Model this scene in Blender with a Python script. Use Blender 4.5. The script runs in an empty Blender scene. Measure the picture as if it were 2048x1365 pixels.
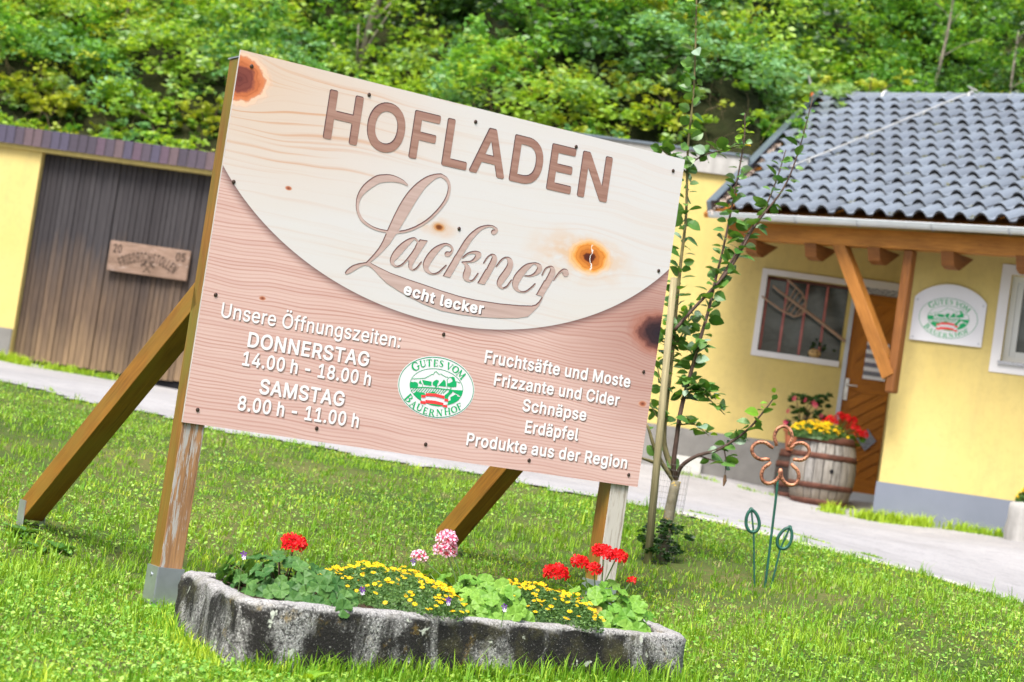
import bpy, math, random
import numpy as np
from mathutils import Matrix, Vector
from mathutils.geometry import tessellate_polygon
random.seed(7); rng = np.random.default_rng(11)
S = bpy.context.scene
COL = S.collection
pi = math.pi

# ------------------------------------------------------------------ camera
F, ROLL, PITCH, CZ = 4080.0, 0.14773, 0.05237, 1.0      # focal length in pixels of the 2048 wide frame
cr, sr, cp, sp = math.cos(ROLL), math.sin(ROLL), math.cos(PITCH), math.sin(PITCH)
cam = bpy.data.cameras.new('camera'); camo = bpy.data.objects.new('camera', cam); COL.objects.link(camo)
cam.sensor_width = 36; cam.lens = F/2048*36; cam.clip_end = 500; cam.clip_start = .1
_R = Vector((1, 0, 0)); _U = Vector((0, -sp, cp)); _Fw = Vector((0, cp, sp))
_right = _R*cr + _U*sr; _up = _U*cr - _R*sr
camo.matrix_world = Matrix(((_right.x, _up.x, -_Fw.x, 0), (_right.y, _up.y, -_Fw.y, 0), (_right.z, _up.z, -_Fw.z, CZ), (0, 0, 0, 1)))
cam.dof.use_dof = True; cam.dof.focus_distance = 8.4; cam.dof.aperture_fstop = 3.9
S.camera = camo
S.render.resolution_x, S.render.resolution_y = 1024, 682

# ------------------------------------------------------------------ sky, sun, exposure
W = bpy.data.worlds.new('World'); S.world = W; W.use_nodes = True
SUN_EL, SUN_AZ = math.radians(56), math.radians(200)      # azimuth clockwise from +Y: behind the photographer's left
nt = W.node_tree; bg = nt.nodes['Background']
sky = nt.nodes.new('ShaderNodeTexSky'); sky.sky_type = 'NISHITA'; sky.sun_disc = False
sky.sun_elevation = SUN_EL; sky.sun_rotation = SUN_AZ; sky.dust_density = 5; sky.air_density = 1.0; sky.ozone_density = 1
nt.links.new(sky.outputs[0], bg.inputs[0]); bg.inputs[1].default_value = .125
sl = bpy.data.lights.new('sun', 'SUN'); sl.energy = 2.8; sl.angle = math.radians(24); sl.color = (1, .975, .94)
slo = bpy.data.objects.new('sun', sl); COL.objects.link(slo)
sdir = Vector((math.sin(SUN_AZ)*math.cos(SUN_EL), math.cos(SUN_AZ)*math.cos(SUN_EL), math.sin(SUN_EL)))
slo.rotation_euler = sdir.to_track_quat('Z', 'Y').to_euler(); slo.location = (0, 0, 20)
S.view_settings.view_transform = 'Standard'; S.view_settings.look = 'None'
S.view_settings.exposure = 1.03; S.view_settings.gamma = 1; S.view_settings.use_curve_mapping = False
S.cycles.max_bounces = 8; S.cycles.transparent_max_bounces = 8
S.cycles.use_denoising = True

# ------------------------------------------------------------------ measuring helpers (photo measurements -> metres in the place)
def ray(px, py):
    dx, dy = px-1024, py-682.5
    u = dx*cr+dy*sr; v = -dx*sr+dy*cr
    return np.array([u, F*cp+v*sp, F*sp-v*cp])
def at(px, py, d):
    r = ray(px, py); r = r/r[1]*d
    return np.array([r[0], r[1], r[2]+CZ])
class Plane:                                   # a vertical plane through p, its right-hand direction turned by yaw
    def __init__(s, p, yaw):
        s.o = np.array([p[0], p[1], 0.]); y = math.radians(yaw)
        s.e = np.array([math.cos(y), math.sin(y), 0]); s.n = np.array([math.sin(y), -math.cos(y), 0]); s.z = np.array([0, 0, 1.])
    def hit(s, px, py):
        r = ray(px, py); c = np.array([0, 0, CZ]); t = (s.o-c)@s.n/(r@s.n); p = c+t*r-s.o
        return float(p@s.e), float(p[2])
    def pt(s, a, z, out=0.): return s.o+s.e*a+s.z*z+s.n*out

# ------------------------------------------------------------------ object helpers
ORIG = {}
def tag(o, label=None, cat=None, group=None, kind=None):
    if label: o['label'] = label
    if cat: o['category'] = cat
    if group: o['group'] = group
    if kind: o['kind'] = kind
    return o
def thing(name, loc, label, cat, group=None):
    o = bpy.data.objects.new(name, None); COL.objects.link(o); o.location = loc; o.empty_display_size = .1
    ORIG[o.name] = np.array(loc, float)
    return tag(o, label, cat, group)
def part_group(name, loc, parent):              # an Empty that gathers the pieces of one part (a roof, a door) under its thing
    o = bpy.data.objects.new(name, None); COL.objects.link(o); o.parent = parent
    o.location = np.array(loc, float)-orig(parent); o.empty_display_size = .1; ORIG[o.name] = np.array(loc, float)
    return o
def orig(o): return ORIG.get(o.name, np.zeros(3)) if o is not None else np.zeros(3)
def mesh(name, V, Fc, mat=None, uv=None, smooth=False, tint=None):
    m = bpy.data.meshes.new(name)
    V = np.asarray(V, dtype=np.float32).reshape(-1, 3)
    if isinstance(Fc, np.ndarray):
        n, k = Fc.shape
        m.vertices.add(len(V)); m.vertices.foreach_set('co', V.ravel())
        m.loops.add(n*k); m.loops.foreach_set('vertex_index', Fc.astype(np.int32).ravel())
        m.polygons.add(n); m.polygons.foreach_set('loop_start', np.arange(0, n*k, k, dtype=np.int32))
        m.update(calc_edges=True)
    else:
        m.from_pydata(V.tolist(), [], [list(f) for f in Fc])
    if uv is not None:
        l = m.uv_layers.new(name='UVMap'); l.data.foreach_set('uv', np.asarray(uv, dtype=np.float32).ravel())
    if smooth: m.polygons.foreach_set('use_smooth', np.ones(len(m.polygons), dtype=bool))
    if tint is not None:
        a = m.attributes.new('tint', 'FLOAT', 'FACE'); a.data.foreach_set('value', np.asarray(tint, dtype=np.float32))
    if mat: m.materials.append(mat)
    return m
def mk(name, V, Fc, mat, parent=None, uv=None, smooth=False, tint=None, label=None, kind=None, bevel=0, origin=None):
    po = orig(parent)
    lo = np.array(origin, float) if origin is not None else po
    V = np.asarray(V, float).reshape(-1, 3)-lo
    o = bpy.data.objects.new(name, mesh(name, V, Fc, mat, uv, smooth, tint)); COL.objects.link(o)
    if parent is not None: o.parent = parent
    o.location = lo-po; ORIG[o.name] = lo
    if bevel:
        b = o.modifiers.new('bevel', 'BEVEL'); b.width = bevel; b.segments = 2; b.limit_method = 'ANGLE'
    return tag(o, label=label, kind=kind)
def inst(name, me, M, parent, label=None):
    o = bpy.data.objects.new(name, me); COL.objects.link(o); o.parent = parent
    M = M.copy(); M.translation = M.translation-Vector(orig(parent)); o.matrix_basis = M
    if label: o['label'] = label
    ORIG[o.name] = np.array(M.translation)+orig(parent)
    return o
class MB:
    def __init__(s): s.v = []; s.f = []; s.uv = []
    def add(s, V, Fc, uv=None):
        b = len(s.v); s.v += [tuple(map(float, p)) for p in V]
        s.f += [tuple(b+i for i in f) for f in Fc]
        if uv is None: uv = [(0, 0)]*sum(len(f) for f in Fc)
        s.uv += uv
    def prism(s, poly, A, depthvec):            # poly: list of 3d points, extruded by depthvec
        P = [np.array(p) for p in poly]; Q = [p+depthvec for p in P]; n = len(P)
        s.add(P+Q, [tuple(range(n-1, -1, -1)), tuple(range(n, 2*n))]+[(i, (i+1) % n, n+(i+1) % n, n+i) for i in range(n)])
    def box(s, o, ex, ey, ez):                  # corner and three edge vectors
        o, ex, ey, ez = map(np.array, (o, ex, ey, ez))
        V = [o+ex*i+ey*j+ez*k for k in (0, 1) for j in (0, 1) for i in (0, 1)]
        Fc = [(0, 2, 3, 1), (4, 5, 7, 6), (0, 1, 5, 4), (2, 6, 7, 3), (0, 4, 6, 2), (1, 3, 7, 5)]
        lx, ly, lz = (float(np.linalg.norm(q)) for q in (ex, ey, ez)); L = (lx, ly, lz)
        m = int(np.argmax(L)); uv = []
        co = [(i*lx, j*ly, k*lz) for k in (0, 1) for j in (0, 1) for i in (0, 1)]
        r = random.random()*50
        for fi, f in enumerate(Fc):
            for v in f:
                c = co[v]; oth = [c[q] for q in range(3) if q != m]
                uv.append((c[m]+r, oth[0]+oth[1]*1.0+fi*.37+r))
        if np.dot(np.cross(ex, ey), ez) < 0: Fc = [f[::-1] for f in Fc]; uv2 = []; k = 0
        if np.dot(np.cross(ex, ey), ez) < 0:
            for f in Fc: uv2 += uv[k:k+4][::-1]; k += 4
            uv = uv2
        s.add(V, Fc, uv)
    def beam(s, P, Q, w, h, side):              # side: horizontal vector giving the width direction
        P, Q, side = map(lambda q: np.array(q, float), (P, Q, side)); d = Q-P; L = np.linalg.norm(d)
        x = d/L; side = side-x*(side@x); side /= np.linalg.norm(side); up = np.cross(x, side)
        s.box(P-side*w/2-up*h/2, d, side*w, up*h)
    def tube(s, P, r, n=8, cap=True):
        P = [np.array(p, float) for p in P]; m = len(P); rr = r if hasattr(r, '__len__') else [r]*m
        b = len(s.v); V = []; prev = None; L = 0; Ls = []
        for i in range(m):
            t = P[min(i+1, m-1)]-P[max(i-1, 0)]; t = t/(np.linalg.norm(t)+1e-12)
            a = prev if prev is not None else (np.array([0, 0, 1.]) if abs(t[2]) < .9 else np.array([1., 0, 0]))
            a = a-t*(a@t); a /= np.linalg.norm(a); prev = a; c = np.cross(t, a)
            if i: L += np.linalg.norm(P[i]-P[i-1])
            Ls.append(L)
            for k in range(n):
                q = 2*pi*k/n; V.append(P[i]+rr[i]*(math.cos(q)*a+math.sin(q)*c))
        Fc = []; uv = []
        for i in range(m-1):
            for k in range(n):
                k2 = (k+1) % n; Fc.append((i*n+k, i*n+k2, (i+1)*n+k2, (i+1)*n+k))
                w = 2*pi*rr[i]/n; uv += [(Ls[i], k*w), (Ls[i], (k+1)*w), (Ls[i+1], (k+1)*w), (Ls[i+1], k*w)]
        if cap:
            Fc += [tuple(range(n-1, -1, -1)), tuple((m-1)*n+k for k in range(n))]; uv += [(0, 0)]*(2*n)
        s.add(V, Fc, uv)
    def lathe(s, c, prof, n=24, a0=0, a1=2*pi):   # prof: [(r,z)]
        c = np.array(c, float); full = abs(a1-a0-2*pi) < 1e-6; k_ = n if full else n+1; V = []
        for r, z in prof:
            for k in range(k_):
                a = a0+(a1-a0)*k/n; V.append(c+np.array([r*math.cos(a), r*math.sin(a), z]))
        Fc = [(i*k_+k, i*k_+(k+1) % k_, (i+1)*k_+(k+1) % k_, (i+1)*k_+k) for i in range(len(prof)-1) for k in range(n)]
        s.add(V, Fc)
    def ball(s, c, r, n=8, m=6, sc=(1, 1, 1)):
        c = np.array(c, float); V = [c+np.array([0, 0, -r*sc[2]])]
        for i in range(1, m):
            a = -pi/2+pi*i/m
            for k in range(n): b_ = 2*pi*k/n; V.append(c+r*np.array([math.cos(a)*math.cos(b_)*sc[0], math.cos(a)*math.sin(b_)*sc[1], math.sin(a)*sc[2]]))
        V.append(c+np.array([0, 0, r*sc[2]])); Fc = []
        for k in range(n): Fc.append((0, 1+(k+1) % n, 1+k)); Fc.append((len(V)-1, len(V)-1-n+k, len(V)-1-n+(k+1) % n))
        for i in range(m-2):
            for k in range(n): Fc.append((1+i*n+k, 1+i*n+(k+1) % n, 1+(i+1)*n+(k+1) % n, 1+(i+1)*n+k))
        s.add(V, Fc)
    def out(s, name, mat, parent=None, **k): return mk(name, s.v, s.f, mat, parent, uv=s.uv, **k)

# ------------------------------------------------------------------ material helpers
class NG:
    def __init__(s, name):
        s.m = bpy.data.materials.new(name); s.m.use_nodes = True; s.t = s.m.node_tree; s.t.nodes.clear()
        s.out = s.t.nodes.new('ShaderNodeOutputMaterial')
    def n(s, typ, ins=None, **pr):
        x = s.t.nodes.new('ShaderNode'+typ)
        for k, v in pr.items(): setattr(x, k, v)
        for k, v in (ins or {}).items():
            i = x.inputs[k]
            if isinstance(v, bpy.types.NodeSocket): s.t.links.new(v, i)
            else:
                if i.type == 'RGBA' and len(v) == 3: v = (*v, 1)
                i.default_value = v
        return x
    def M(s, op, a, b=0.0, c=0.0, clamp=False): 
        x = s.n('Math', {0: a, 1: b, 2: c}, operation=op); x.use_clamp = clamp; return x.outputs[0]
    def mix(s, f, a, b, bt='MIX'):
        x = s.n('Mix', data_type='RGBA', blend_type=bt); 
        for k, v in ((0, f), (6, a), (7, b)):
            if isinstance(v, bpy.types.NodeSocket): s.t.links.new(v, x.inputs[k])
            else: x.inputs[k].default_value = v if not hasattr(v, '__len__') else (*v, 1)[:4]
        return x.outputs[2]
    def coord(s, kind='Object'): return s.n('TexCoord').outputs[kind]
    def mapv(s, v, scale=(1, 1, 1), loc=(0, 0, 0), rot=(0, 0, 0)): return s.n('Mapping', {'Vector': v, 'Scale': scale, 'Location': loc, 'Rotation': rot}).outputs[0]
    def noise(s, v, sc, det=4, ro=.55, dist=0): return s.n('TexNoise', {'Vector': v, 'Scale': sc, 'Detail': det, 'Roughness': ro, 'Distortion': dist}).outputs[0]
    def ramp(s, f, stops, interp='LINEAR'):
        x = s.n('ValToRGB', {'Fac': f}); e = x.color_ramp; e.interpolation = interp
        while len(e.elements) < len(stops): e.elements.new(.5)
        for el, (p, c) in zip(e.elements, stops):
            el.position = p; el.color = (*c, 1) if hasattr(c, '__len__') else (c, c, c, 1)
        return x.outputs[0]
    def step(s, f, a, b): x = s.n('MapRange', {'Value': f, 'From Min': a, 'From Max': b}); x.clamp = True; return x.outputs[0]
    def bump(s, h, st=.3, d=.01): return s.n('Bump', {'Height': h, 'Strength': st, 'Distance': d}).outputs[0]
    def bsdf(s, col, rough=.6, spec=.3, metal=0., nrm=None, **k):
        i = {'Base Color': col, 'Roughness': rough, 'Specular IOR Level': spec, 'Metallic': metal, **k}
        if nrm is not None: i['Normal'] = nrm
        b = s.n('BsdfPrincipled', i); s.t.links.new(b.outputs[0], s.out.inputs[0]); return s.m
def plain(name, col, rough=.6, spec=.3, metal=0., var=.15, sc=8, bump=0, bsc=60):
    g = NG(name); c = g.coord(); f = g.noise(c, sc)
    a = tuple(max(0, x*(1-var)) for x in col); b = tuple(min(1, x*(1+var)) for x in col)
    col_ = g.ramp(f, [(.3, a), (.7, b)])
    nr = g.bump(g.noise(c, bsc), bump, .01) if bump else None
    return g.bsdf(col_, rough, spec, metal, nr)
def wood(name, dark, light, green=None, rough=.55, knots=True, wear=None):
    g = NG(name); uv = g.coord('UV'); m = g.mapv(uv, (1.2, 26, 1))
    w = g.noise(m, 3.2, 5, .6, .5); fine = g.noise(g.mapv(uv, (5, 160, 1)), 2.5, 3)
    f = g.M('ADD', g.M('MULTIPLY', w, .75), g.M('MULTIPLY', fine, .25))
    col = g.ramp(f, [(.3, dark), (.68, light)])
    big = g.noise(g.mapv(uv, (1, 2.5, 1)), 2.1, 3)
    col = g.mix(g.step(big, .35, .75), col, g.mix(1, col, (.62, .6, .55), 'MULTIPLY'))
    if knots:
        vo = g.n('TexVoronoi', {'Vector': g.mapv(uv, (1.0, 4.2, 1)), 'Scale': 1.6}).outputs['Distance']
        k = g.step(vo, .075, .03); col = g.mix(k, col, tuple(x*.25 for x in dark))
    ck = g.noise(g.mapv(uv, (.9, 60, 1)), 2.2, 2); cm = g.noise(g.mapv(uv, (1.5, 4, 1)), 2.0, 2)
    col = g.mix(g.M('MULTIPLY', g.M('MULTIPLY', g.step(ck, .62, .68), g.step(cm, .48, .58)), .8), col, tuple(x*.22 for x in dark))
    if green is not None:
        gn = g.noise(g.mapv(uv, (.8, 3, 1)), 3, 4); col = g.mix(g.step(gn, .38, .66), col, green)
    if wear is not None:
        wn = g.noise(g.mapv(uv, (2.2, 26, 1)), 2.6, 5, .7); wm = g.noise(g.mapv(uv, (.7, 3, 1)), 2.2, 3)
        col = g.mix(g.step(g.M('ADD', wn, g.M('MULTIPLY', wm, .5)), wear[1], wear[1]+.05), col, g.mix(fine, tuple(.7*x for x in wear[0]), wear[0]))
    return g.bsdf(col, rough, .3, 0, g.bump(f, .35, .004))
def leafmat(name, a, b, trans=.35, rough=.45, spec=.35, veins=False):
    g = NG(name); t = g.n('Attribute', attribute_name='tint').outputs['Fac']
    r = g.n('ObjectInfo').outputs['Random']
    f = g.M('FRACT', g.M('ADD', t, g.M('MULTIPLY', r, 1.0)))
    c = g.noise(g.coord(), 1.3, 3)
    col = g.mix(f, a, b); col = g.mix(g.step(c, .35, .65), g.mix(1, col, (.8, .85, .8), 'MULTIPLY'), col)
    bs = g.n('BsdfPrincipled', {'Base Color': col, 'Roughness': rough, 'Specular IOR Level': spec})
    tr = g.n('BsdfTranslucent', {'Color': g.mix(1, col, (1.5, 1.35, .5), 'MULTIPLY')})
    mx = g.n('MixShader', {0: trans, 1: bs.outputs[0], 2: tr.outputs[0]}); g.t.links.new(mx.outputs[0], g.out.inputs[0])
    return g.m
# ------------------------------------------------------------------ ground shape
CTRL = [(0, 1365, 6.2), (500, 1365, 6.8), (1024, 1365, 7.5), (1370, 1350, 8.4), (310, 1235, 8.08), (60, 1060, 9.5), (915, 1142, 10.4), (1232, 1200, 9.25), (690, 1040, 11), (345, 1245, 7.6), (497, 1305, 6.9),
        (1335, 1115, 11), (1540, 1145, 10.3), (2048, 1365, 8.9), (2048, 1210, 12), (1811, 1148, 12.9), (1629, 1092, 13.3), (1355, 1028, 13.6), (900, 946, 14.5), (430, 860, 15.5),
        (0, 768, 16.8), (20, 722, 25.3), (370, 782, 25.2), (1367, 943, 21.9), (1590, 1000, 20.9), (1760, 1048, 19.8), (2048, 1078, 19.0)]
_C = np.array([at(*c) for c in CTRL]); _C = np.vstack([_C, [(0, 1.0, -.25), (-3.5, 2, -.2), (4, 3, -.1), (-9, 12, .55), (12, 10, .5), (12, 19, .75), (-12, 25, 1.5)]])
_A = np.c_[np.ones(len(_C)), _C[:, :2]]; _lin = np.linalg.lstsq(_A, _C[:, 2], rcond=None)[0]
_res = _C[:, 2]-_A@_lin
_K = lambda X, Y: np.exp(-((X[:, None, 0]-Y[None, :, 0])**2+(X[:, None, 1]-Y[None, :, 1])**2)/(2*2.6**2))
_w = np.linalg.solve(_K(_C, _C)+np.eye(len(_C))*.02, _res)
def ground(x, y):
    x = np.atleast_1d(np.asarray(x, float)); y = np.atleast_1d(np.asarray(y, float)); sh = x.shape
    P = np.c_[x.ravel(), y.ravel()]
    lin = _lin[0]+P@_lin[1:]
    z = lin+_K(P, _C[:, :2])@_w
    z = np.clip(z, -.6, 1.6)+.012*np.sin(P[:, 0]*3.1+1)*np.sin(P[:, 1]*2.7)
    return z.reshape(sh)
def gz(x, y): return float(ground([x], [y])[0])
EDGE = np.array([at(*p)[:2] for p in [(-150, 735, 17.2), (0, 764, 16.8), (141, 791, 16.4), (257, 822, 16.0), (430, 860, 15.5), (600, 884, 15.2), (743, 916, 14.9), (900, 946, 14.5), (1010, 968, 14.3), (1200, 1000, 13.9), (1355, 1028, 13.6), (1556, 1073, 13.4), (1629, 1092, 13.3), (1811, 1148, 12.9), (2048, 1212, 12.0), (2200, 1290, 10.8)]])
EDGE = np.vstack([[-14, 19.5], EDGE, [6.5, 5], [9, -2]])
def edge_y(x):                                   # y of the grass/road edge at x (left branch), road lies beyond
    return np.interp(x, EDGE[:-2, 0], EDGE[:-2, 1], left=19, right=9)
def dist_edge(x, y):                             # signed: >0 on the road side
    return y-edge_y(x)+.10*np.sin(x*5.3)+.06*np.sin(x*13+2)+.04*np.sin(x*31)

def grid_sheet(name, xs, ys, zf, mat, keep=None, **k):
    X, Y = np.meshgrid(xs, ys); Z = zf(X, Y); n, m = X.shape
    V = np.c_[X.ravel(), Y.ravel(), Z.ravel()]
    j, i = np.meshgrid(np.arange(n-1), np.arange(m-1), indexing='ij')
    Fc = np.stack([j*m+i, j*m+i+1, (j+1)*m+i+1, (j+1)*m+i], -1).reshape(-1, 4)
    if keep is not None:
        c = V[Fc].mean(1); Fc = Fc[keep(c[:, 0], c[:, 1])]
    return mk(name, V, Fc, mat, smooth=True, **k)

# materials of the ground
g = NG('lawn_soil'); c = g.coord()
f = g.noise(c, 1.2, 5); f2 = g.noise(c, 30, 4)
col = g.mix(g.step(f, .35, .65), (.035, .06, .014), (.13, .115, .045)); col = g.mix(g.step(f2, .4, .7), col, (.06, .11, .02))
M_SOIL = g.bsdf(col, .9, .1, 0, g.bump(f2, .6, .02))
g = NG('road_concrete'); c = g.coord()
a = g.noise(c, .8, 5, .6); b = g.noise(c, 42, 4, .8); d = g.noise(c, 5, 6, .75)
col = g.mix(g.step(a, .3, .7), (.27, .265, .268), (.35, .345, .35)); col = g.mix(g.step(d, .5, .8), col, (.20, .197, .20))
col = g.mix(g.step(b, .52, .75), col, (.15, .148, .15)); col = g.mix(g.step(b, .38, .25), col, (.42, .415, .41))
M_ROAD = g.bsdf(col, .85, .2, 0, g.bump(b, .5, .006))
g = NG('hill_soil'); c = g.coord(); f = g.noise(c, 1.1, 6); f2 = g.noise(c, 9, 5)
M_HILL = g.bsdf(g.mix(g.step(f, .35, .7), (.008, .012, .004), g.mix(f2, (.02, .032, .008), (.05, .045, .02))), .95, .1, 0, g.bump(f2, 1, .08))
M_YEL = None
g = NG('yellow_plaster'); c = g.coord(); a = g.noise(c, .9, 5); b = g.noise(c, 110, 4, .65)
d = g.noise(g.mapv(c, (5, 5, 1.2)), 1.5, 6, .7); e = g.noise(c, 14, 5, .7)
col = g.mix(g.step(a, .3, .7), (.53, .42, .145), (.59, .48, .185)); col = g.mix(g.M('MULTIPLY', g.step(d, .48, .72), .55), col, (.46, .37, .15))
col = g.mix(g.M('MULTIPLY', g.step(e, .48, .72), .38), col, (.42, .33, .13))
M_YEL = g.bsdf(col, .85, .15, 0, g.bump(b, .55, .008))
g = NG('plinth_render'); c = g.coord(); a = g.noise(c, 1.6, 6, .65); b = g.noise(c, 80, 3)
M_PLG = g.bsdf(g.mix(g.step(a, .35, .7), (.15, .145, .135), (.25, .245, .23)), .9, .15, 0, g.bump(b, .6, .01))
g = NG('blue_grey_plinth'); c = g.coord(); a = g.noise(c, 2.5, 5); b = g.noise(c, 90, 3)
M_PLB = g.bsdf(g.mix(a, (.13, .15, .19), (.20, .22, .27)), .8, .2, 0, g.bump(b, .4, .006))
g = NG('pale_concrete'); c = g.coord(); a = g.noise(c, 2.2, 6, .7); b = g.noise(g.mapv(c, (5, 5, .8)), 2, 5)
M_CONC = g.bsdf(g.mix(g.step(g.M('ADD', g.M('MULTIPLY', a, .5), g.M('MULTIPLY', b, .5)), .35, .65), (.24, .235, .22), (.45, .44, .42)), .9, .15, 0, g.bump(a, .5, .01))
M_WHT = plain('white_paint', (.62, .615, .615), .5, .3, 0, .05, 3)
M_ORW = wood('orange_stained_wood', (.27, .095, .014), (.55, .24, .04), rough=.5)
M_DOORW = wood('orange_door_wood', (.32, .105, .008), (.56, .21, .016), rough=.45, knots=True)
M_POST = wood('oiled_post_wood', (.15, .065, .012), (.34, .16, .028), green=(.17, .135, .02), rough=.5)
M_STRUT = wood('oiled_strut_wood', (.17, .065, .010), (.42, .185, .022), green=(.24, .135, .02), rough=.45)
M_ZINC = plain('zinc_sheet', (.42, .45, .49), .38, .5, .75, .12, 14)
M_GUT = plain('pale_gutter_paint', (.56, .60, .62), .4, .5, .2, .06, 5)
M_FLASH = plain('grey_flashing', (.12, .15, .18), .45, .5, .3, .1, 6)
M_DARK = plain('black_void', (.012, .012, .014), .9, .1)
M_IRON = plain('rusty_brown_iron', (.11, .045, .03), .75, .3, .3, .35, 14, .3)
g = NG('window_glass'); c = g.coord(); a = g.noise(g.mapv(c, (1, 1, 2.5)), 1.6, 4, .6, .8)
M_GLASS = g.bsdf(g.mix(g.step(a, .35, .7), (.022, .03, .03), (.10, .12, .12)), .12, .5)

# ground sheets
xs = np.unique(np.round(np.concatenate([np.linspace(-60, -6, 28), np.arange(-6, 7, .12), np.linspace(7, 60, 28)]), 3))
ys = np.unique(np.round(np.concatenate([np.linspace(-40, 3, 22), np.arange(3, 20, .14), np.linspace(20, 27, 20)]), 3))
mk_lawn = grid_sheet('lawn_ground', xs, ys, lambda X, Y: ground(X, Y)+0*X, M_SOIL, kind='structure')
xr = np.arange(-16, 16, .11); yr = np.arange(5, 26.8, .11)
grid_sheet('road', xr, yr, lambda X, Y: ground(X, Y)+.012, M_ROAD, keep=lambda x, y: dist_edge(x, y) > 0, kind='structure')

# ------------------------------------------------------------------ leaves and blades as bulk geometry
def leaf_quads(C, size, aspect=.55, up=.6, dirs=None, fold=0.0):
    n = len(C); d = rng.normal(size=(n, 3)) if dirs is None else dirs+rng.normal(size=(n, 3))*.45
    d[:, 2] *= .5; d /= np.linalg.norm(d, axis=1)[:, None]
    nn = rng.normal(size=(n, 3))*(1-up); nn[:, 2] += up; s = np.cross(d, nn); s /= np.linalg.norm(s, axis=1)[:, None]+1e-9
    size = (np.ones(n)*size)[:, None]; N = np.cross(s, d)
    V = np.stack([C-d*size*.5, C+s*size*aspect*.5-N*size*.06, C+d*size*.5-N*size*.12, C-s*size*aspect*.5-N*size*.06], 1).reshape(-1, 3)
    return V, np.arange(4*n).reshape(n, 4)
def frustum_pts(n, y0, y1, power=1.0, marg=.9, xk=.27):
    # density falls with distance as it does on the picture
    u = rng.random(n); y = 1/((1/y0)+u*((1/y1)-(1/y0))) if power == 1 else y0*(y1/y0)**u
    x = (rng.random(n)*2-1)*(y*xk+marg)
    return x, y
M_GRASS = leafmat('grass_blades', (.12, .32, .02), (.53, .67, .07), .4, .55, .2)
M_CLOV = leafmat('clover_leaves', (.12, .34, .04), (.43, .62, .13), .3, .5, .3)
M_DRY = leafmat('dry_grass', (.36, .32, .13), (.46, .42, .22), .2, .7, .1)
TR = {}
def blades(name, n, mat, hmin, hmax, w, y0=4.6, y1=17.5, thr=0, seed=0, bend=.7, sel=None, label='', pts=None):
    if pts is None:
        cx, cy = frustum_pts(n//7, y0, y1); k = rng.integers(0, n//7, n); x, y = cx[k]+rng.normal(size=n)*.011*(cy[k]/8), cy[k]+rng.normal(size=n)*.016*(cy[k]/8); ctint = rng.random(n//7)[k]
    else: x, y = pts; ctint = rng.random(len(x))
    k = (dist_edge(x, y) < -.02+.12*rng.random(len(x))) if pts is None else np.ones(len(x), bool)
    if sel is not None: k &= sel(x, y)
    x, y = x[k], y[k]; ctint = ctint[k]; n = len(x); z = ground(x, y)
    patch = .5+.5*np.sin(x*1.9+1.3*np.sin(y*1.3))*np.sin(y*2.3+np.sin(x*2.1))
    h = (hmin+(hmax-hmin)*rng.random(n)**1.8)*(.55+.5*patch+.45*ctint)
    a = rng.random(n)*2*pi; dx, dy = np.cos(a), np.sin(a); b = (bend*(.3+rng.random(n)))*h
    wv = w*(.6+.8*rng.random(n)); sx, sy = -dy*wv/2, dx*wv/2
    B = np.c_[x, y, z-.004]; Mi = B+np.c_[dx*b*.3, dy*b*.3, h*.6]; T = B+np.c_[dx*b, dy*b, h*(1-.25*rng.random(n))]
    Sd = np.c_[sx, sy, 0*sx]
    V = np.stack([B-Sd, B+Sd, Mi+Sd*.8, Mi-Sd*.8, T], 1).reshape(-1, 3); i = np.arange(n)*5
    F4 = np.stack([i, i+1, i+2, i+3], 1)
    F3 = np.stack([i+3, i+2, i+4, i+4], 1)
    Fc = np.concatenate([F4, F3]);
    t = np.clip(rng.random(n)*.25+.40*patch+.35*ctint, 0, .999)
    # triangles as their own arrays keep the count low
    m = bpy.data.meshes.new(name); m.vertices.add(len(V)); m.vertices.foreach_set('co', V.astype(np.float32).ravel())
    li = np.concatenate([F4.ravel(), np.stack([i+3, i+2, i+4], 1).ravel()]).astype(np.int32)
    ls = np.concatenate([np.arange(n)*4, 4*n+np.arange(n)*3]).astype(np.int32)
    m.loops.add(len(li)); m.loops.foreach_set('vertex_index', li); m.polygons.add(2*n); m.polygons.foreach_set('loop_start', ls)
    m.update(calc_edges=True); at_ = m.attributes.new('tint', 'FLOAT', 'FACE'); at_.data.foreach_set('value', np.concatenate([t, t]).astype(np.float32))
    m.materials.append(mat); o = bpy.data.objects.new(name, m); COL.objects.link(o)
    return tag(o, label, 'grass', kind='stuff')
no_trough = lambda x, y: ~((x*0+1 > 0) & (np.abs((x+.1)*.785+(y-7.6)*.62) < .85) & (np.abs(-(x+.1)*.62+(y-7.6)*.785) < .22))
blades('lawn_grass', 300000, M_GRASS, .018, .060, .0046, sel=lambda x, y: no_trough(x, y) & (np.sin(x*2.9+1.7*np.sin(y*2.2))*np.sin(y*3.3+1.1*np.sin(x*1.7)) > -.75+.6*rng.random(len(x))-.35), label='short bright green lawn covering the slope around the sign')
blades('dry_lawn_grass', 52000, M_DRY, .012, .04, .003, sel=lambda x, y: no_trough(x, y) & (np.sin(x*1.3+2)*np.sin(y*1.7+.4) > -.15), label='thin straw coloured dead blades mixed into the lawn', bend=1.3)
def longsel(x, y): return (np.sin(x*2.3+.6)*np.sin(y*1.1+.9*x) > .35) | (np.abs(dist_edge(x, y)) < .5)
blades('long_grass', 11000, M_GRASS, .05, .12, .006, sel=lambda x, y: no_trough(x, y) & longsel(x, y), label='longer tufts of grass standing out of the lawn', bend=.5)
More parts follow.
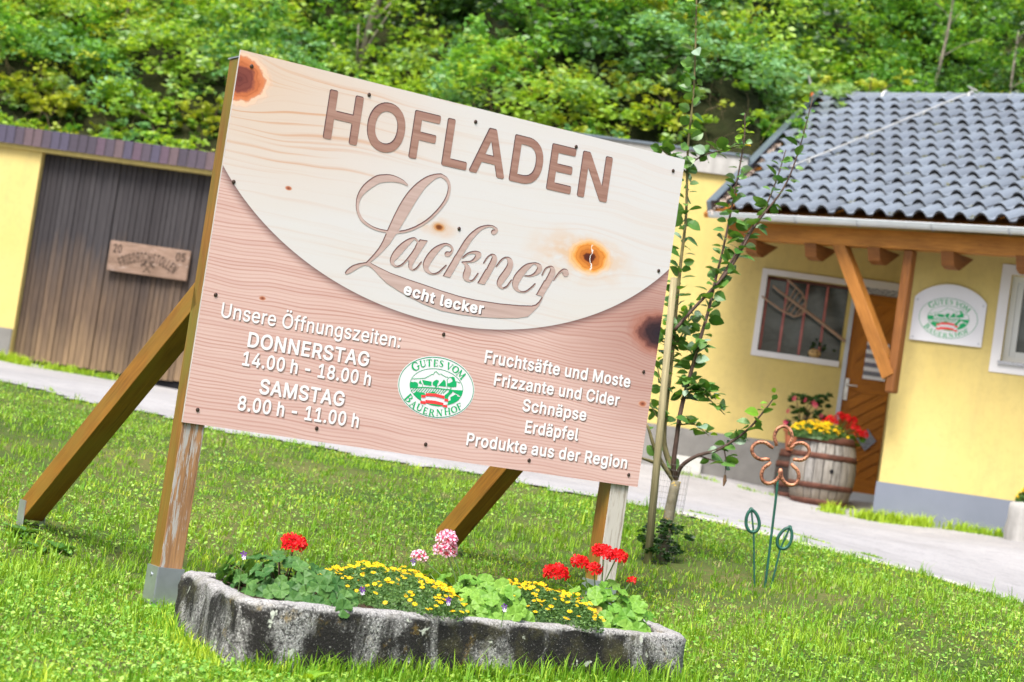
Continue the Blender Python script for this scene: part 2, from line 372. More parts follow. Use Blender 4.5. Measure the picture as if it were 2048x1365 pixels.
# clover and small broad leaves
x, y = frustum_pts(165000, 4.6, 17); k = (dist_edge(x, y) < 0) & no_trough(x, y) & (np.sin(x*1.7+.5*np.sin(y*3))*np.sin(y*1.4+2+x*.6)+.9*rng.random(len(x)) > .15); x, y = x[k], y[k]
x = x+.04*np.sin(y*90+x*37); C = np.c_[x, y, ground(x, y)+.008+.028*rng.random(len(x))]
V, Fc = leaf_quads(C, .009+.015*rng.random(len(C))**2, .75, .66)
tag(mk('clover_ground_cover', V, Fc, M_CLOV, tint=rng.random(len(Fc)), kind='stuff'), 'small clover leaves growing through the lawn', 'ground cover')
# gravel line along the road edge and joint weeds
gx = rng.uniform(1.2, 4.2, 1500); gy = edge_y(gx)+rng.normal(size=1500)*.07; mb = MB()
for x_, y_ in zip(gx, gy):
    r_ = .006+.014*random.random()**2; mb.ball((x_, y_, gz(x_, y_)+.012), r_, 5, 3, (1, .8, .6))
tag(mb.out('edge_gravel', plain('pale_gravel', (.50, .47, .43), .9, .1, 0, .4, 40), kind='stuff'), 'pale gravel scattered where the lawn meets the road', 'gravel')
def strip(pxs, n, wid, hmax, label, name='joint_weeds', w=.006, hmin=.02):
    P = np.array([at(*p)[:2] for p in pxs]); t = rng.random(n)*(len(P)-1); i = np.clip(t.astype(int), 0, len(P)-2); f_ = (t-i)[:, None]
    q = P[i]*(1-f_)+P[i+1]*f_; dens = np.sin(q[:, 0]*7)+np.sin(q[:, 0]*17+1)+.9
    k = dens > rng.random(n)*1.6-.2; q = q[k]+rng.normal(size=(k.sum(), 2))*wid
    blades(name, 0, M_GRASS, hmin, hmax, w, pts=(q[:, 0], q[:, 1]), label=label)
strip([(1345, 1002, 14.6), (1440, 1024, 14.4), (1560, 1050, 14.2), (1702, 1082, 13.9), (1760, 1098, 13.7)], 2600, .025, .035, 'thin line of weeds growing in the joint across the pale road')
strip([(1640, 1008, 20.1), (1720, 1020, 19.9), (1790, 1046, 19.55), (1900, 1064, 19.3), (2048, 1090, 18.9), (2150, 1108, 18.6)], 6500, .06, .13, 'weedy strip of grass along the foot of the blue-grey plinth', 'wall_base_weeds', .012)
strip([(-40, 712, 25.0), (60, 722, 24.9), (170, 738, 24.8), (260, 752, 24.7)], 3200, .05, .15, 'clumps of weeds growing at the foot of the dark plank gate', 'gate_base_weeds', .014)
strip([(1290, 930, 21.6), (1420, 952, 21.3), (1560, 990, 20.9)], 700, .03, .06, 'sparse weeds at the foot of the grey back wall plinth', 'back_wall_weeds', .01)

# ------------------------------------------------------------------ the wooded hillside
def hill_base(x): return np.interp(x, [-30, -1.2, -.6, 2.55, 3.3, 30], [26.6, 26.6, 22.9, 22.8, 27.3, 27.3])
def hill_z(x, y):
    yb = hill_base(x); t = np.maximum(0, y-yb)
    return np.where(y < yb, gz0(x)+0*y, 0)+np.where(y >= yb, gz0(x)+t*.86+.25*np.sin(x*1.7+y)*np.minimum(t, 1)+.2*np.sin(x*.6+y*1.3)*np.minimum(t, 1), 0)
def gz0(x): return np.interp(x, [-30, -1.3, -.5, 30], [3.95, 3.95, 4.1, 4.1])
X0 = np.linspace(-26, 26, 105); T0 = np.concatenate([[0], np.cumsum(np.linspace(.3, 1.6, 42))])
Xg, Tg = np.meshgrid(X0, T0); Yg = hill_base(Xg)-.1+Tg; Zg = hill_z(Xg, Yg+.1)
n_, m_ = Xg.shape; j, i = np.meshgrid(np.arange(n_-1), np.arange(m_-1), indexing='ij')
mk('hillside', np.c_[Xg.ravel(), Yg.ravel(), Zg.ravel()], np.stack([j*m_+i, j*m_+i+1, (j+1)*m_+i+1, (j+1)*m_+i], -1).reshape(-1, 4), M_HILL, smooth=True, kind='structure')

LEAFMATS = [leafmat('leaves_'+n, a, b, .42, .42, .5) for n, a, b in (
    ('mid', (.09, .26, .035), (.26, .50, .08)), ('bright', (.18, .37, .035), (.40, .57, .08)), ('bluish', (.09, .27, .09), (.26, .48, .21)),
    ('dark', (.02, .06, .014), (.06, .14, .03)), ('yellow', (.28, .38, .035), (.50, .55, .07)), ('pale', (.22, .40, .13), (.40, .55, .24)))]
def clump_pts(c, r, n, sub=None, flat=.75, hollow=.55):
    """leaf centres gathered into twig-sized tufts over an uneven crown"""
    sub = sub or max(8, n//22); d = rng.normal(size=(sub, 3)); d[:, 2] = np.abs(d[:, 2])*.9-.25; d /= np.linalg.norm(d, axis=1)[:, None]
    lump = 1+.22*np.sin(d[:, 0]*5+c[0]*3)+.2*np.sin(d[:, 2]*6+c[1]*5)
    rad = r*(hollow+(1-hollow)*rng.random(sub)**.6)*lump
    ctr = np.array(c)+d*rad[:, None]*np.array([1, 1, flat])
    k = rng.integers(0, sub, n); tw = rng.normal(size=(n, 3))*r*.10*np.array([1, 1, .55])
    return ctr[k]+tw, d[k]*np.array([1, 1, .3])+np.array([0, 0, -.15])
def foliage(name, blobs, per, size, mat, parent=None, kind=None, aspect=.6, up=.55):
    Cs, Ds = [], []
    for (cx, cy, cz, r) in blobs:
        p, d = clump_pts((cx, cy, cz), r, int(per*r*r)); Cs.append(p); Ds.append(d)
    C = np.vstack(Cs); D = np.vstack(Ds); V, Fc = leaf_quads(C, size*(.6+.8*rng.random(len(C))), aspect, up, D)
    tn = np.concatenate([np.full(len(c_), rng.random()*.5) for c_ in Cs])+.5*rng.random(len(C))
    return mk(name, V, Fc, mat, parent, tint=tn, kind=kind)
groups = [[] for _ in range(6)]
for k in range(75):
    xx = random.uniform(-.9, 3.3); y_ = 22.95+random.random()**1.3*2.6; groups[random.choice([0, 1, 1, 2, 5, 4])].append((xx, y_, float(4.1+(y_-22.9)*.86)+.12, random.uniform(.25, .5)))
for k in range(70):
    xx = random.uniform(-8.5, -.9); y_ = random.uniform(25.75, 26.7)+(-.10*xx-.2); groups[random.choice([0, 1, 1, 4, 2])].append((xx, y_, 4.0+random.uniform(-.02, .18), random.uniform(.20, .38)))
for k in range(1240):
    xx = random.uniform(-11.5, 10.0); t = random.random()**1.15*9.5+.05; yb = float(hill_base(xx)); y_ = yb+t
    r_ = random.uniform(.38, .95)*(.75 if t < .8 else 1)
    if t < .6: r_ *= .6
    z_ = float(hill_z(np.array([xx]), np.array([y_]))[0])+r_*.35
    ph = math.sin(xx*.9+1)*math.cos(t*.9+xx*.4)
    w = [2.6, 3, 2.4, .8, 1.2, 2.2]
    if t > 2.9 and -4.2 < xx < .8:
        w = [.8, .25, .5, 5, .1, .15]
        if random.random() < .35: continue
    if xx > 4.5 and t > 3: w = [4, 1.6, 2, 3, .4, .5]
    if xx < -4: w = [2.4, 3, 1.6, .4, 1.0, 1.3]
    groups[random.choices(range(6), w)[0]].append((xx, y_, z_, r_))
for gi, bl in enumerate(groups):
    nm = ('mid green', 'bright green', 'bluish green', 'dark green', 'yellow green', 'pale green')[gi]
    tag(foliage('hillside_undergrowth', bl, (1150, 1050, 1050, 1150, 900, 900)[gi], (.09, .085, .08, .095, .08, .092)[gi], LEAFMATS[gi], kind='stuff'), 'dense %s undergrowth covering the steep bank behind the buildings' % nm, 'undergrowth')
# sparse dry stems and bare grass at the foot of the bank
mb = MB()
for k in range(420):
    xx = random.uniform(-9, 9); yb = float(hill_base(xx)); y_ = yb+random.random()*1.5-.1; z_ = float(hill_z(np.array([xx]), np.array([max(y_, yb)]))[0])
    a = random.uniform(0, 6.28); L = random.uniform(.2, .7); mb.tube([(xx, y_, z_), (xx+math.cos(a)*L*.25, y_-.1, z_+L*.6), (xx+math.cos(a)*L*.6, y_-.2, z_+L*.75)], [.006, .004, .002], 3, False)
tag(mb.out('dry_stems', plain('dry_stem', (.22, .17, .10), .9, .1, 0, .3, 5), kind='stuff'), 'dry brown stems and roots hanging over the edge of the bank', 'dry stems')

M_BARK = plain('grey_bark', (.24, .21, .17), .9, .1, 0, .35, 9, .6, 30)
M_BARKD = plain('dark_bark', (.09, .07, .05), .9, .1, 0, .35, 9, .6, 30)
def hz(x, y): return float(hill_z(np.array([x]), np.array([y]))[0])
def bank_tree(px, py, d, height, tr, lab, cat, blobs, mat, lean=(0, 0), name='slender_tree', bark=None, per=1300, size=.07):
    p = at(px, py, d); base = np.array([p[0], p[1], hz(p[0], p[1])-.1]); t = thing(name, base, lab, cat)
    top = base+np.array([lean[0], lean[1], height]); mid = (base+top)/2+np.array([.06*height*.3, 0, 0]); mb = MB()
    mb.tube([base, mid, top], [tr, tr*.75, tr*.3], 8); 
    mb.out('trunk', bark or M_BARK, t, smooth=True)
    bl = []; br = MB()
    for (u, v, w_, r_) in blobs:
        c_ = base+(top-base)*v+np.array([u, w_, 0]); bl.append((*c_, r_)); s_ = base+(top-base)*max(.05, v-.12); br.tube([s_, (s_+c_)/2+np.array([0, 0, .05]), c_], [tr*.35, tr*.22, .008], 5)
    br.out('branch', bark or M_BARK, t, smooth=True, kind='stuff'); foliage('crown', bl, per, size, mat, t)
    return t
L_ = LEAFMATS
bank_tree(706, 165, 29.0, 6.2, .075, 'pale grey slender trunk rising beside the spruce, small bright leaves at its foot', 'tree', [(-.1, .18, -.3, .35), (.3, .22, -.3, .4), (.55, .3, -.2, .3), (-.4, .13, -.3, .3)], L_[1], (.45, 0))
bank_tree(1003, 205, 29.5, 5.5, .06, 'thin pale trunk behind the yellow-green sapling above the board', 'tree', [(.3, .6, -.2, .5), (-.4, .72, 0, .5)], L_[0], (.25, 0))
bank_tree(985, 235, 28.2, 3.0, .03, 'yellow-green young tree standing out above the top edge of the board', 'sapling', [(-.3, .5, -.1, .42), (.05, .85, -.1, .38), (.35, .6, -.1, .42), (-.55, .75, -.1, .3), (0, .35, -.2, .5), (-.15, 1.02, 0, .28)], L_[4], (.0, 0), 'sapling', size=.08)
bank_tree(1165, 190, 30, 5, .05, 'dark trunk leaning to the right in the shade of the bank', 'tree', [(.3, .75, 0, .7), (.8, .95, 0, .7)], L_[0], (2.3, 0), bark=M_BARKD)
bank_tree(1862, 150, 30, 3.4, .03, 'thin light stem in front of the dark bushes behind the ridge', 'tree', [(.2, .6, .1, .7), (-.6, .7, .2, .7), (.6, .5, .1, .6)], L_[0], (.2, 0))
bank_tree(1725, 180, 27.5, 2.6, .02, 'thin dark stem with yellow-green leaves behind the middle of the ridge', 'sapling', [(.1, .6, 0, .4), (-.25, .85, 0, .35), (.3, .95, 0, .35)], L_[4], (.1, 0), 'sapling', bark=M_BARKD)
bank_tree(1330, 160, 28.5, 3.4, .035, 'pale leafy young maple behind the top shoot of the apple sapling', 'maple tree', [(-.5, .55, 0, .6), (.2, .7, 0, .65), (.6, .5, 0, .5), (-.1, .95, 0, .5)], L_[5], (.1, 0), 'young_maple', size=.11)
bank_tree(225, 170, 28.6, 3.2, .03, 'bright bushy young tree in the upper left of the bank', 'tree', [(-.5, .6, 0, .6), (.3, .7, 0, .7), (.0, .95, 0, .5)], L_[1], (.1, 0))
bank_tree(60, 120, 28.8, 3.3, .03, 'pale leaved shrub filling the top left corner', 'shrub', [(-.5, .6, 0, .7), (.5, .75, 0, .7), (.1, 1, 0, .6)], L_[5], (.1, 0), 'leafy_shrub')
bank_tree(2010, 160, 29.5, 2.4, .03, 'dark green shrub in the top right corner behind the tiled roof', 'shrub', [(-.5, .6, 0, .7), (.5, .75, 0, .8), (.1, 1, 0, .7)], L_[3], (.1, 0), 'leafy_shrub')
def shrub(px, py, d, r, lab, mat, per=1600, size=.07, cat='shrub', name='leafy_shrub'):
    p = at(px, py, d); z = hz(p[0], p[1]); t = thing(name, (p[0], p[1], z), lab, cat); mb = MB()
    for k in range(5):
        a = k*1.3; mb.tube([(p[0], p[1], z-.1), (p[0]+math.cos(a)*r*.5, p[1]+math.sin(a)*r*.5, z+r*.9)], [.02, .006], 5)
    mb.out('stem', M_BARKD, t, kind='stuff')
    foliage('foliage', [(p[0]+math.cos(a)*r*.5, p[1]-r*.1, z+r*(.5+.3*math.sin(a*2.3)), r*.62) for a in (0, 1.3, 2.4, 3.6, 5)], per/.38, size, mat, t)
shrub(415, 285, 27.1, .42, 'small yellow fern-like bush on the edge above the purple tiles', L_[4], 1700, .05)
shrub(90, 235, 27.2, .5, 'yellow-green bush hanging over the left end of the purple tiles', L_[4], 1400, .07)
shrub(20, 262, 26.4, .38, 'yellow-green twigs hanging over the garage edge at the far left', L_[1], 1500, .07)
shrub(300, 235, 27.3, .42, 'olive bush above the middle of the purple tiles', L_[1], 1500, .06)
shrub(640, 110, 28.2, .7, 'bluish green bush just above the left part of the board', L_[2], 1500, .065)
shrub(860, 190, 28, .6, 'fresh green bush above the middle of the board', L_[1], 1500, .075)
shrub(1220, 250, 24.6, .5, 'blue-green bush over the right part of the board', L_[2], 1500, .06)
shrub(1480, 240, 25, .55, 'low mid green bush above the pale coping left of the roof', L_[0], 1500, .06)
shrub(1580, 120, 27.4, .7, 'bright broad-leaved bush left of the roof ridge', L_[1], 1300, .10)

def spruce(px, py, d, H, R, lab):
    p = at(px, py, d); z = hz(p[0], p[1])-.3; t = thing('spruce_tree', (p[0], p[1], z), lab, 'spruce'); b = np.array([p[0], p[1], z])
    mb = MB(); mb.tube([b, b+(0, 0, H)], [.16, .02], 8); mb.out('trunk', M_BARKD, t, smooth=True)
    Vs = []; Ts = []
    for q in range(int(H/.24)):
        zz = .5+q*.24; rr = R*max(0, 1-zz/H)**.8
        for k in range(9):
            a = q*2.4+k*.7+random.random()*.3; L = rr*random.uniform(.75, 1.1); n = int(L*95)+6; t_ = rng.random(n)
            ctr = b+np.c_[np.cos(a)*t_*L, np.sin(a)*t_*L, zz+.1*t_*L-.45*(t_**2)*L]+np.c_[rng.normal(size=n)*.07*L*t_, rng.normal(size=n)*.07*L*t_, -rng.random(n)*.20]
            s = .09; hang = np.c_[rng.normal(size=n)*.35+np.cos(a)*.4, rng.normal(size=n)*.35+np.sin(a)*.4, -.9+.3*rng.normal(size=n)]; hang /= np.linalg.norm(hang, axis=1)[:, None]
            sd = np.cross(hang, rng.normal(size=(n, 3))); sd /= np.linalg.norm(sd, axis=1)[:, None]
            Vs.append(np.stack([ctr, ctr+hang*s+sd*.012, ctr+hang*s*1.7, ctr+hang*s-sd*.012], 1).reshape(-1, 3))
    V = np.vstack(Vs); mk('needles', V, np.arange(len(V)).reshape(-1, 4), M_SPR, t, tint=rng.random(len(V)//4))
M_SPR = leafmat('spruce_needles', (.012, .045, .018), (.04, .10, .045), .1, .6, .2)
spruce(600, 70, 31.2, 7.5, 2.0, 'dark spruce with drooping branches at the top edge left of centre')
spruce(850, 80, 31.8, 7.0, 1.9, 'deep shaded spruce at the top edge above the middle of the board')
spruce(430, 15, 34.5, 7, 1.9, 'spruce mostly hidden behind the pale bushes at the upper left')
# outlines of the printed lettering and of the emblem, measured from the sign (plain point lists x, y, x, y ...)
PRINT = {
    'reg': {
        ':': [201.4,[[80,-11,62,-2,48,14,41,34,43,58,52,74,68,88,88,96,108,94,128,85,142,70,149,50,148,26,140,9,123,-6,104,-12],[76,265,56,278,45,294,41,314,45,338,56,355,76,367,96,371,116,367,136,354,146,338,150,314,146,294,135,278,116,266,96,262]]],
        'U': [531.4,[[218,-14,166,0,121,26,86,62,69,90,58,118,51,174,53,514,58,518,122,518,130,516,133,510,133,178,136,150,144,126,162,99,190,77,222,65,258,61,294,64,326,76,354,97,373,126,382,154,384,178,384,510,394,518,462,516,466,506,466,170,460,122,448,90,432,62,410,38,382,16,354,1,298,-14,258,-17]]],
        'e': [418.4,[[176,-14,143,-6,112,9,84,31,56,66,40,98,30,134,25,186,27,226,35,262,48,296,72,333,96,357,124,375,156,387,188,392,236,391,268,383,300,367,327,346,348,320,365,286,373,258,379,214,379,166,372,160,108,160,108,142,118,110,135,86,154,70,172,61,200,56,232,56,264,67,281,82,304,114,368,99,374,90,365,66,348,40,325,18,299,2,276,-8,240,-15],[108,230,296,230,298,234,286,274,264,302,236,317,204,321,168,315,137,294,117,266]]],
        'f': [267.4,[[76,-7,72,2,72,318,0,320,-3,326,-2,382,4,388,72,390,72,442,80,474,96,500,122,522,148,533,176,538,208,538,236,533,248,528,252,522,234,462,228,459,196,465,175,462,160,453,152,434,152,389,233,386,237,378,237,330,235,322,228,318,152,318,151,-2,144,-9]]],
        'g': [439.4,[[168,-157,128,-147,86,-125,56,-95,43,-73,43,-65,100,-32,108,-35,136,-67,164,-82,208,-88,256,-80,284,-61,296,-41,301,-17,302,39,300,43,276,20,248,4,196,-4,164,-2,136,6,84,37,63,59,49,83,30,135,26,211,30,247,41,283,62,323,84,350,108,369,148,386,196,393,240,388,274,371,304,343,304,379,308,386,376,387,381,379,381,-9,379,-41,371,-69,359,-93,340,-115,296,-144,236,-158],[179,71,224,69,260,83,287,115,300,155,302,219,289,267,264,301,244,313,224,319,184,319,148,303,123,271,108,227,107,167,121,119,144,88]]],
        'i': [180.4,[[47,-7,44,2,45,382,51,388,115,388,123,378,123,-2,115,-9],[67,437,51,446,37,462,32,482,36,502,47,518,63,529,83,533,103,530,121,518,131,502,135,482,132,466,122,450,104,438,87,434]]],
        'n': [423.4,[[47,-7,44,2,44,378,47,386,115,387,120,382,123,346,159,377,183,387,211,392,267,389,310,370,335,346,348,326,364,274,364,-6,355,-9,295,-9,287,-2,284,262,275,286,259,305,239,316,211,320,183,316,159,305,139,286,128,262,123,226,123,-2,115,-9]]],
        'r': [273.4,[[47,-7,44,2,45,382,51,388,115,387,120,382,123,352,147,374,179,389,211,394,247,392,252,382,251,318,243,313,199,317,170,310,143,291,128,266,123,238,123,-2,115,-9]]],
        's': [379.4,[[146,-14,98,-1,62,25,36,62,27,94,30,101,98,115,114,83,130,67,158,56,194,55,222,61,246,76,258,94,257,114,247,130,230,140,129,166,99,178,74,194,58,210,45,234,39,262,40,298,58,338,78,358,102,374,134,387,158,391,226,390,266,376,298,353,325,314,333,290,330,283,266,268,246,299,230,314,206,322,178,324,150,317,130,304,119,286,119,266,130,250,146,241,262,209,303,186,322,166,334,143,339,118,337,82,330,60,313,34,272,2,239,-10,210,-15]]],
        't': [241.4,[[136,-10,108,-1,86,14,70,34,59,62,56,94,56,318,4,318,-3,326,-3,378,0,386,56,390,56,470,64,480,132,478,135,470,136,389,204,388,212,382,213,326,208,319,136,318,135,98,139,74,148,63,164,59,208,61,222,2,216,-6,196,-12]]],
        'u': [424.4,[[151,-11,119,-1,90,17,66,45,51,81,44,137,44,381,51,388,59,388,115,388,123,381,126,117,135,92,152,73,175,62,203,59,231,64,256,77,271,94,283,121,287,153,287,381,295,388,359,388,366,377,365,-3,359,-9,295,-8,290,-3,287,34,263,10,227,-7,195,-13]]],
        'z': [394.4,[[36,-7,33,2,34,50,236,314,44,315,39,322,40,383,48,388,338,386,342,378,340,326,142,66,340,65,348,58,346,-6,336,-9]]],
        'Ö': [547.4,[[230,-13,182,-1,143,19,100,55,73,91,53,131,38,179,31,251,34,307,45,355,63,399,95,447,126,478,162,501,202,516,246,524,290,524,350,511,390,491,424,463,459,419,482,375,494,331,501,279,499,203,489,155,472,111,437,59,406,29,370,7,330,-8,286,-15],[250,63,282,63,310,68,342,82,366,100,386,124,406,163,420,231,420,275,415,315,406,347,390,379,367,407,342,427,310,441,282,446,250,446,214,438,190,426,166,407,141,375,128,347,117,311,113,275,113,235,118,195,127,163,142,132,166,102,190,83,215,71],[178,566,162,576,150,593,146,611,150,631,160,647,178,659,194,662,214,658,231,647,241,631,245,611,242,595,230,577,214,567,194,563],[322,566,306,576,294,591,289,611,293,631,303,647,318,657,338,662,358,658,374,648,385,631,388,611,385,595,374,577,358,567,338,563]]],
    },
    'bold': {
        '-': [485.0,[[108,169,97,178,94,190,94,246,100,258,108,263,336,264,348,261,356,250,357,186,352,175,344,169]]],
        '.': [219.0,[[80,-22,56,-11,37,10,30,34,32,58,44,82,64,99,88,107,112,105,136,93,153,74,160,50,159,26,148,2,128,-16,104,-23]]],
        '0': [485.0,[[202,-25,154,-13,119,7,90,35,66,71,44,127,33,175,29,227,30,307,38,359,51,403,69,443,102,486,134,511,166,526,206,535,246,535,286,527,322,509,362,475,386,439,409,383,419,335,424,279,423,203,415,151,402,103,378,55,352,23,322,-1,286,-18,246,-26],[215,71,255,75,270,83,290,104,303,127,314,163,324,235,321,311,314,347,302,383,288,407,270,426,254,435,230,440,210,438,190,430,172,415,158,396,138,343,129,275,133,195,147,135,162,106,178,88,194,77]]],
        '1': [485.0,[[70,-19,62,-14,56,-2,56,58,63,70,74,75,186,75,192,78,192,406,190,409,98,342,82,338,74,342,66,354,67,434,74,443,190,527,282,528,291,522,296,510,296,78,302,75,390,75,402,72,411,58,410,-6,402,-17,390,-20]]],
        '2': [485.0,[[58,-19,50,-14,44,-2,44,46,47,58,266,294,292,334,300,370,294,402,278,422,246,437,210,439,183,430,164,414,151,390,145,354,138,345,126,342,62,342,50,350,46,362,51,406,61,438,78,466,98,488,130,512,162,526,206,535,242,535,274,530,314,515,358,482,385,442,396,414,400,386,396,330,380,290,351,246,198,78,398,75,406,67,409,58,406,-10,390,-20]]],
        '4': [485.0,[[274,-18,266,-12,262,-2,262,82,258,85,34,86,26,91,20,102,20,158,24,170,232,522,246,529,314,529,329,518,330,502,144,186,150,183,258,183,262,186,262,318,266,330,282,338,350,337,359,330,363,318,363,186,366,183,418,182,430,174,433,162,433,102,426,90,418,86,366,85,363,82,363,-2,354,-17,342,-20]]],
        '5': [485.0,[[194,-25,134,-8,106,8,84,27,60,59,48,87,41,115,42,139,58,150,130,148,140,139,153,103,170,85,202,72,238,71,270,84,295,111,307,147,305,187,297,211,282,231,266,244,242,254,218,257,186,253,162,245,130,226,62,234,50,243,47,255,77,515,82,523,94,529,374,527,383,519,386,507,385,447,374,434,169,431,159,343,162,340,210,353,254,352,298,341,332,323,366,291,388,259,405,215,411,175,409,131,400,95,378,53,348,19,318,-3,274,-20,238,-26]]],
        '6': [485.0,[[198,-25,162,-16,130,-1,98,24,74,52,58,83,47,127,44,163,49,207,67,259,95,311,238,523,250,529,326,529,339,519,342,511,339,499,227,335,270,331,310,320,340,303,370,275,389,247,404,203,409,155,403,107,393,79,378,51,358,26,330,3,306,-11,274,-22,242,-26],[204,71,234,68,266,79,289,99,304,131,307,167,299,199,278,227,250,242,218,245,186,236,163,215,149,187,146,147,154,115,174,88]]],
        '8': [485.0,[[194,-25,142,-13,98,10,66,39,50,63,39,87,32,135,42,191,66,234,103,267,78,295,62,323,51,363,51,395,56,423,72,459,110,499,138,516,166,528,206,535,242,535,290,526,336,503,370,472,392,435,401,395,398,347,382,307,349,267,382,239,405,203,419,159,420,119,414,91,402,62,378,30,350,7,314,-12,278,-22,242,-27],[202,71,238,69,270,76,294,89,309,107,317,131,314,159,302,183,278,203,242,214,202,213,170,200,145,175,138,159,135,139,143,107,167,83],[211,311,238,311,262,317,282,331,294,349,299,375,294,403,282,421,262,433,234,440,198,436,173,423,157,399,154,367,163,339,182,321]]],
        'A': [511.0,[[10,-19,-1,-10,-3,6,183,518,198,529,286,526,295,514,481,10,480,-10,474,-17,462,-20,394,-20,382,-15,330,122,150,122,99,-14,86,-20],[184,222,218,219,290,219,294,222,238,384]]],
        'C': [542.0,[[238,-25,182,-12,138,9,102,37,65,83,43,127,28,175,21,227,23,307,35,359,53,403,77,443,120,487,158,511,198,527,242,535,294,535,334,527,370,514,404,495,432,471,458,440,476,407,490,363,491,339,483,331,474,328,398,331,390,339,379,371,362,397,334,420,302,432,254,435,206,422,178,403,157,379,138,343,129,311,124,271,125,219,132,183,145,151,166,118,194,93,230,78,274,73,318,82,353,103,376,131,391,171,402,179,478,179,490,171,493,159,482,115,459,71,434,39,405,15,370,-5,322,-21,282,-27]]],
        'D': [534.0,[[54,-19,43,-10,40,2,42,518,58,529,250,528,318,515,365,494,411,458,439,422,461,378,475,330,482,258,479,202,467,150,440,90,412,54,382,27,342,4,314,-7,246,-19],[145,78,234,78,282,87,307,98,330,114,348,134,361,158,374,202,378,238,378,274,371,322,360,354,346,378,322,402,298,417,270,427,238,431,145,430]]],
        'E': [450.0,[[54,-19,43,-10,40,2,42,518,50,526,62,529,382,526,392,510,392,450,386,438,378,433,145,430,146,306,358,306,373,294,375,270,375,226,370,216,361,210,146,208,145,78,382,76,390,70,395,58,392,-10,386,-17,374,-20]]],
        'F': [442.0,[[54,-19,43,-10,40,2,42,518,58,529,378,527,387,518,389,502,389,450,378,434,145,430,146,298,354,296,366,282,366,218,359,206,346,201,146,200,144,-6,138,-15,126,-20]]],
        'G': [552.0,[[238,-25,182,-13,138,8,102,36,62,87,41,131,27,179,20,251,23,307,34,359,52,403,76,443,118,486,158,512,198,527,242,535,294,534,334,527,370,513,406,492,434,468,458,439,478,404,491,367,493,343,488,335,478,329,399,331,391,339,375,375,354,402,326,422,298,432,270,436,242,434,194,415,166,391,149,367,133,327,126,295,123,255,126,215,133,179,149,143,166,118,186,99,214,83,242,75,270,73,306,77,334,88,360,107,382,140,393,175,390,179,282,179,270,184,263,199,263,259,270,271,282,276,486,274,498,259,497,175,490,135,476,95,447,51,418,22,382,-1,330,-20,290,-26]]],
        'H': [549.0,[[54,-19,43,-10,40,2,40,510,45,522,58,529,126,529,135,526,143,518,146,309,370,309,374,518,390,529,458,529,470,524,477,510,477,2,474,-10,458,-20,394,-20,382,-17,374,-9,370,212,150,212,145,210,144,-6,138,-15,126,-20]]],
        'I': [332.0,[[25,-19,17,-14,11,-2,11,58,16,70,29,77,98,78,98,430,29,432,17,438,11,450,13,518,29,529,277,527,285,521,289,510,289,450,285,440,273,432,203,430,203,82,205,77,273,77,284,70,289,58,286,-10,269,-20]]],
        'L': [425.0,[[54,-19,46,-14,40,-2,40,510,45,522,54,528,126,529,138,524,145,510,145,78,366,76,374,72,380,62,381,-2,375,-14,362,-20]]],
        'M': [660.0,[[54,-19,43,-10,40,2,40,510,46,523,58,529,150,529,167,522,314,142,461,522,478,529,570,529,582,523,588,506,588,2,582,-14,570,-20,502,-20,490,-14,485,-6,482,304,359,-10,346,-20,286,-20,274,-16,267,-6,146,298,142,298,142,306,141,-6,136,-14,126,-20]]],
        'N': [555.0,[[54,-19,43,-10,40,2,40,510,45,522,54,528,70,529,138,529,151,522,378,165,380,514,386,524,398,529,462,529,474,526,483,510,483,2,478,-13,462,-20,386,-20,373,-14,146,345,144,-6,138,-15,126,-20]]],
        'O': [565.0,[[238,-25,182,-12,142,7,106,33,76,67,43,127,29,171,21,227,21,283,28,335,43,383,75,439,106,475,142,502,198,527,242,535,290,535,338,526,391,503,428,475,458,441,481,403,500,355,512,283,512,227,505,175,491,127,469,83,430,35,393,7,338,-17,290,-26],[243,75,278,74,306,79,330,88,357,107,375,127,390,153,401,183,408,215,407,295,401,327,384,367,366,393,338,416,314,428,282,435,254,435,226,430,198,418,178,403,158,380,143,355,125,291,126,215,132,183,144,151,165,119,186,99,215,83]]],
        'P': [476.0,[[54,-19,43,-10,40,2,42,518,58,529,254,528,310,519,342,504,369,486,393,462,408,438,423,398,428,366,428,330,420,286,407,254,390,229,366,206,342,190,310,176,254,167,146,166,142,-10,126,-20],[146,262,254,263,280,270,299,282,316,306,324,338,321,378,306,406,286,422,262,430,146,431]]],
        'R': [481.0,[[54,-19,43,-10,40,2,42,518,58,529,254,528,294,523,342,507,382,478,406,445,423,402,429,354,424,306,408,262,381,226,343,198,445,10,445,-10,430,-20,354,-20,342,-17,234,178,146,178,142,-10,126,-20],[145,278,150,275,254,276,282,282,302,293,316,310,325,342,323,374,312,402,290,421,266,429,146,431]]],
        'S': [478.0,[[188,-27,152,-20,120,-9,92,6,64,29,40,61,27,89,18,133,22,149,36,157,112,155,122,145,133,109,148,92,180,75,224,69,272,76,304,94,324,125,322,157,309,173,288,187,156,227,120,242,84,265,59,289,43,317,33,353,33,389,40,421,57,457,77,481,104,502,144,522,176,531,224,536,264,534,296,527,328,514,360,494,383,473,401,449,413,421,421,381,416,365,400,358,328,360,319,369,310,401,292,419,260,434,224,439,180,432,152,414,137,389,139,357,153,341,172,329,320,282,377,249,406,217,420,189,427,153,426,113,416,78,396,43,372,18,348,1,316,-14,280,-24,244,-28]]],
        'T': [480.0,[[186,-19,178,-13,173,-2,173,430,22,435,12,450,14,518,22,526,34,529,426,527,435,518,437,506,437,450,426,434,277,430,277,-2,271,-14,262,-19]]],
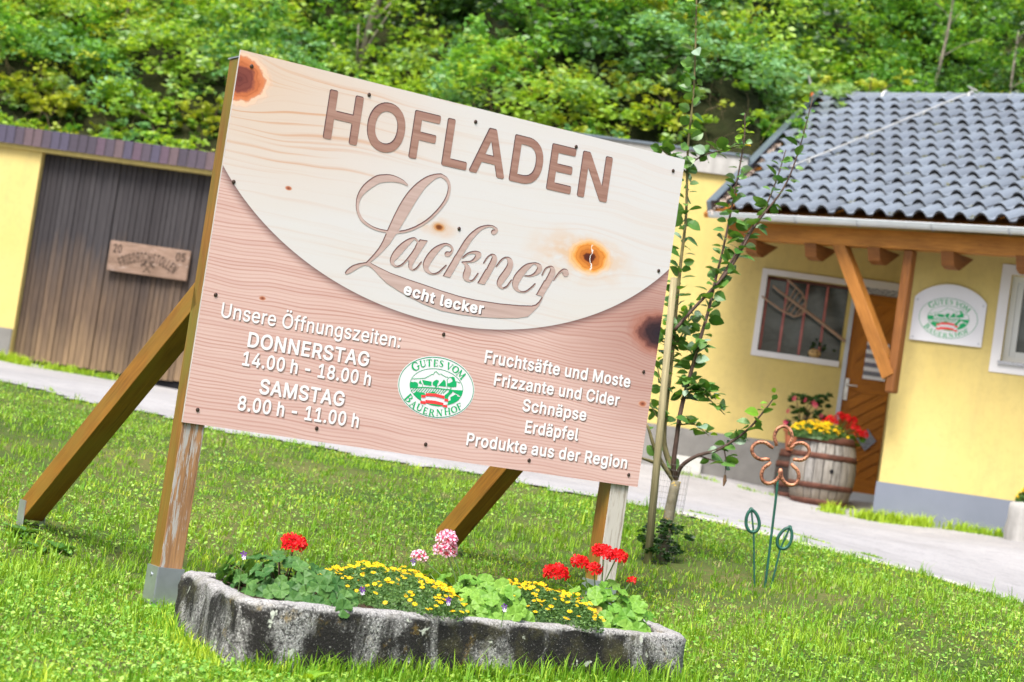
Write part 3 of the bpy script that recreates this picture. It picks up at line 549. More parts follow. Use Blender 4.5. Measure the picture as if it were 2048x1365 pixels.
        'a': [421.0,[[136,-27,108,-21,76,-8,52,9,32,33,19,57,11,93,11,121,17,153,27,173,44,193,88,220,140,234,252,251,256,257,252,281,242,297,224,307,204,311,176,309,144,297,131,285,115,261,100,254,32,273,22,285,22,297,35,325,56,352,84,375,108,387,140,398,180,404,216,403,252,397,288,382,316,362,335,337,352,297,357,253,356,-6,350,-15,340,-20,276,-20,264,-15,256,2,232,-13,204,-24,172,-29],[143,69,188,66,212,73,228,83,242,97,252,117,256,157,252,160,164,146,140,140,124,131,114,117,114,93,124,78]]],
        'c': [427.0,[[180,-26,140,-17,108,-2,78,22,48,59,30,94,20,130,15,170,16,226,25,266,39,302,66,342,92,367,120,384,156,398,188,403,236,402,292,386,332,360,367,318,381,282,381,270,368,258,300,242,287,250,264,290,244,303,200,310,164,299,145,282,134,266,119,222,117,166,131,114,145,94,163,78,200,66,228,68,256,80,274,98,289,130,300,137,372,120,381,110,383,98,372,69,353,38,332,16,308,-1,276,-17,248,-25]]],
        'd': [456.0,[[172,-26,128,-15,88,8,62,34,38,74,23,114,15,170,17,230,30,286,46,318,73,354,100,377,132,393,176,403,220,403,252,395,289,374,293,518,308,529,380,527,388,521,392,510,391,-6,386,-14,376,-20,312,-20,296,-10,292,8,268,-10,240,-22,208,-28],[181,70,220,68,252,82,276,112,289,154,291,214,279,262,268,279,252,295,220,309,180,307,152,291,130,262,118,222,117,166,130,118,152,86]]],
        'e': [436.0,[[184,-26,140,-17,108,-2,77,22,53,50,32,90,19,130,15,170,16,226,25,266,39,302,64,341,88,364,120,385,152,397,188,403,228,403,272,393,304,378,334,354,357,326,375,290,385,258,391,210,390,162,384,154,372,149,124,149,119,146,128,114,143,94,160,79,200,67,232,68,256,76,276,93,292,119,304,125,372,110,382,102,385,90,375,62,357,34,340,16,312,-4,288,-15,252,-25],[120,242,285,242,275,270,256,294,232,307,204,310,176,306,152,292,132,270]]],
        'f': [285.0,[[76,-19,67,-14,61,-2,61,306,4,307,-9,314,-14,326,-13,386,-7,394,4,399,60,400,62,446,69,478,86,506,116,531,144,543,176,550,208,549,240,543,256,536,263,522,244,458,228,448,200,454,176,451,168,445,163,430,164,399,232,399,244,391,248,382,248,330,244,315,232,307,163,306,161,-6,156,-14,144,-20]]],
        'g': [457.0,[[176,-169,128,-159,76,-131,53,-109,37,-85,31,-69,35,-57,92,-23,104,-21,116,-28,141,-57,164,-70,204,-77,244,-72,268,-60,282,-45,290,-21,291,11,288,15,256,-4,232,-12,196,-15,164,-13,116,2,88,19,66,39,45,67,31,95,17,151,15,215,29,283,46,319,76,357,103,379,144,397,180,403,232,401,262,391,292,371,296,389,308,398,380,397,388,391,392,379,392,-9,389,-45,381,-73,356,-114,336,-133,311,-149,252,-167],[177,83,216,80,248,89,272,111,287,147,292,203,282,255,260,289,244,301,224,308,184,308,156,295,135,271,119,227,117,171,127,131,148,99]]],
        'h': [442.0,[[47,-19,39,-14,33,-2,33,510,38,522,47,528,115,529,127,524,134,510,135,374,167,393,195,401,227,404,267,400,295,391,318,378,343,354,359,330,370,302,376,258,377,-2,371,-14,359,-20,295,-20,279,-10,274,258,267,278,251,297,231,307,203,309,179,303,159,292,144,274,137,254,131,-10,115,-20]]],
        'i': [198.0,[[47,-19,39,-14,33,-2,33,382,39,393,51,399,119,398,131,390,134,378,134,-2,128,-14,119,-19],[67,425,47,435,29,454,21,478,24,502,36,522,59,539,83,544,107,540,128,526,142,506,146,482,142,462,131,444,113,430,91,423]]],
        'k': [412.0,[[47,-19,39,-14,33,-2,33,510,38,522,47,528,115,529,127,524,134,510,135,256,275,397,363,399,377,390,380,378,375,366,228,214,387,13,392,-2,386,-14,375,-20,295,-20,283,-17,151,148,134,130,131,-10,115,-20]]],
        'l': [221.0,[[115,-20,83,-11,59,7,43,32,34,68,33,508,39,523,51,529,119,528,133,516,135,80,139,73,171,74,184,68,189,60,201,4,195,-11,183,-17,151,-22]]],
        'n': [441.0,[[47,-19,39,-14,33,-2,33,378,36,390,51,399,115,399,127,392,135,374,155,387,183,398,239,404,279,397,315,380,343,354,359,330,375,274,377,2,374,-10,367,-17,355,-20,295,-20,279,-10,274,258,267,278,251,297,231,307,207,309,183,305,159,292,144,274,137,254,131,-10,115,-20]]],
        'o': [447.0,[[180,-26,140,-17,108,-2,78,22,48,59,30,94,20,130,14,186,17,230,25,266,39,302,66,342,92,367,120,384,156,398,204,404,244,401,280,391,312,375,346,346,368,317,385,282,395,246,401,190,398,146,389,106,369,62,350,34,324,9,296,-8,260,-22,224,-27],[180,70,220,67,252,78,279,106,295,146,298,206,285,258,263,290,245,302,228,308,188,308,160,296,136,270,121,230,116,174,126,126,148,91]]],
        'p': [456.0,[[47,-162,36,-153,33,-141,35,387,41,395,51,399,115,399,128,391,135,372,175,396,227,404,263,401,307,387,338,367,362,343,387,303,400,267,409,211,409,167,400,111,388,75,369,43,339,11,311,-8,279,-21,231,-28,195,-25,167,-15,135,5,131,-153,115,-163],[193,71,231,68,263,79,289,107,305,151,308,203,297,255,275,289,259,301,239,308,203,308,171,294,149,267,136,227,133,175,143,123,163,91]]],
        'r': [291.0,[[47,-19,39,-14,33,-2,35,388,51,399,115,399,125,394,135,379,163,395,187,403,251,402,259,396,263,386,263,322,259,310,247,302,199,306,171,298,149,282,137,258,131,-10,115,-20]]],
        's': [397.0,[[154,-26,102,-14,74,1,54,17,35,42,23,66,16,94,20,106,30,113,98,127,111,118,122,90,134,78,154,68,182,65,210,68,232,78,246,94,246,113,239,122,226,130,114,160,67,186,48,206,34,230,28,258,29,298,37,322,50,345,66,362,94,382,122,394,158,402,226,401,272,386,309,358,327,334,338,310,344,290,340,278,330,271,262,258,251,266,242,286,226,304,206,311,178,313,154,307,138,297,130,282,131,266,138,258,154,249,266,219,310,194,330,174,343,150,350,122,349,82,341,58,327,34,304,10,281,-6,226,-24]]],
        't': [259.0,[[144,-22,116,-16,89,-2,68,18,54,42,45,90,45,306,0,308,-13,322,-13,386,0,398,44,400,45,474,52,486,60,490,136,488,146,474,148,399,208,399,217,394,224,382,224,326,219,314,208,307,147,306,146,98,149,78,156,72,176,70,204,74,218,66,233,-2,224,-15,204,-21]]],
        'u': [442.0,[[155,-23,119,-13,83,8,58,37,41,77,33,137,36,389,44,397,59,399,115,399,131,389,136,121,143,101,159,82,179,72,203,70,227,74,248,85,262,101,273,125,279,389,295,399,367,396,374,389,377,377,375,-9,359,-20,295,-20,283,-13,275,6,255,-8,227,-19,195,-24]]],
        'z': [412.0,[[36,-19,28,-14,22,-2,24,55,214,302,40,305,32,311,28,322,28,382,32,391,48,399,332,399,344,396,353,382,351,322,165,78,348,74,359,58,356,-10,340,-20]]],
        'ä': [421.0,[[136,-27,108,-21,76,-8,52,9,32,33,19,57,11,93,11,121,17,153,27,173,44,193,88,220,140,234,252,251,256,257,252,281,242,297,224,307,204,311,176,309,144,297,131,285,115,261,100,254,32,273,22,285,22,297,35,325,56,352,84,375,108,387,140,398,180,404,216,403,252,397,288,382,316,362,335,337,352,297,357,253,356,-6,350,-15,340,-20,276,-20,264,-15,256,2,232,-13,204,-24,172,-29],[143,69,188,66,212,73,228,83,242,97,252,117,256,157,252,160,164,146,140,140,124,131,114,117,114,93,124,78],[104,424,84,433,65,453,58,473,59,497,70,521,88,536,108,542,132,541,156,530,170,513,177,493,176,469,167,449,148,431,128,424],[248,424,228,433,209,453,202,473,203,497,214,521,232,536,252,542,276,541,300,530,314,513,320,493,320,469,311,449,292,431,268,423]]],
    },
    'heavy': {
        'c': [444.6,[[188,-38,148,-31,104,-12,72,12,48,39,28,72,13,110,4,166,4,210,9,250,21,290,46,334,72,364,100,386,136,403,184,414,228,414,288,400,338,370,377,322,392,286,392,270,386,258,376,249,300,231,280,241,260,278,240,293,204,299,171,290,144,262,129,218,128,166,142,118,156,98,176,83,196,78,220,78,252,91,266,106,281,138,292,146,308,148,380,128,392,114,394,98,383,66,366,38,346,14,321,-6,292,-22,260,-33,228,-38]]],
        'e': [453.6,[[192,-38,152,-32,116,-19,83,2,48,38,28,72,13,110,5,150,4,206,9,250,21,290,45,334,69,362,100,386,132,402,168,412,216,415,264,407,297,394,332,371,359,342,381,306,395,262,401,214,402,166,392,146,376,138,132,138,139,118,156,96,172,85,196,78,228,78,252,86,266,98,280,122,296,138,316,138,319,134,376,120,386,114,394,102,395,82,379,46,358,18,329,-6,296,-24,268,-33,228,-39],[136,254,270,254,260,274,244,289,228,296,204,299,180,296,164,288,148,273]]],
        'h': [459.6,[[47,-30,31,-22,22,-2,22,514,31,531,47,539,119,540,137,530,145,514,147,395,179,409,211,414,243,414,283,407,311,396,335,379,354,358,369,334,381,302,388,258,388,-2,379,-22,363,-30,291,-31,271,-18,265,-2,263,258,255,277,242,290,227,296,203,298,183,293,165,282,155,270,147,250,145,-2,142,-14,131,-26,119,-31]]],
        'k': [429.6,[[47,-30,31,-22,22,-2,22,514,31,531,47,539,119,540,137,530,145,514,147,283,271,407,363,410,375,406,387,394,391,374,383,358,242,214,397,18,403,-2,395,-21,379,-30,295,-31,279,-27,151,132,145,126,145,-2,139,-18,119,-31]]],
        'l': [238.6,[[123,-32,79,-21,51,-1,33,28,23,68,22,512,31,531,51,540,123,539,135,532,144,516,145,88,147,83,179,84,195,72,212,8,208,-12,195,-25,163,-32]]],
        'r': [308.6,[[47,-30,31,-22,22,-2,22,378,26,394,35,404,51,410,119,409,139,395,187,414,219,416,255,413,267,404,273,390,274,322,270,306,259,295,247,291,207,295,179,290,157,274,147,254,145,-2,142,-14,131,-26,119,-31]]],
        't': [276.6,[[152,-34,116,-28,87,-14,68,1,50,26,39,54,35,78,34,294,-8,299,-20,310,-25,322,-25,382,-21,394,-4,408,32,410,36,482,44,494,60,502,128,502,144,496,156,478,157,414,160,410,212,409,225,402,234,386,235,326,228,307,208,296,157,294,157,98,161,82,204,85,226,74,232,62,244,-2,237,-18,224,-27,192,-34]]],
    },
    'head': {
        'H': [551,[[50,-18,42,-10,39,2,39,510,44,522,50,527,58,530,126,530,137,526,144,518,146,510,146,310,370,310,371,510,373,518,380,526,390,530,458,530,470,525,476,518,478,510,478,2,474,-12,466,-19,458,-21,394,-21,382,-18,374,-10,371,2,370,211,150,211,146,210,146,2,143,-10,136,-18,126,-21,58,-21]],[[50,-18,47,-6,47,498,48,506,52,514,58,519,66,522,134,522,144,518,146,510,146,310,150,310,154,306,154,302,378,302,379,502,381,510,388,518,398,522,466,522,474,520,477,514,478,506,478,2,474,-12,466,-19,458,-21,390,-21,382,-18,379,-6,379,202,374,203,370,211,150,211,146,210,146,2,143,-10,136,-18,126,-21,58,-21]],[[58,-21,55,-14,55,490,56,498,60,506,66,511,74,514,142,514,146,510,146,310,158,310,162,306,162,294,386,294,387,494,389,502,396,510,406,514,474,514,478,510,478,506,478,2,474,-12,466,-19,458,-21,390,-21,387,-18,387,194,374,195,371,198,370,211,150,211,146,210,145,-6,141,-14,130,-20]]],
        'O': [567,[[230,-25,178,-12,138,8,118,22,91,47,62,86,41,127,27,175,20,227,20,279,22,307,34,359,52,403,76,443,90,460,119,487,158,512,198,528,242,536,290,536,338,527,374,513,394,502,430,474,446,458,470,425,493,379,507,331,513,279,511,203,500,151,482,104,470,83,446,51,414,20,374,-4,334,-19,290,-27,266,-28],[251,75,278,75,306,80,338,94,360,111,382,139,395,167,404,199,408,235,408,275,404,311,395,343,376,379,358,399,334,417,306,429,278,434,242,433,218,426,194,414,174,398,153,371,139,343,130,311,125,275,125,235,129,199,138,167,152,139,170,115,194,95,218,83]],[[230,-25,178,-12,138,8,99,39,70,78,51,115,42,139,31,191,27,247,31,303,42,351,60,395,71,415,94,447,130,482,170,506,206,520,226,524,274,529,322,525,366,512,406,492,442,462,471,423,493,379,507,331,513,283,514,255,510,199,500,151,481,103,462,71,446,51,414,20,374,-4,334,-19,290,-27,266,-28],[259,67,286,67,314,72,346,86,368,103,390,131,403,159,412,191,416,227,416,267,412,303,403,335,384,371,358,399,334,417,306,429,270,435,242,433,210,423,186,409,166,389,144,355,134,327,126,291,124,255,127,215,133,183,143,155,158,130,182,103,202,87,226,75]],[[230,-25,178,-12,154,-1,122,19,106,32,91,51,69,87,49,135,38,187,36,215,36,263,43,315,57,363,79,407,92,427,118,456,154,485,194,505,238,517,282,521,330,517,374,504,409,487,426,475,442,462,458,443,482,403,500,359,511,307,514,255,513,227,506,175,492,127,472,87,446,51,412,19,374,-4,334,-19,290,-27,266,-28],[267,59,298,59,330,66,356,79,382,101,400,127,415,163,423,199,425,239,422,279,416,311,403,343,386,371,358,399,330,420,302,430,266,435,230,430,206,421,186,409,166,389,144,355,134,327,126,291,124,255,127,215,133,183,143,155,158,130,190,95,210,79,234,67]]],
        'F': [444,[[50,-18,42,-10,39,2,39,506,42,520,50,527,62,530,370,530,381,526,388,518,390,510,390,450,386,440,378,433,370,431,146,430,146,302,150,299,354,297,362,292,367,282,367,218,361,206,346,200,150,200,146,198,146,2,143,-10,136,-18,126,-21,58,-21]],[[50,-18,47,-6,47,498,50,512,58,519,66,522,378,522,386,520,390,510,390,450,386,440,378,433,370,431,146,430,146,302,154,298,154,294,158,291,362,289,365,286,367,278,367,218,361,206,346,200,150,200,146,198,146,2,143,-10,136,-18,126,-21,58,-21]],[[58,-21,55,-14,55,490,58,504,66,511,74,514,386,514,390,510,390,450,385,438,374,432,146,430,146,302,150,299,162,298,162,286,166,283,366,283,367,218,361,206,346,200,150,200,146,198,145,-6,141,-14,130,-20]]],
        'L': [427,[[50,-18,42,-10,39,2,39,510,44,522,54,529,126,530,134,528,141,522,146,510,146,78,366,77,377,70,381,62,382,-2,377,-14,370,-19,362,-21,62,-21]],[[50,-18,47,-6,48,506,54,517,66,522,138,521,144,518,146,510,146,78,150,78,154,74,154,70,374,69,380,66,382,58,382,-2,377,-14,370,-19,362,-21,62,-21]],[[58,-21,55,-14,56,498,62,509,74,514,142,514,146,510,146,78,158,78,162,74,162,62,378,62,382,58,382,-2,377,-14,370,-19,362,-21]]],
        'A': [513,[[6,-18,-4,-6,-4,6,182,518,189,526,198,530,278,530,286,527,292,522,297,514,482,10,484,-2,481,-10,474,-18,466,-21,394,-21,382,-16,375,-6,330,119,154,121,148,118,101,-14,94,-19,86,-21,14,-21],[185,222,190,220,218,220,290,220,293,222,238,380]],[[6,-18,3,-10,4,-2,190,510,197,518,206,522,286,522,294,519,482,9,484,-2,481,-10,474,-18,466,-21,394,-21,386,-19,339,110,333,114,330,119,154,121,148,118,101,-14,94,-19,86,-21,14,-21],[193,214,198,212,226,212,298,212,301,214,250,364,246,372,242,372,238,380,185,222,194,218]],[[14,-21,11,-18,12,-10,198,502,205,510,214,514,294,514,298,510,482,9,484,-2,481,-10,474,-18,466,-21,394,-21,390,-19,346,103,336,106,330,119,154,121,148,118,101,-14,94,-19,86,-21],[201,206,206,204,234,204,306,204,309,206,258,356,254,364,250,352,238,380,185,222,205,218]]],
        'D': [536,[[50,-18,42,-10,39,2,39,506,42,520,50,527,58,530,250,529,278,526,318,516,366,495,385,482,412,458,440,422,462,378,476,330,482,286,483,258,480,202,468,150,454,114,441,90,414,54,382,26,342,3,298,-12,270,-18,222,-21,62,-21],[146,78,234,79,282,88,306,98,330,116,346,134,360,158,373,202,377,238,377,274,370,322,359,354,346,376,322,401,298,416,270,426,238,430,146,430]],[[50,-18,47,-6,47,498,48,506,52,514,58,519,70,522,234,522,282,519,333,506,370,489,390,476,408,462,426,442,453,398,470,354,476,330,482,286,482,226,474,174,461,130,450,106,430,74,410,50,378,23,340,2,294,-13,246,-20,218,-21,62,-21],[154,70,242,71,274,75,302,84,326,98,346,116,362,138,373,162,381,194,386,246,383,286,373,330,362,356,346,378,318,404,286,421,238,430,146,430,146,78,150,78,154,74]],[[58,-21,55,-14,55,490,56,498,60,506,66,511,78,514,242,514,290,511,341,498,378,481,398,468,416,454,429,438,453,398,469,358,475,334,482,282,482,226,474,174,461,130,450,106,430,74,410,50,378,23,342,3,298,-12,242,-20],[162,62,250,63,282,67,310,76,334,90,354,108,370,130,381,154,389,186,394,238,391,278,381,322,369,350,346,378,318,404,282,422,238,430,146,430,146,78,158,78,162,74]]],
        'E': [452,[[50,-18,42,-10,39,2,39,506,42,520,50,527,62,530,370,530,382,527,390,520,393,510,393,450,388,438,378,432,146,430,146,310,150,307,358,307,369,302,374,294,376,270,376,226,370,214,362,209,150,208,146,206,146,78,382,77,391,70,396,58,396,-2,393,-10,386,-18,374,-21,62,-21]],[[50,-18,47,-6,47,498,50,512,58,519,70,522,378,522,390,519,393,510,393,450,388,438,378,432,146,430,146,310,154,306,154,302,158,299,366,299,374,294,376,270,376,226,370,214,362,209,150,208,146,206,146,78,150,78,154,74,154,70,390,69,394,66,396,58,396,-2,393,-10,386,-18,374,-21,62,-21]],[[58,-21,55,-14,55,490,58,504,66,511,74,514,390,514,393,510,393,450,388,438,378,432,146,430,146,310,150,307,162,306,162,294,166,291,374,291,376,270,376,226,370,214,362,209,150,208,146,206,146,78,158,78,162,74,162,62,394,62,396,58,396,2,393,-10,386,-18,374,-21]]],
        'N': [557,[[50,-18,42,-10,39,2,39,510,44,522,50,527,58,530,138,530,150,525,374,173,378,170,379,514,386,525,398,530,462,530,475,526,482,518,484,510,484,2,483,-6,479,-14,470,-20,462,-21,386,-21,378,-19,371,-14,185,278,146,343,145,-6,138,-16,126,-21,58,-21]],[[50,-18,47,-6,47,498,48,506,52,514,58,519,66,522,146,522,155,518,374,173,386,162,387,506,394,517,406,522,470,522,482,518,484,506,484,2,483,-6,479,-14,470,-20,462,-21,386,-21,377,-18,193,270,154,335,150,336,146,343,145,-6,138,-16,126,-21,58,-21]],[[58,-21,55,-14,55,490,56,498,60,506,66,511,74,514,158,513,374,173,382,170,394,154,395,498,399,506,410,513,482,514,484,506,484,2,483,-6,479,-14,470,-20,462,-21,386,-21,379,-18,201,262,162,327,158,322,146,343,145,-6,141,-14,130,-20]]],
    },
    'script': [
        [[9607,11889,9468,11845,9271,11759,9138,11683,9002,11586,8850,11457,8701,11310,8564,11151,8423,10964,8318,10804,8222,10632,8125,10435,8020,10194,7868,9776,7657,9103,7345,9096,7138,9114,6991,9138,6868,9172,6714,9229,6591,9288,6494,9348,6410,9421,6334,9507,6263,9613,6217,9712,6195,9808,6190,9901,6197,10022,6220,10140,6254,10228,6307,10321,6377,10416,6489,10543,6628,10680,6769,10805,6907,10912,6994,10965,7069,10997,7306,11070,7533,11119,7722,11140,7965,11146,8067,11135,8262,11092,8282,11098,8301,11114,8307,11133,8300,11157,8175,11241,8090,11288,7984,11328,7834,11367,7663,11399,7525,11414,7383,11411,7243,11392,6923,11311,6824,11271,6746,11227,6615,11129,6474,11001,6343,10862,6261,10759,6158,10588,6088,10417,6039,10231,6029,10085,6049,9856,6087,9693,6152,9555,6261,9386,6374,9269,6486,9195,6654,9119,6857,9052,7019,9015,7243,8988,7386,8981,7628,8989,7531,8648,7456,8457,7367,8267,7224,8036,7105,7870,6930,7644,6921,7623,6704,7559,6565,7508,6409,7437,6301,7372,6192,7276,6081,7148,6029,7041,6031,7010,6046,6988,6074,6974,6104,6973,6234,7030,6334,7101,6655,7356,6724,7402,6821,7452,6886,7481,7077,7477,7316,7365,7614,7150,8023,6910,8576,6707,9215,6513,9921,6332,10786,6205,11787,6199,12723,6248,13681,6358,14538,6499,15039,6639,15273,6897,15511,7180,15638,7492,15682,7685,15821,8005,15859,8053,15925,8198,16071,8555,16097,8646,16107,8727,16103,8800,16087,8864,16057,8918,16010,8970,15943,9009,15878,9026,15808,9022,15726,8993,15641,8945,15572,8887,15540,8847,15507,8783,15428,8551,15432,8531,15449,8519,15473,8520,15492,8535,15584,8777,15614,8827,15654,8870,15716,8916,15782,8944,15807,8941,15823,8904,15824,8838,15793,8726,15644,8344,15605,8345,15292,7647,15602,7643,15611,7640,15602,7592,15494,7382,15346,7226,15151,7148,14562,7066,13565,6981,12407,6942,11542,6967,10639,7052,9741,7169,8934,7263,8095,7383,7553,7513,7088,7640,7263,7803,7382,7931,7745,8385,7872,8576,8023,8877,8118,9039,8434,9127,8542,9165,8663,9217,8822,9299,8980,9393,9278,9602,9507,9794,9699,9994,9934,10290,10122,10572,10199,10709,10259,10837,10296,10941,10325,11056,10343,11188,10347,11318,10333,11438,10302,11549,10253,11649,10200,11722,10122,11797,10056,11839,9970,11872,9792,11921,9763,11921],[9749,11750,9776,11757,9923,11719,9986,11693,10046,11653,10106,11601,10149,11544,10177,11485,10195,11411,10202,11310,10197,11212,10181,11099,10154,10991,10074,10788,9948,10558,9787,10322,9580,10065,9405,9880,9189,9694,8938,9512,8661,9353,8467,9265,8183,9173,8779,10518,8916,10798,9084,11108,9157,11216,9248,11330,9496,11596,9618,11695],[12363,10194,12240,10159,12113,10111,12017,10060,11929,10003,11824,9918,11695,9794,11582,9669,11491,9550,11425,9452,11345,9311,11165,8936,11048,8668,11033,8669,10911,8381,10589,7674,10941,7663,11270,8386,11263,8404,11435,8803,11658,9284,11743,9436,11840,9584,11990,9781,12092,9896,12189,9980,12311,10058,12437,10116,12532,10135,12593,10133,12663,10121,12720,10099,12766,10072,12668,10048,12634,10023,12610,9990,12599,9950,12603,9912,12623,9876,12657,9849,12713,9833,12779,9843,12828,9874,12897,9946,12924,10016,12923,10081,12889,10134,12829,10170,12716,10210,12615,10224,12494,10220],[8912,9032,8816,8999,8704,8937,8607,8871,8481,8766,8364,8651,8257,8526,8164,8398,8097,8287,8048,8183,8010,8074,7990,7976,7992,7881,8014,7815,8050,7764,8106,7717,8188,7674,8270,7653,8356,7653,8438,7676,8524,7719,8601,7771,8676,7841,8754,7934,8852,8073,8881,7909,8878,7864,8901,7773,8922,7732,8961,7694,9033,7655,9093,7641,9150,7649,9242,7692,9327,7764,9390,7854,9502,8057,9507,8077,9493,8097,9471,8102,9448,8092,9286,7827,9229,7766,9166,7723,9124,7711,9097,7730,9068,7789,9072,7847,9153,8072,9366,8519,9629,9015,9243,9004,9205,8927,9175,8932,9087,9000,9036,9028,8976,9040],[8979,8936,9000,8942,9023,8932,9126,8853,9050,8606,8917,8343,8717,8023,8645,7926,8580,7854,8499,7785,8420,7740,8352,7722,8292,7733,8246,7760,8209,7805,8194,7847,8203,7886,8373,8097,8711,8587,8936,8891],[10419,9055,10295,9006,10154,8928,10043,8851,9941,8763,9839,8648,9754,8530,9676,8401,9613,8268,9579,8166,9563,8067,9566,7972,9587,7892,9628,7816,9693,7744,9775,7687,9869,7651,9984,7634,10105,7640,10224,7670,10340,7721,10399,7761,10450,7811,10702,8125,10704,8145,10691,8162,10668,8167,10648,8158,10358,7829,10267,7765,10164,7720,10115,7709,10071,7709,10018,7719,9978,7736,9904,7787,9870,7832,9852,7874,9847,7931,9873,8012,9937,8158,10038,8350,10212,8638,10360,8841,10441,8928,10481,8954,10530,8970,10588,8974,10664,8964,10703,8951,10744,8926,10786,8888,10804,8859,10805,8827,10790,8787,10732,8739,10650,8740,10607,8733,10567,8713,10535,8682,10516,8640,10516,8595,10536,8553,10575,8522,10617,8509,10661,8508,10765,8549,10803,8585,10872,8703,10906,8806,10911,8872,10892,8926,10829,8990,10747,9039,10646,9067,10519,9074],[11881,8980,11734,8924,11604,8849,11504,8757,11376,8615,11368,8597,11372,8578,11384,8568,11400,8563,11422,8568,11614,8749,11668,8786,11737,8817,11822,8844,11910,8858,11955,8856,12008,8840,11987,8752,11965,8702,11903,8620,11840,8567,11779,8534,11708,8509,11407,8436,11391,8426,11384,8412,11394,8386,11432,8378,11539,8316,11556,8293,11572,8251,11587,8149,11548,8007,11537,7895,11544,7825,11569,7764,11616,7707,11682,7665,11761,7641,11875,7632,11940,7642,12004,7665,12065,7699,12119,7741,12192,7838,12304,8059,12299,8078,12283,8090,12260,8092,12238,8080,12101,7839,12052,7782,12004,7741,11964,7721,11928,7716,11887,7732,11850,7767,11847,7812,11890,7903,11908,7997,11909,8101,11887,8189,11848,8253,11778,8319,11681,8380,11595,8410,11778,8449,11878,8478,11983,8518,12086,8575,12172,8644,12234,8718,12277,8790,12295,8865,12288,8909,12270,8945,12235,8978,12193,8996,12116,9007,12034,9008,11953,8998],[12794,9019,12747,8997,12691,8958,12587,8857,12533,8770,12441,8565,12441,8545,12455,8532,12478,8529,12499,8541,12617,8778,12676,8854,12736,8913,12770,8936,12799,8943,12822,8919,12831,8881,12771,8694,12638,8332,12634,8326,12610,8331,12606,8326,12305,7662,12311,7657,12660,7652,12666,7659,12776,7900,12811,7951,13056,8555,13087,8658,13102,8759,13097,8850,13072,8917,13026,8975,12953,9016,12875,9030],[13502,9013,13438,8986,13383,8953,13291,8871,13211,8759,13074,8519,13080,8504,13097,8493,13120,8495,13133,8504,13327,8793,13391,8863,13457,8921,13506,8946,13544,8949,13570,8933,13600,8892,13622,8844,13635,8780,13633,8721,13620,8666,13585,8581,13506,8430,13313,8115,13267,7996,13247,7888,13249,7829,13263,7773,13286,7731,13311,7702,13362,7668,13457,7629,13509,7613,13555,7609,13614,7621,13692,7656,13761,7700,13814,7747,13882,7841,13992,8067,13986,8086,13968,8096,13945,8094,13932,8084,13784,7832,13733,7774,13666,7718,13610,7687,13574,7680,13546,7696,13518,7737,13509,7769,13521,7803,13749,8167,13841,8341,13911,8539,13931,8687,13922,8778,13895,8865,13859,8925,13807,8975,13742,9009,13660,9030,13583,9031],[14904,9009,14728,8956,14633,8919,14554,8875,14475,8815,14366,8711,14236,8556,14134,8414,14062,8283,14024,8171,14009,8070,14012,7965,14032,7877,14071,7798,14131,7729,14211,7672,14285,7640,14413,7616,14551,7615,14672,7631,14760,7662,14878,7740,15016,7865,15087,7943,15202,8095,15204,8115,15189,8134,15165,8139,15143,8131,14994,7954,14860,7826,14753,7744,14653,7699,14548,7682,14460,7696,14416,7718,14382,7746,14355,7780,14338,7817,14329,7888,14343,7969,14405,8124,14486,8290,14582,8458,14681,8607,14791,8758,14927,8925,15002,8937,15045,8935,15102,8901,15146,8853,15150,8820,15138,8765,15080,8643,15008,8551,14904,8475,14840,8442,14775,8418,14564,8384,14548,8360,14564,8339,14725,8346,14824,8359,14935,8389,15037,8426,15166,8492,15260,8555,15332,8620,15382,8695,15408,8779,15404,8865,15374,8932,15321,8983,15229,9020,15102,9038,15017,9034],[16502,9016,16451,8991,16388,8943,16320,8877,16262,8806,16044,8437,16044,8417,16057,8404,16081,8400,16103,8411,16312,8729,16381,8802,16459,8856,16482,8865,16479,8791,16498,8748,16531,8715,16574,8693,16631,8684,16693,8693,16744,8719,16782,8757,16805,8807,16806,8854,16768,8935,16735,8976,16686,9007,16619,9023,16555,9026]],
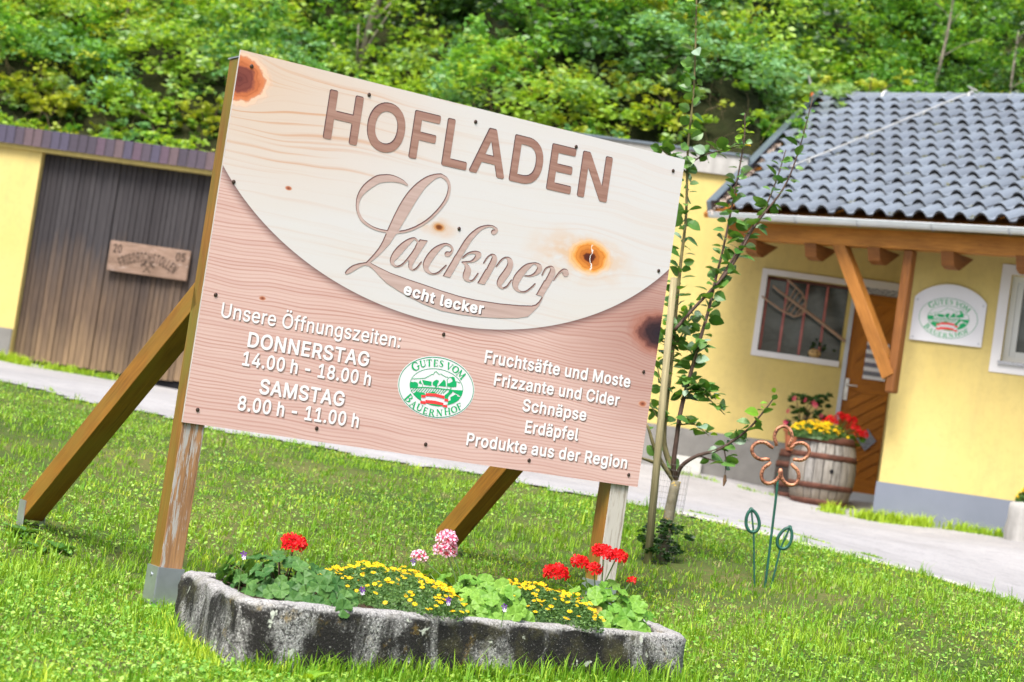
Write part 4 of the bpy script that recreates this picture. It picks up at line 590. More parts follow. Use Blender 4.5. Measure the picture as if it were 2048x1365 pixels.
        [[9625,11867,9486,11823,9289,11737,9156,11661,9020,11564,8868,11435,8719,11288,8582,11129,8441,10942,8337,10782,8240,10610,8143,10413,8039,10172,7886,9754,7675,9081,7363,9074,7156,9092,7009,9116,6886,9150,6732,9207,6609,9266,6512,9326,6424,9402,6334,9507,6263,9613,6217,9712,6195,9808,6190,9901,6197,10022,6220,10140,6254,10228,6307,10321,6377,10416,6489,10543,6628,10680,6769,10805,6907,10912,6996,10967,7076,10999,7319,11074,7568,11124,7765,11142,7965,11146,8067,11135,8262,11092,8282,11098,8300,11113,8305,11146,8108,11267,8002,11306,7852,11345,7681,11377,7543,11392,7401,11389,7261,11370,6941,11289,6842,11249,6764,11205,6633,11107,6492,10979,6361,10840,6279,10737,6176,10566,6105,10395,6057,10209,6046,10063,6067,9834,6105,9672,6169,9533,6275,9370,6374,9269,6488,9194,6654,9119,6850,9055,6990,9021,7150,8997,7365,8981,7619,8992,7628,8989,7626,8969,7646,8967,7549,8626,7474,8435,7385,8245,7242,8014,7123,7848,6948,7622,6939,7601,6722,7537,6583,7486,6427,7415,6319,7350,6210,7254,6106,7136,6048,7026,6046,7000,6053,6983,6084,6972,6111,6974,6247,7038,6334,7101,6655,7356,6724,7402,6801,7442,6886,7481,7077,7477,7316,7365,7614,7150,8023,6910,8576,6707,9215,6513,9921,6332,10786,6205,11787,6199,12723,6248,13681,6358,14538,6499,15039,6639,15273,6897,15511,7180,15638,7492,15682,7685,15821,8005,15859,8053,15922,8190,16061,8526,16090,8618,16105,8700,16106,8780,16089,8857,16053,8924,16016,8958,15963,8986,15897,9002,15827,8999,15746,8970,15660,8922,15591,8864,15560,8824,15527,8760,15447,8527,15449,8519,15465,8518,15492,8535,15584,8777,15614,8827,15654,8870,15731,8924,15796,8946,15832,8912,15843,8881,15843,8815,15813,8703,15664,8320,15624,8322,15322,7645,15602,7643,15611,7640,15608,7620,15630,7617,15621,7569,15514,7359,15366,7203,15171,7125,14582,7042,13585,6958,12426,6919,11561,6945,10658,7030,9759,7146,8952,7241,8113,7361,7571,7491,7106,7618,7121,7633,7088,7640,7263,7803,7382,7931,7622,8226,7784,8440,7888,8605,8013,8858,8112,9033,8461,9136,8576,9178,8690,9230,8822,9299,8980,9393,9278,9602,9507,9794,9699,9994,9934,10290,10122,10572,10199,10709,10259,10837,10296,10941,10325,11056,10343,11188,10347,11318,10333,11438,10302,11549,10264,11631,10213,11706,10140,11775,10070,11819,9988,11850,9811,11899,9781,11899],[9749,11750,9776,11757,9923,11719,9986,11693,10044,11655,10100,11606,10160,11534,10188,11481,10210,11408,10219,11326,10218,11216,10203,11097,10181,10996,10109,10802,9988,10572,9828,10330,9606,10050,9423,9857,9213,9676,8956,9490,8680,9331,8486,9243,8202,9151,8210,9172,8183,9173,8186,9180,8717,10382,8866,10698,9069,11083,9142,11195,9229,11307,9464,11565,9605,11686,9659,11716],[12382,10172,12259,10137,12132,10088,12036,10038,11948,9981,11842,9895,11714,9771,11601,9646,11509,9528,11444,9430,11364,9288,11184,8914,11067,8645,11051,8647,10930,8358,10618,7672,10941,7663,11270,8386,11263,8404,11435,8803,11658,9284,11743,9436,11840,9584,11990,9781,12092,9896,12189,9980,12311,10058,12437,10116,12532,10135,12608,10131,12679,10116,12753,10081,12766,10072,12762,10065,12785,10050,12687,10025,12660,10007,12635,9978,12620,9941,12619,9902,12634,9865,12657,9849,12713,9833,12779,9843,12828,9874,12897,9946,12924,10016,12923,10081,12907,10112,12831,10155,12719,10191,12618,10202,12506,10197],[8930,9010,8835,8976,8722,8915,8625,8849,8499,8744,8383,8629,8298,8532,8199,8401,8130,8293,8074,8181,8036,8079,8011,7973,8007,7884,8021,7816,8050,7764,8106,7717,8173,7680,8248,7656,8335,7650,8425,7671,8518,7715,8601,7771,8676,7841,8754,7934,8852,8073,8861,8046,8865,8043,8871,8051,8877,8043,8899,7887,8895,7848,8924,7738,8936,7715,8961,7694,9041,7652,9093,7641,9129,7644,9184,7661,9237,7688,9326,7762,9404,7880,9506,8064,9507,8077,9489,8080,9461,8062,9298,7797,9247,7744,9191,7703,9143,7688,9115,7708,9089,7742,9069,7783,9072,7847,9153,8072,9366,8519,9617,8993,9261,8981,9224,8905,9194,8909,9106,8978,9054,9006,8994,9018],[8979,8936,9000,8942,9031,8928,9124,8860,9127,8847,9144,8831,9076,8601,8967,8378,8753,8027,8681,7925,8611,7844,8530,7772,8445,7721,8377,7701,8311,7710,8263,7740,8209,7805,8194,7847,8202,7885,8373,8097,8711,8587,8936,8891],[10438,9033,10341,8996,10199,8921,10087,8848,9984,8764,9895,8671,9802,8552,9710,8407,9643,8274,9605,8170,9583,8064,9581,7974,9599,7888,9631,7817,9681,7755,9759,7696,9846,7657,9967,7635,10083,7637,10203,7664,10327,7714,10399,7761,10450,7811,10702,8125,10705,8138,10694,8144,10673,8140,10661,8131,10421,7851,10364,7795,10272,7735,10183,7698,10133,7687,10082,7687,10037,7697,9981,7721,9941,7748,9908,7781,9870,7832,9852,7874,9847,7931,9873,8012,9937,8158,10038,8350,10212,8638,10360,8841,10441,8928,10487,8957,10537,8971,10595,8973,10671,8962,10719,8942,10758,8915,10810,8860,10823,8837,10823,8804,10809,8764,10751,8716,10633,8713,10592,8695,10559,8667,10537,8628,10532,8585,10547,8542,10575,8522,10617,8509,10661,8508,10765,8549,10803,8585,10872,8703,10906,8806,10911,8872,10892,8926,10845,8970,10749,9023,10658,9046,10538,9051],[11900,8958,11752,8901,11623,8827,11523,8735,11395,8593,11386,8574,11387,8568,11400,8563,11429,8572,11614,8749,11668,8786,11737,8817,11837,8847,11932,8858,12002,8844,12005,8826,12027,8817,12006,8729,11984,8680,11921,8597,11859,8544,11797,8511,11727,8487,11426,8413,11410,8404,11402,8389,11402,8383,11432,8378,11539,8316,11572,8276,11591,8228,11605,8127,11566,7984,11556,7872,11563,7802,11587,7741,11629,7697,11699,7658,11777,7638,11860,7632,11926,7638,11997,7662,12059,7694,12118,7741,12192,7838,12304,8059,12302,8067,12286,8070,12257,8058,12117,7812,12064,7752,12018,7715,11969,7694,11931,7697,11889,7722,11847,7773,11847,7812,11890,7903,11907,7984,11909,8101,11887,8189,11852,8247,11797,8297,11700,8357,11614,8387,11639,8398,11595,8410,11778,8449,11878,8478,11983,8518,12073,8566,12159,8632,12228,8709,12277,8790,12295,8858,12290,8903,12274,8939,12245,8960,12205,8976,12135,8985,12053,8985,11972,8976],[12813,8996,12766,8974,12710,8935,12606,8834,12552,8747,12460,8542,12461,8529,12471,8528,12500,8542,12617,8778,12676,8854,12736,8913,12777,8939,12802,8941,12841,8896,12850,8858,12790,8672,12657,8309,12653,8304,12629,8308,12625,8304,12334,7661,12343,7657,12660,7652,12666,7659,12776,7900,12811,7951,13056,8555,13087,8658,13102,8759,13097,8850,13075,8911,13057,8941,13031,8963,12964,8996,12894,9007],[13521,8990,13457,8963,13402,8930,13311,8848,13231,8736,13094,8496,13113,8493,13133,8504,13327,8793,13391,8863,13457,8921,13506,8946,13546,8948,13579,8923,13626,8857,13646,8802,13655,8744,13650,8685,13634,8629,13525,8407,13332,8092,13286,7973,13266,7865,13276,7768,13311,7702,13362,7668,13457,7629,13509,7613,13555,7609,13614,7621,13692,7656,13761,7700,13814,7747,13882,7841,13992,8067,13972,8073,13951,8061,13803,7809,13752,7751,13685,7695,13630,7664,13593,7657,13565,7673,13518,7737,13509,7769,13521,7803,13749,8167,13841,8341,13911,8539,13931,8687,13922,8778,13902,8847,13863,8919,13827,8952,13762,8986,13679,9007,13602,9008],[14924,8986,14747,8933,14653,8896,14574,8852,14494,8792,14387,8690,14273,8556,14172,8420,14095,8289,14051,8176,14030,8074,14028,7968,14044,7879,14070,7811,14114,7746,14193,7682,14277,7642,14397,7618,14536,7614,14657,7628,14760,7662,14878,7740,15016,7865,15087,7943,15202,8095,15200,8115,15162,8108,15014,7931,14879,7802,14773,7721,14672,7676,14559,7659,14512,7663,14471,7676,14428,7700,14391,7734,14355,7780,14336,7823,14330,7908,14347,7983,14405,8124,14486,8290,14582,8458,14681,8607,14791,8758,14927,8925,15002,8937,15050,8933,15111,8893,15166,8830,15169,8797,15157,8742,15099,8620,15021,8522,14903,8440,14787,8393,14591,8364,14571,8351,14570,8337,14824,8359,14935,8389,15037,8426,15166,8492,15260,8555,15331,8618,15375,8681,15404,8759,15409,8832,15389,8908,15350,8953,15265,8992,15137,9014,15051,9013],[16522,8992,16471,8967,16408,8920,16295,8800,16190,8635,16064,8414,16065,8401,16089,8402,16106,8414,16258,8653,16328,8748,16390,8809,16459,8856,16481,8866,16478,8838,16502,8842,16499,8768,16514,8731,16574,8693,16631,8684,16685,8691,16737,8714,16778,8751,16803,8800,16807,8848,16791,8892,16755,8953,16705,8983,16639,9000,16575,9003]],
        [[9644,11845,9505,11801,9308,11715,9175,11639,9039,11542,8886,11413,8738,11266,8600,11107,8459,10920,8355,10760,8258,10588,8161,10391,8057,10150,7904,9732,7693,9059,7381,9052,7174,9070,7027,9094,6904,9128,6750,9185,6627,9244,6530,9304,6442,9380,6337,9503,6273,9596,6224,9694,6198,9790,6190,9889,6197,10022,6220,10140,6254,10228,6307,10321,6377,10416,6489,10543,6628,10680,6769,10805,6907,10912,6996,10967,7076,10999,7319,11074,7456,11105,7588,11127,7786,11143,7965,11146,8067,11135,8262,11092,8293,11105,8307,11133,8196,11207,8104,11254,7997,11291,7847,11328,7677,11359,7539,11371,7412,11367,7273,11347,6959,11268,6860,11227,6782,11184,6651,11085,6510,10957,6379,10818,6297,10716,6208,10572,6134,10404,6081,10220,6064,10066,6079,9855,6115,9673,6175,9534,6284,9359,6374,9269,6488,9194,6625,9131,6823,9062,7012,9017,7214,8990,7394,8981,7619,8992,7628,8989,7616,8949,7664,8945,7567,8604,7492,8413,7403,8223,7259,7992,7141,7826,6965,7600,6957,7579,6746,7517,6627,7474,6464,7403,6356,7341,6245,7250,6135,7128,6091,7058,6066,7004,6064,6978,6084,6972,6111,6974,6247,7038,6334,7101,6655,7356,6782,7433,6886,7481,7077,7477,7316,7365,7614,7150,8023,6910,8576,6707,9215,6513,9921,6332,10786,6205,11787,6199,12723,6248,13681,6358,14538,6499,15039,6639,15273,6897,15511,7180,15638,7492,15682,7685,15822,8007,15859,8053,15916,8177,16053,8505,16103,8680,16106,8774,16095,8838,16072,8894,16050,8924,15983,8963,15917,8979,15847,8976,15769,8948,15807,8941,15823,8904,15847,8895,15861,8864,15864,8798,15833,8680,15683,8297,15644,8299,15354,7651,15353,7644,15611,7641,15603,7599,15650,7594,15641,7546,15533,7336,15385,7179,15191,7102,14601,7019,13604,6935,12445,6896,11580,6922,10677,7007,9777,7124,8971,7219,8131,7338,7589,7469,7123,7596,7152,7626,7088,7640,7268,7809,7399,7951,7663,8278,7802,8466,7888,8605,8013,8858,8112,9033,8461,9136,8576,9178,8690,9230,8822,9299,8980,9393,9278,9602,9507,9794,9699,9994,9934,10290,10122,10572,10199,10709,10259,10837,10296,10941,10325,11056,10343,11188,10347,11318,10333,11438,10302,11549,10267,11626,10221,11695,10152,11758,10078,11802,10007,11828,9829,11877,9800,11877],[9749,11750,9776,11757,9923,11719,9986,11693,10044,11655,10105,11601,10175,11517,10207,11459,10227,11392,10238,11304,10237,11200,10223,11081,10199,10974,10128,10779,10007,10550,9846,10307,9624,10028,9442,9835,9231,9653,8974,9468,8698,9309,8504,9221,8220,9129,8244,9186,8189,9172,8183,9173,8189,9187,8765,10487,8891,10748,9057,11062,9125,11171,9210,11284,9337,11431,9464,11565,9605,11686,9659,11716],[12401,10149,12278,10114,12151,10065,12055,10015,11967,9958,11861,9873,11733,9748,11620,9623,11528,9505,11463,9407,11383,9266,11203,8891,11085,8623,11070,8624,10949,8336,10646,7677,10649,7671,10941,7663,11270,8386,11263,8404,11435,8803,11658,9284,11743,9436,11835,9576,11977,9765,12078,9882,12189,9980,12311,10058,12430,10114,12524,10135,12608,10131,12695,10110,12766,10072,12742,10061,12804,10027,12706,10003,12664,9969,12645,9939,12637,9905,12644,9860,12657,9849,12713,9833,12779,9843,12828,9874,12897,9946,12924,10016,12923,10081,12914,10099,12851,10132,12738,10168,12638,10180,12525,10174],[8948,8988,8853,8954,8760,8905,8644,8826,8543,8744,8424,8631,8334,8532,8235,8404,8161,8292,8105,8186,8063,8084,8034,7977,8024,7880,8033,7812,8061,7753,8106,7717,8173,7680,8248,7656,8335,7650,8425,7671,8518,7715,8601,7771,8676,7841,8754,7934,8852,8073,8866,8009,8872,8003,8889,8029,8895,8020,8917,7865,8914,7826,8948,7704,9009,7665,9078,7643,9136,7646,9210,7673,9203,7677,9154,7668,9097,7730,9068,7789,9074,7854,9153,8072,9366,8519,9604,8972,9280,8959,9242,8882,9212,8887,9124,8955,9072,8984,9012,8995],[8979,8936,9000,8942,9039,8922,9124,8860,9124,8840,9163,8809,9097,8586,9016,8412,8921,8242,8805,8056,8715,7925,8635,7828,8548,7750,8463,7699,8395,7678,8329,7688,8277,7721,8213,7799,8195,7840,8199,7879,8373,8097,8711,8587,8936,8891],[10456,9010,10360,8974,10218,8899,10106,8826,10003,8742,9914,8649,9821,8529,9741,8406,9673,8278,9630,8169,9605,8068,9599,7971,9612,7884,9640,7812,9675,7760,9757,7697,9846,7657,9967,7635,10083,7637,10203,7664,10327,7714,10399,7761,10450,7810,10679,8095,10672,8100,10439,7829,10384,7773,10284,7709,10187,7671,10138,7663,10086,7667,10040,7680,9988,7705,9941,7742,9890,7804,9850,7880,9846,7911,9852,7951,9901,8082,9974,8231,10090,8442,10187,8601,10312,8778,10396,8883,10454,8938,10494,8960,10544,8973,10603,8973,10680,8959,10721,8941,10770,8905,10841,8814,10842,8782,10828,8742,10769,8694,10659,8692,10617,8677,10584,8652,10553,8595,10551,8562,10561,8530,10624,8508,10661,8508,10696,8518,10784,8563,10839,8639,10885,8731,10908,8820,10910,8878,10892,8923,10800,8986,10698,9020,10578,9030],[11919,8935,11771,8879,11649,8809,11571,8742,11417,8573,11422,8568,11433,8576,11628,8760,11681,8793,11751,8823,11858,8851,11947,8857,12002,8844,12008,8840,12002,8813,12046,8795,12024,8706,12003,8657,11940,8575,11878,8522,11767,8471,11445,8391,11429,8381,11545,8311,11562,8281,11591,8254,11614,8193,11624,8104,11585,7961,11575,7849,11582,7779,11606,7719,11652,7681,11707,7655,11777,7638,11860,7632,11926,7638,11996,7662,12059,7694,12118,7741,12191,7838,12299,8045,12271,8028,12127,7777,12076,7723,12030,7688,11980,7670,11942,7678,11899,7708,11847,7773,11847,7812,11890,7903,11907,7984,11909,8101,11887,8189,11860,8236,11795,8289,11708,8340,11633,8365,11681,8380,11595,8410,11778,8449,11878,8478,11983,8518,12073,8566,12159,8632,12228,8709,12277,8790,12295,8858,12292,8897,12280,8927,12216,8955,12072,8962,11991,8953],[12832,8973,12770,8942,12799,8943,12809,8936,12829,8901,12857,8879,12869,8849,12863,8808,12799,8621,12676,8286,12672,8281,12648,8286,12644,8281,12366,7657,12660,7652,12666,7659,12776,7900,12811,7951,13056,8555,13087,8658,13102,8759,13097,8850,13075,8911,13041,8946,12968,8977,12898,8985],[11427,8670,11369,8604,11369,8584,11385,8567,11429,8660],[12670,8860,12619,8803,12582,8746,12489,8540,12492,8535,12608,8764,12683,8862,12676,8867],[13541,8968,13484,8944,13536,8951,13556,8944,13635,8853,13671,8754,13674,8695,13667,8648,13633,8557,13557,8406,13396,8149,13342,8048,13300,7930,13285,7822,13295,7745,13312,7703,13324,7692,13367,7666,13469,7624,13555,7609,13600,7616,13650,7635,13609,7635,13580,7656,13518,7737,13510,7762,13514,7789,13749,8167,13829,8315,13905,8519,13925,8614,13931,8687,13925,8759,13905,8841,13871,8907,13846,8929,13781,8964,13698,8984,13622,8986],[13435,8916,13368,8864,13299,8787,13156,8552,13164,8548,13327,8793,13391,8863,13455,8919,13449,8924],[9487,8049,9328,7790,9267,7723,9204,7679,9211,7674,9287,7725,9350,7793,9498,8049],[14943,8963,14767,8910,14672,8873,14593,8829,14514,8769,14407,8667,14292,8533,14192,8397,14114,8266,14070,8153,14050,8051,14048,7945,14063,7856,14089,7788,14119,7740,14193,7682,14277,7642,14397,7618,14536,7614,14657,7628,14760,7662,14872,7735,15005,7854,15077,7931,15197,8087,15189,8089,15175,8079,15033,7908,14889,7771,14787,7695,14692,7653,14579,7636,14532,7640,14491,7653,14448,7677,14411,7711,14358,7774,14336,7823,14330,7908,14347,7983,14405,8124,14486,8290,14582,8458,14681,8607,14791,8758,14927,8925,15002,8937,15050,8933,15111,8893,15178,8819,15189,8794,15186,8754,15141,8635,15099,8567,15060,8518,14999,8465,14944,8429,14821,8374,14626,8340,14764,8350,14839,8362,14957,8396,15052,8433,15166,8492,15260,8555,15331,8618,15375,8681,15404,8759,15410,8826,15394,8896,15382,8920,15360,8937,15269,8974,15141,8992,15056,8988],[13111,8588,13075,8525,13078,8506,13089,8497,13117,8578],[15639,8867,15591,8818,15556,8758,15475,8526,15480,8523,15496,8542,15587,8784,15615,8828,15652,8868,15646,8873],[16542,8969,16505,8953,16442,8908,16328,8793,16244,8671,16113,8442,16122,8438,16258,8653,16325,8745,16390,8809,16459,8856,16482,8865,16479,8805,16484,8801,16522,8819,16517,8771,16524,8726,16532,8714,16574,8693,16631,8684,16685,8691,16737,8714,16776,8749,16801,8793,16807,8841,16768,8935,16724,8961,16659,8977,16595,8980],[14564,8384,14548,8360,14556,8344,14572,8337,14607,8390],[16128,8584,16044,8437,16044,8417,16065,8400,16110,8508],[13970,8038,13822,7786,13758,7715,13688,7661,13692,7657,13774,7710,13842,7779,13914,7903,13980,8039],[14007,8044,14011,7978,14031,8021,14023,8041,14015,8047]],
    ],
    'oval': [1.1089,0.2975,0.1867,0.1311,0.0007,0.0008,0.1299,0.0781],
    'green': [
        [-5643,11227,-5779,11110,-6759,10914,-6812,10810,-6738,10275,-6693,10213,-6634,10192,-6559,10208,-6504,10276,-6529,10711,-5849,10838,-5793,10826,-5306,8541,-5315,8505,-5468,8448,-5481,8378,-5415,8321,-5261,8334,-5176,8218,-5075,8161,-4878,8148,-4700,8245,-4617,8447,-4469,8493,-4435,8567,-4493,8635,-4660,8636,-5146,10957,-4448,11092,-4406,11068,-4258,10671,-4174,10636,-4099,10656,-4054,10710,-4054,10779,-4197,11271,-4299,11363,-5248,11204,-5453,11260],
        [-2971,11600,-3106,11474,-3140,11326,-2899,8692,-2859,8561,-2721,8445,-2540,8418,-2357,8490,-2231,8670,-958,8788,-891,8856,-817,9378,-837,9456,-924,9500,-1038,9448,-1151,8997,-2232,8903,-2264,8924,-2352,9972,-1413,10065,-1342,10109,-1317,10195,-1370,10271,-1452,10293,-2341,10215,-2384,10241,-2473,11221,-2444,11267,-1440,11355,-1323,10982,-1252,10924,-1169,10925,-1091,11017,-1205,11548,-1325,11599,-2522,11497,-2615,11582,-2725,11628,-2859,11634],
        [-7479,10574,-8181,10354,-8256,10286,-8234,10214,-8152,10185,-7856,10275,-7813,10252,-7255,8797,-7306,8687,-7264,8420,-7319,8207,-7501,7988,-7750,7855,-7976,7812,-8213,7831,-8422,7913,-8583,8054,-8592,8291,-9188,9840,-9034,9931,-9049,10031,-9140,10054,-9289,10018,-9498,10103,-9650,10081,-9786,9989,-9877,9824,-10023,9769,-10052,9715,-9999,9632,-9848,9652,-9803,9619,-9184,8033,-8717,7595,-8504,7488,-8259,7422,-8023,7403,-7793,7424,-7570,7483,-7353,7581,-7179,7701,-7013,7867,-6891,8060,-6824,8247,-6802,8489,-6850,8721,-6908,8815,-7033,8899,-7588,10352,-7266,10464,-7224,10543,-7291,10615],
        [322,11610,72,11465,-136,11228,-224,10975,-192,10774,-8,10493,292,10195,904,9806,1073,9590,1112,9425,1006,9246,864,9113,686,9044,493,9029,291,9062,190,9116,-186,9546,-305,9552,-372,9444,-60,9045,122,8897,453,8805,843,8818,1176,8939,1523,9211,1647,9435,1648,9710,1531,10002,1345,10249,503,10794,318,10953,304,11020,401,11155,538,11270,757,11367,948,11403,1067,11396,1153,11352,1529,10997,1642,11027,1677,11122,1330,11482,1109,11608,666,11667],
        [-11632,9206,-12076,9085,-12328,8977,-12854,8662,-13055,8482,-13251,8211,-13381,7906,-13444,7570,-13434,7232,-13348,6871,-13182,6521,-12954,6215,-12657,5942,-12311,5729,-11938,5585,-11539,5514,-11153,5521,-10781,5612,-10208,5887,-9966,6055,-9669,6359,-9628,6467,-9655,6600,-9573,6680,-9558,6750,-9747,7745,-9651,7832,-9618,7934,-9684,8027,-9766,8048,-9947,7974,-10145,8000,-10295,7969,-10468,7846,-10551,7653,-10799,7517,-10863,7443,-10853,7342,-10757,7276,-10644,7290,-10466,7385,-10430,7371,-9923,6765,-10134,6631,-10315,6283,-10488,6102,-10730,5992,-11117,5990,-11481,6075,-11830,6244,-12217,6562,-12510,6961,-12686,7411,-12722,7848,-12667,8128,-12527,8421,-12378,8591,-12199,8676,-11974,8718,-11544,8697,-11364,8777,-10917,8428,-10799,8420,-10729,8463,-10694,8558,-10749,8652,-11438,9197,-11520,9231],
        [3949,11366,3768,11272,3606,11296,3556,11265,3537,11193,3719,11083,4074,8318,4183,8179,4348,8142,4461,8173,4553,8251,4591,8335,4599,8516,6260,10533,6634,10465,6686,10493,6710,10565,6646,10629,5781,10822,5705,10807,5666,10754,5687,10684,5999,10597,5985,10561,4580,8854,4394,10909,4415,10952,4533,10953,4579,11039,4526,11100,4374,11146,4333,11244,4230,11336,4105,11378],
        [7312,10212,7016,10092,6739,9916,6522,9711,6329,9442,6203,9148,6149,8865,6156,8590,6236,8292,6355,8069,6506,7885,6680,7738,6888,7621,7441,7402,7688,7348,8046,7342,8391,7410,8687,7532,8972,7719,9158,7895,9368,8186,9494,8496,9541,8745,9536,9020,9471,9286,9362,9511,9221,9697,9019,9874,8817,9991,8263,10211,8016,10269,7657,10277],
        [7930,9885,8396,9906,8524,9835,8664,9684,8796,9462,8863,9231,8873,8991,8831,8744,8722,8477,8583,8259,8258,7951,8041,7828,7817,7747,7586,7707,7309,7709,7212,7748,7084,7866,6883,8181,6814,8515,6865,8901,7017,9234,7270,9538,7588,9761],
        [10604,9079,10432,8923,10349,8622,8703,6750,8355,6929,8270,6904,8236,6830,8273,6767,8547,6600,8574,6501,8637,6447,8794,6450,9060,6290,9180,6285,9231,6355,9209,6421,8919,6620,10263,8127,9919,6214,9942,6114,10018,6033,10144,5991,10298,6022,10368,6076,10451,6223,12042,7042,10872,5460,10835,5442,10747,5494,10666,5501,10590,5416,10618,5350,10729,5263,10698,5052,10744,4955,10844,4866,10982,4817,11102,4817,11323,4920,11495,4846,11568,4884,11589,4939,11450,5092,13140,7375,13194,7486,13199,7590,13143,7720,13011,7823,12846,7858,12692,7828,12562,7739,12352,7486,10527,6536,11120,8805,11086,8938,10965,9060,10797,9111],
        [-1304,6703,-2100,6324,-2480,5349,-3453,5093,-4667,4202,-6319,3158,-9654,2437,-12467,1913,-12569,1850,-12571,1747,-12506,1692,-12428,1685,-9614,2209,-6205,2947,-4517,4012,-3338,4880,-2292,5162,-2236,5231,-1884,6172,-1261,6455,77,5516,194,5521,1123,5828,2152,5339,3267,5038,3853,4836,4732,5002,4812,5092,4801,5159,4735,5216,4654,5222,3891,5075,3346,5262,2231,5565,1184,6073,153,5758,-1165,6689],
        [6775,5530,6053,5130,5970,5261,5869,5281,4910,4883,4369,3791,4711,2604,4826,2517,4768,1478,5647,1072,8072,1229,9479,1671,9338,3304,8522,4126,7888,5436],
        [5909,5045,6623,4805,7352,3741,6633,3142,5671,2539,4983,2632,4653,3798,5100,4701],
        [3008,3801,765,849,732,811,682,927,628,956,551,948,503,901,699,-137,-236,-171,-268,-31,205,454,167,1504,661,2534,419,3078,-653,3155,-1620,2548,-2273,1632,-1992,749,-683,374,-587,-185,-1170,-209,-6663,-719,-6911,384,-6938,426,-7021,453,-7093,420,-7119,355,-6892,-747,-8964,-1119,-8995,-1073,-8915,-244,-9337,615,-10692,814,-11458,545,-12401,628,-13042,90,-13055,45,-12917,-1056,-12457,-2044,-10798,-1718,-10733,-1730,-11971,-3221,-11999,-3305,-11978,-3370,-11856,-3437,-11781,-3426,-11712,-3376,-10366,-1754,-10249,-1764,-9583,-1668,-10800,-3135,-10801,-3271,-10727,-3328,-10636,-3338,-10522,-3265,-9215,-1693,-9157,-1576,-8328,-1436,-8302,-1451,-9618,-3035,-9636,-3140,-9551,-3230,-9565,-3266,-10630,-4131,-8809,-5404,-6491,-6690,-6472,-6647,-6756,-4232,-4541,-3886,-4559,-3786,-4912,-3432,-5720,-3199,-4463,-1282,-4450,-1175,-4495,-1113,-4576,-1079,-4724,-1129,-6020,-3103,-6056,-3116,-6301,-3051,-8103,-3192,-8333,-3159,-8230,-3130,-8162,-3074,-6842,-1488,-6817,-1410,-6837,-1345,-6957,-1276,-7102,-1333,-8422,-2918,-8455,-3040,-8383,-3142,-9187,-3008,-8023,-1582,-8001,-1511,-8046,-1415,-8026,-1381,-6366,-1093,-1137,-626,2488,-495,2420,-550,1133,-2504,1137,-2640,1215,-2698,1299,-2706,1413,-2636,2683,-707,2716,-600,2652,-506,2684,-483,3544,-451,3603,-474,2332,-2403,2332,-2540,2461,-2609,2537,-2596,2612,-2535,3886,-603,3936,-437,4768,-411,3466,-1969,3477,-2104,3604,-2166,3745,-2101,5085,-503,5150,-392,6451,-344,6473,-375,6032,-1193,4428,-2828,4460,-3030,4513,-3056,4518,-3365,4643,-4077,6400,-4200,6181,-3509,6775,-2257,7700,-1429,8101,-545,9013,-1010,10720,-1476,12469,-2165,12804,-925,12830,459,12807,480,7311,19,7065,1051,7029,1078,6643,1024,6613,986,6762,107,5352,37,5094,1147,5057,1210,4988,1234,4895,1187,4882,1117,5118,51,5078,26,930,-111,739,768,4449,952,3966,2977],
        [-7421,2100,-6262,239,-2589,303,-2769,2028],
        [-8290,1958,-8906,575,-8864,552,-7209,415,-7182,448,-8248,1937],
        [9085,3854,9018,3809,8994,3737,9019,3672,9083,3633,9929,3559,10927,3302,11006,3307,11086,3384,11086,3453,11008,3525,10010,3784],
        [-5880,-1202,-7250,-2836,-7272,-2941,-7199,-3030,-7080,-3044,-7005,-3005,-5654,-1385,-5631,-1309,-5680,-1214,-5767,-1177],
        [-3497,-1000,-4830,-3000,-4835,-3108,-4760,-3181,-4641,-3191,-4558,-3137,-3271,-1178,-3262,-1074,-3308,-1012,-3384,-980],
        [-2303,-899,-3639,-2898,-3656,-2975,-3617,-3024,-3348,-3000,-3316,-2961,-2079,-1077,-2071,-973,-2120,-911,-2229,-879],
        [-1108,-798,-2106,-2277,-3314,-2961,-3235,-2974,-2507,-2892,-2425,-2916,-2156,-2892,-2085,-2845,-1318,-2760,-1255,-2807,-961,-2784,-895,-2713,-127,-2627,-86,-2632,-78,-2683,-36,-2700,239,-2700,335,-2575,489,-2556,523,-2526,390,-2472,1507,-772,1489,-637,1364,-579,1231,-640,65,-2371,-533,-2157,310,-874,295,-739,165,-680,33,-742,-849,-2070,-1389,-1892,-1504,-1919,-883,-969,-880,-872,-930,-810,-1033,-780],
        [-12002,-4390,-12142,-4481,-14417,-6940,-14477,-7050,-14487,-7187,-14434,-7315,-14337,-7409,-14212,-7462,-14095,-7474,-13836,-7408,-13442,-7683,-13187,-7820,-12901,-7916,-12462,-7999,-12152,-8008,-11890,-7963,-11640,-7842,-11508,-7711,-11419,-7506,-11437,-7237,-11537,-7013,-11829,-6612,-11305,-6648,-11079,-6613,-10862,-6522,-10727,-6409,-10641,-6276,-10592,-6099,-10598,-5896,-10711,-5571,-10913,-5260,-11127,-5051,-11482,-4796,-11479,-4625,-11561,-4480,-11773,-4370],
        [9636,-1630,8439,-2501,7328,-3142,7688,-4467,7671,-4504,6518,-4884,6533,-5625,6701,-6598,6740,-6626,9498,-5420,11427,-3958,12339,-2333,12295,-2310,10879,-2394,10521,-1971],
        [-11661,-5025,-11628,-4989,-11499,-5065,-11186,-5332,-11130,-5494,-11160,-5702,-11274,-5928,-11439,-6090,-11759,-6254,-12023,-6291,-12230,-6207,-12529,-5962],
        [-12710,-6158,-12333,-6410,-12226,-7313,-12330,-7425,-12578,-7554,-12836,-7622,-13029,-7620,-13319,-7499,-13685,-7211],
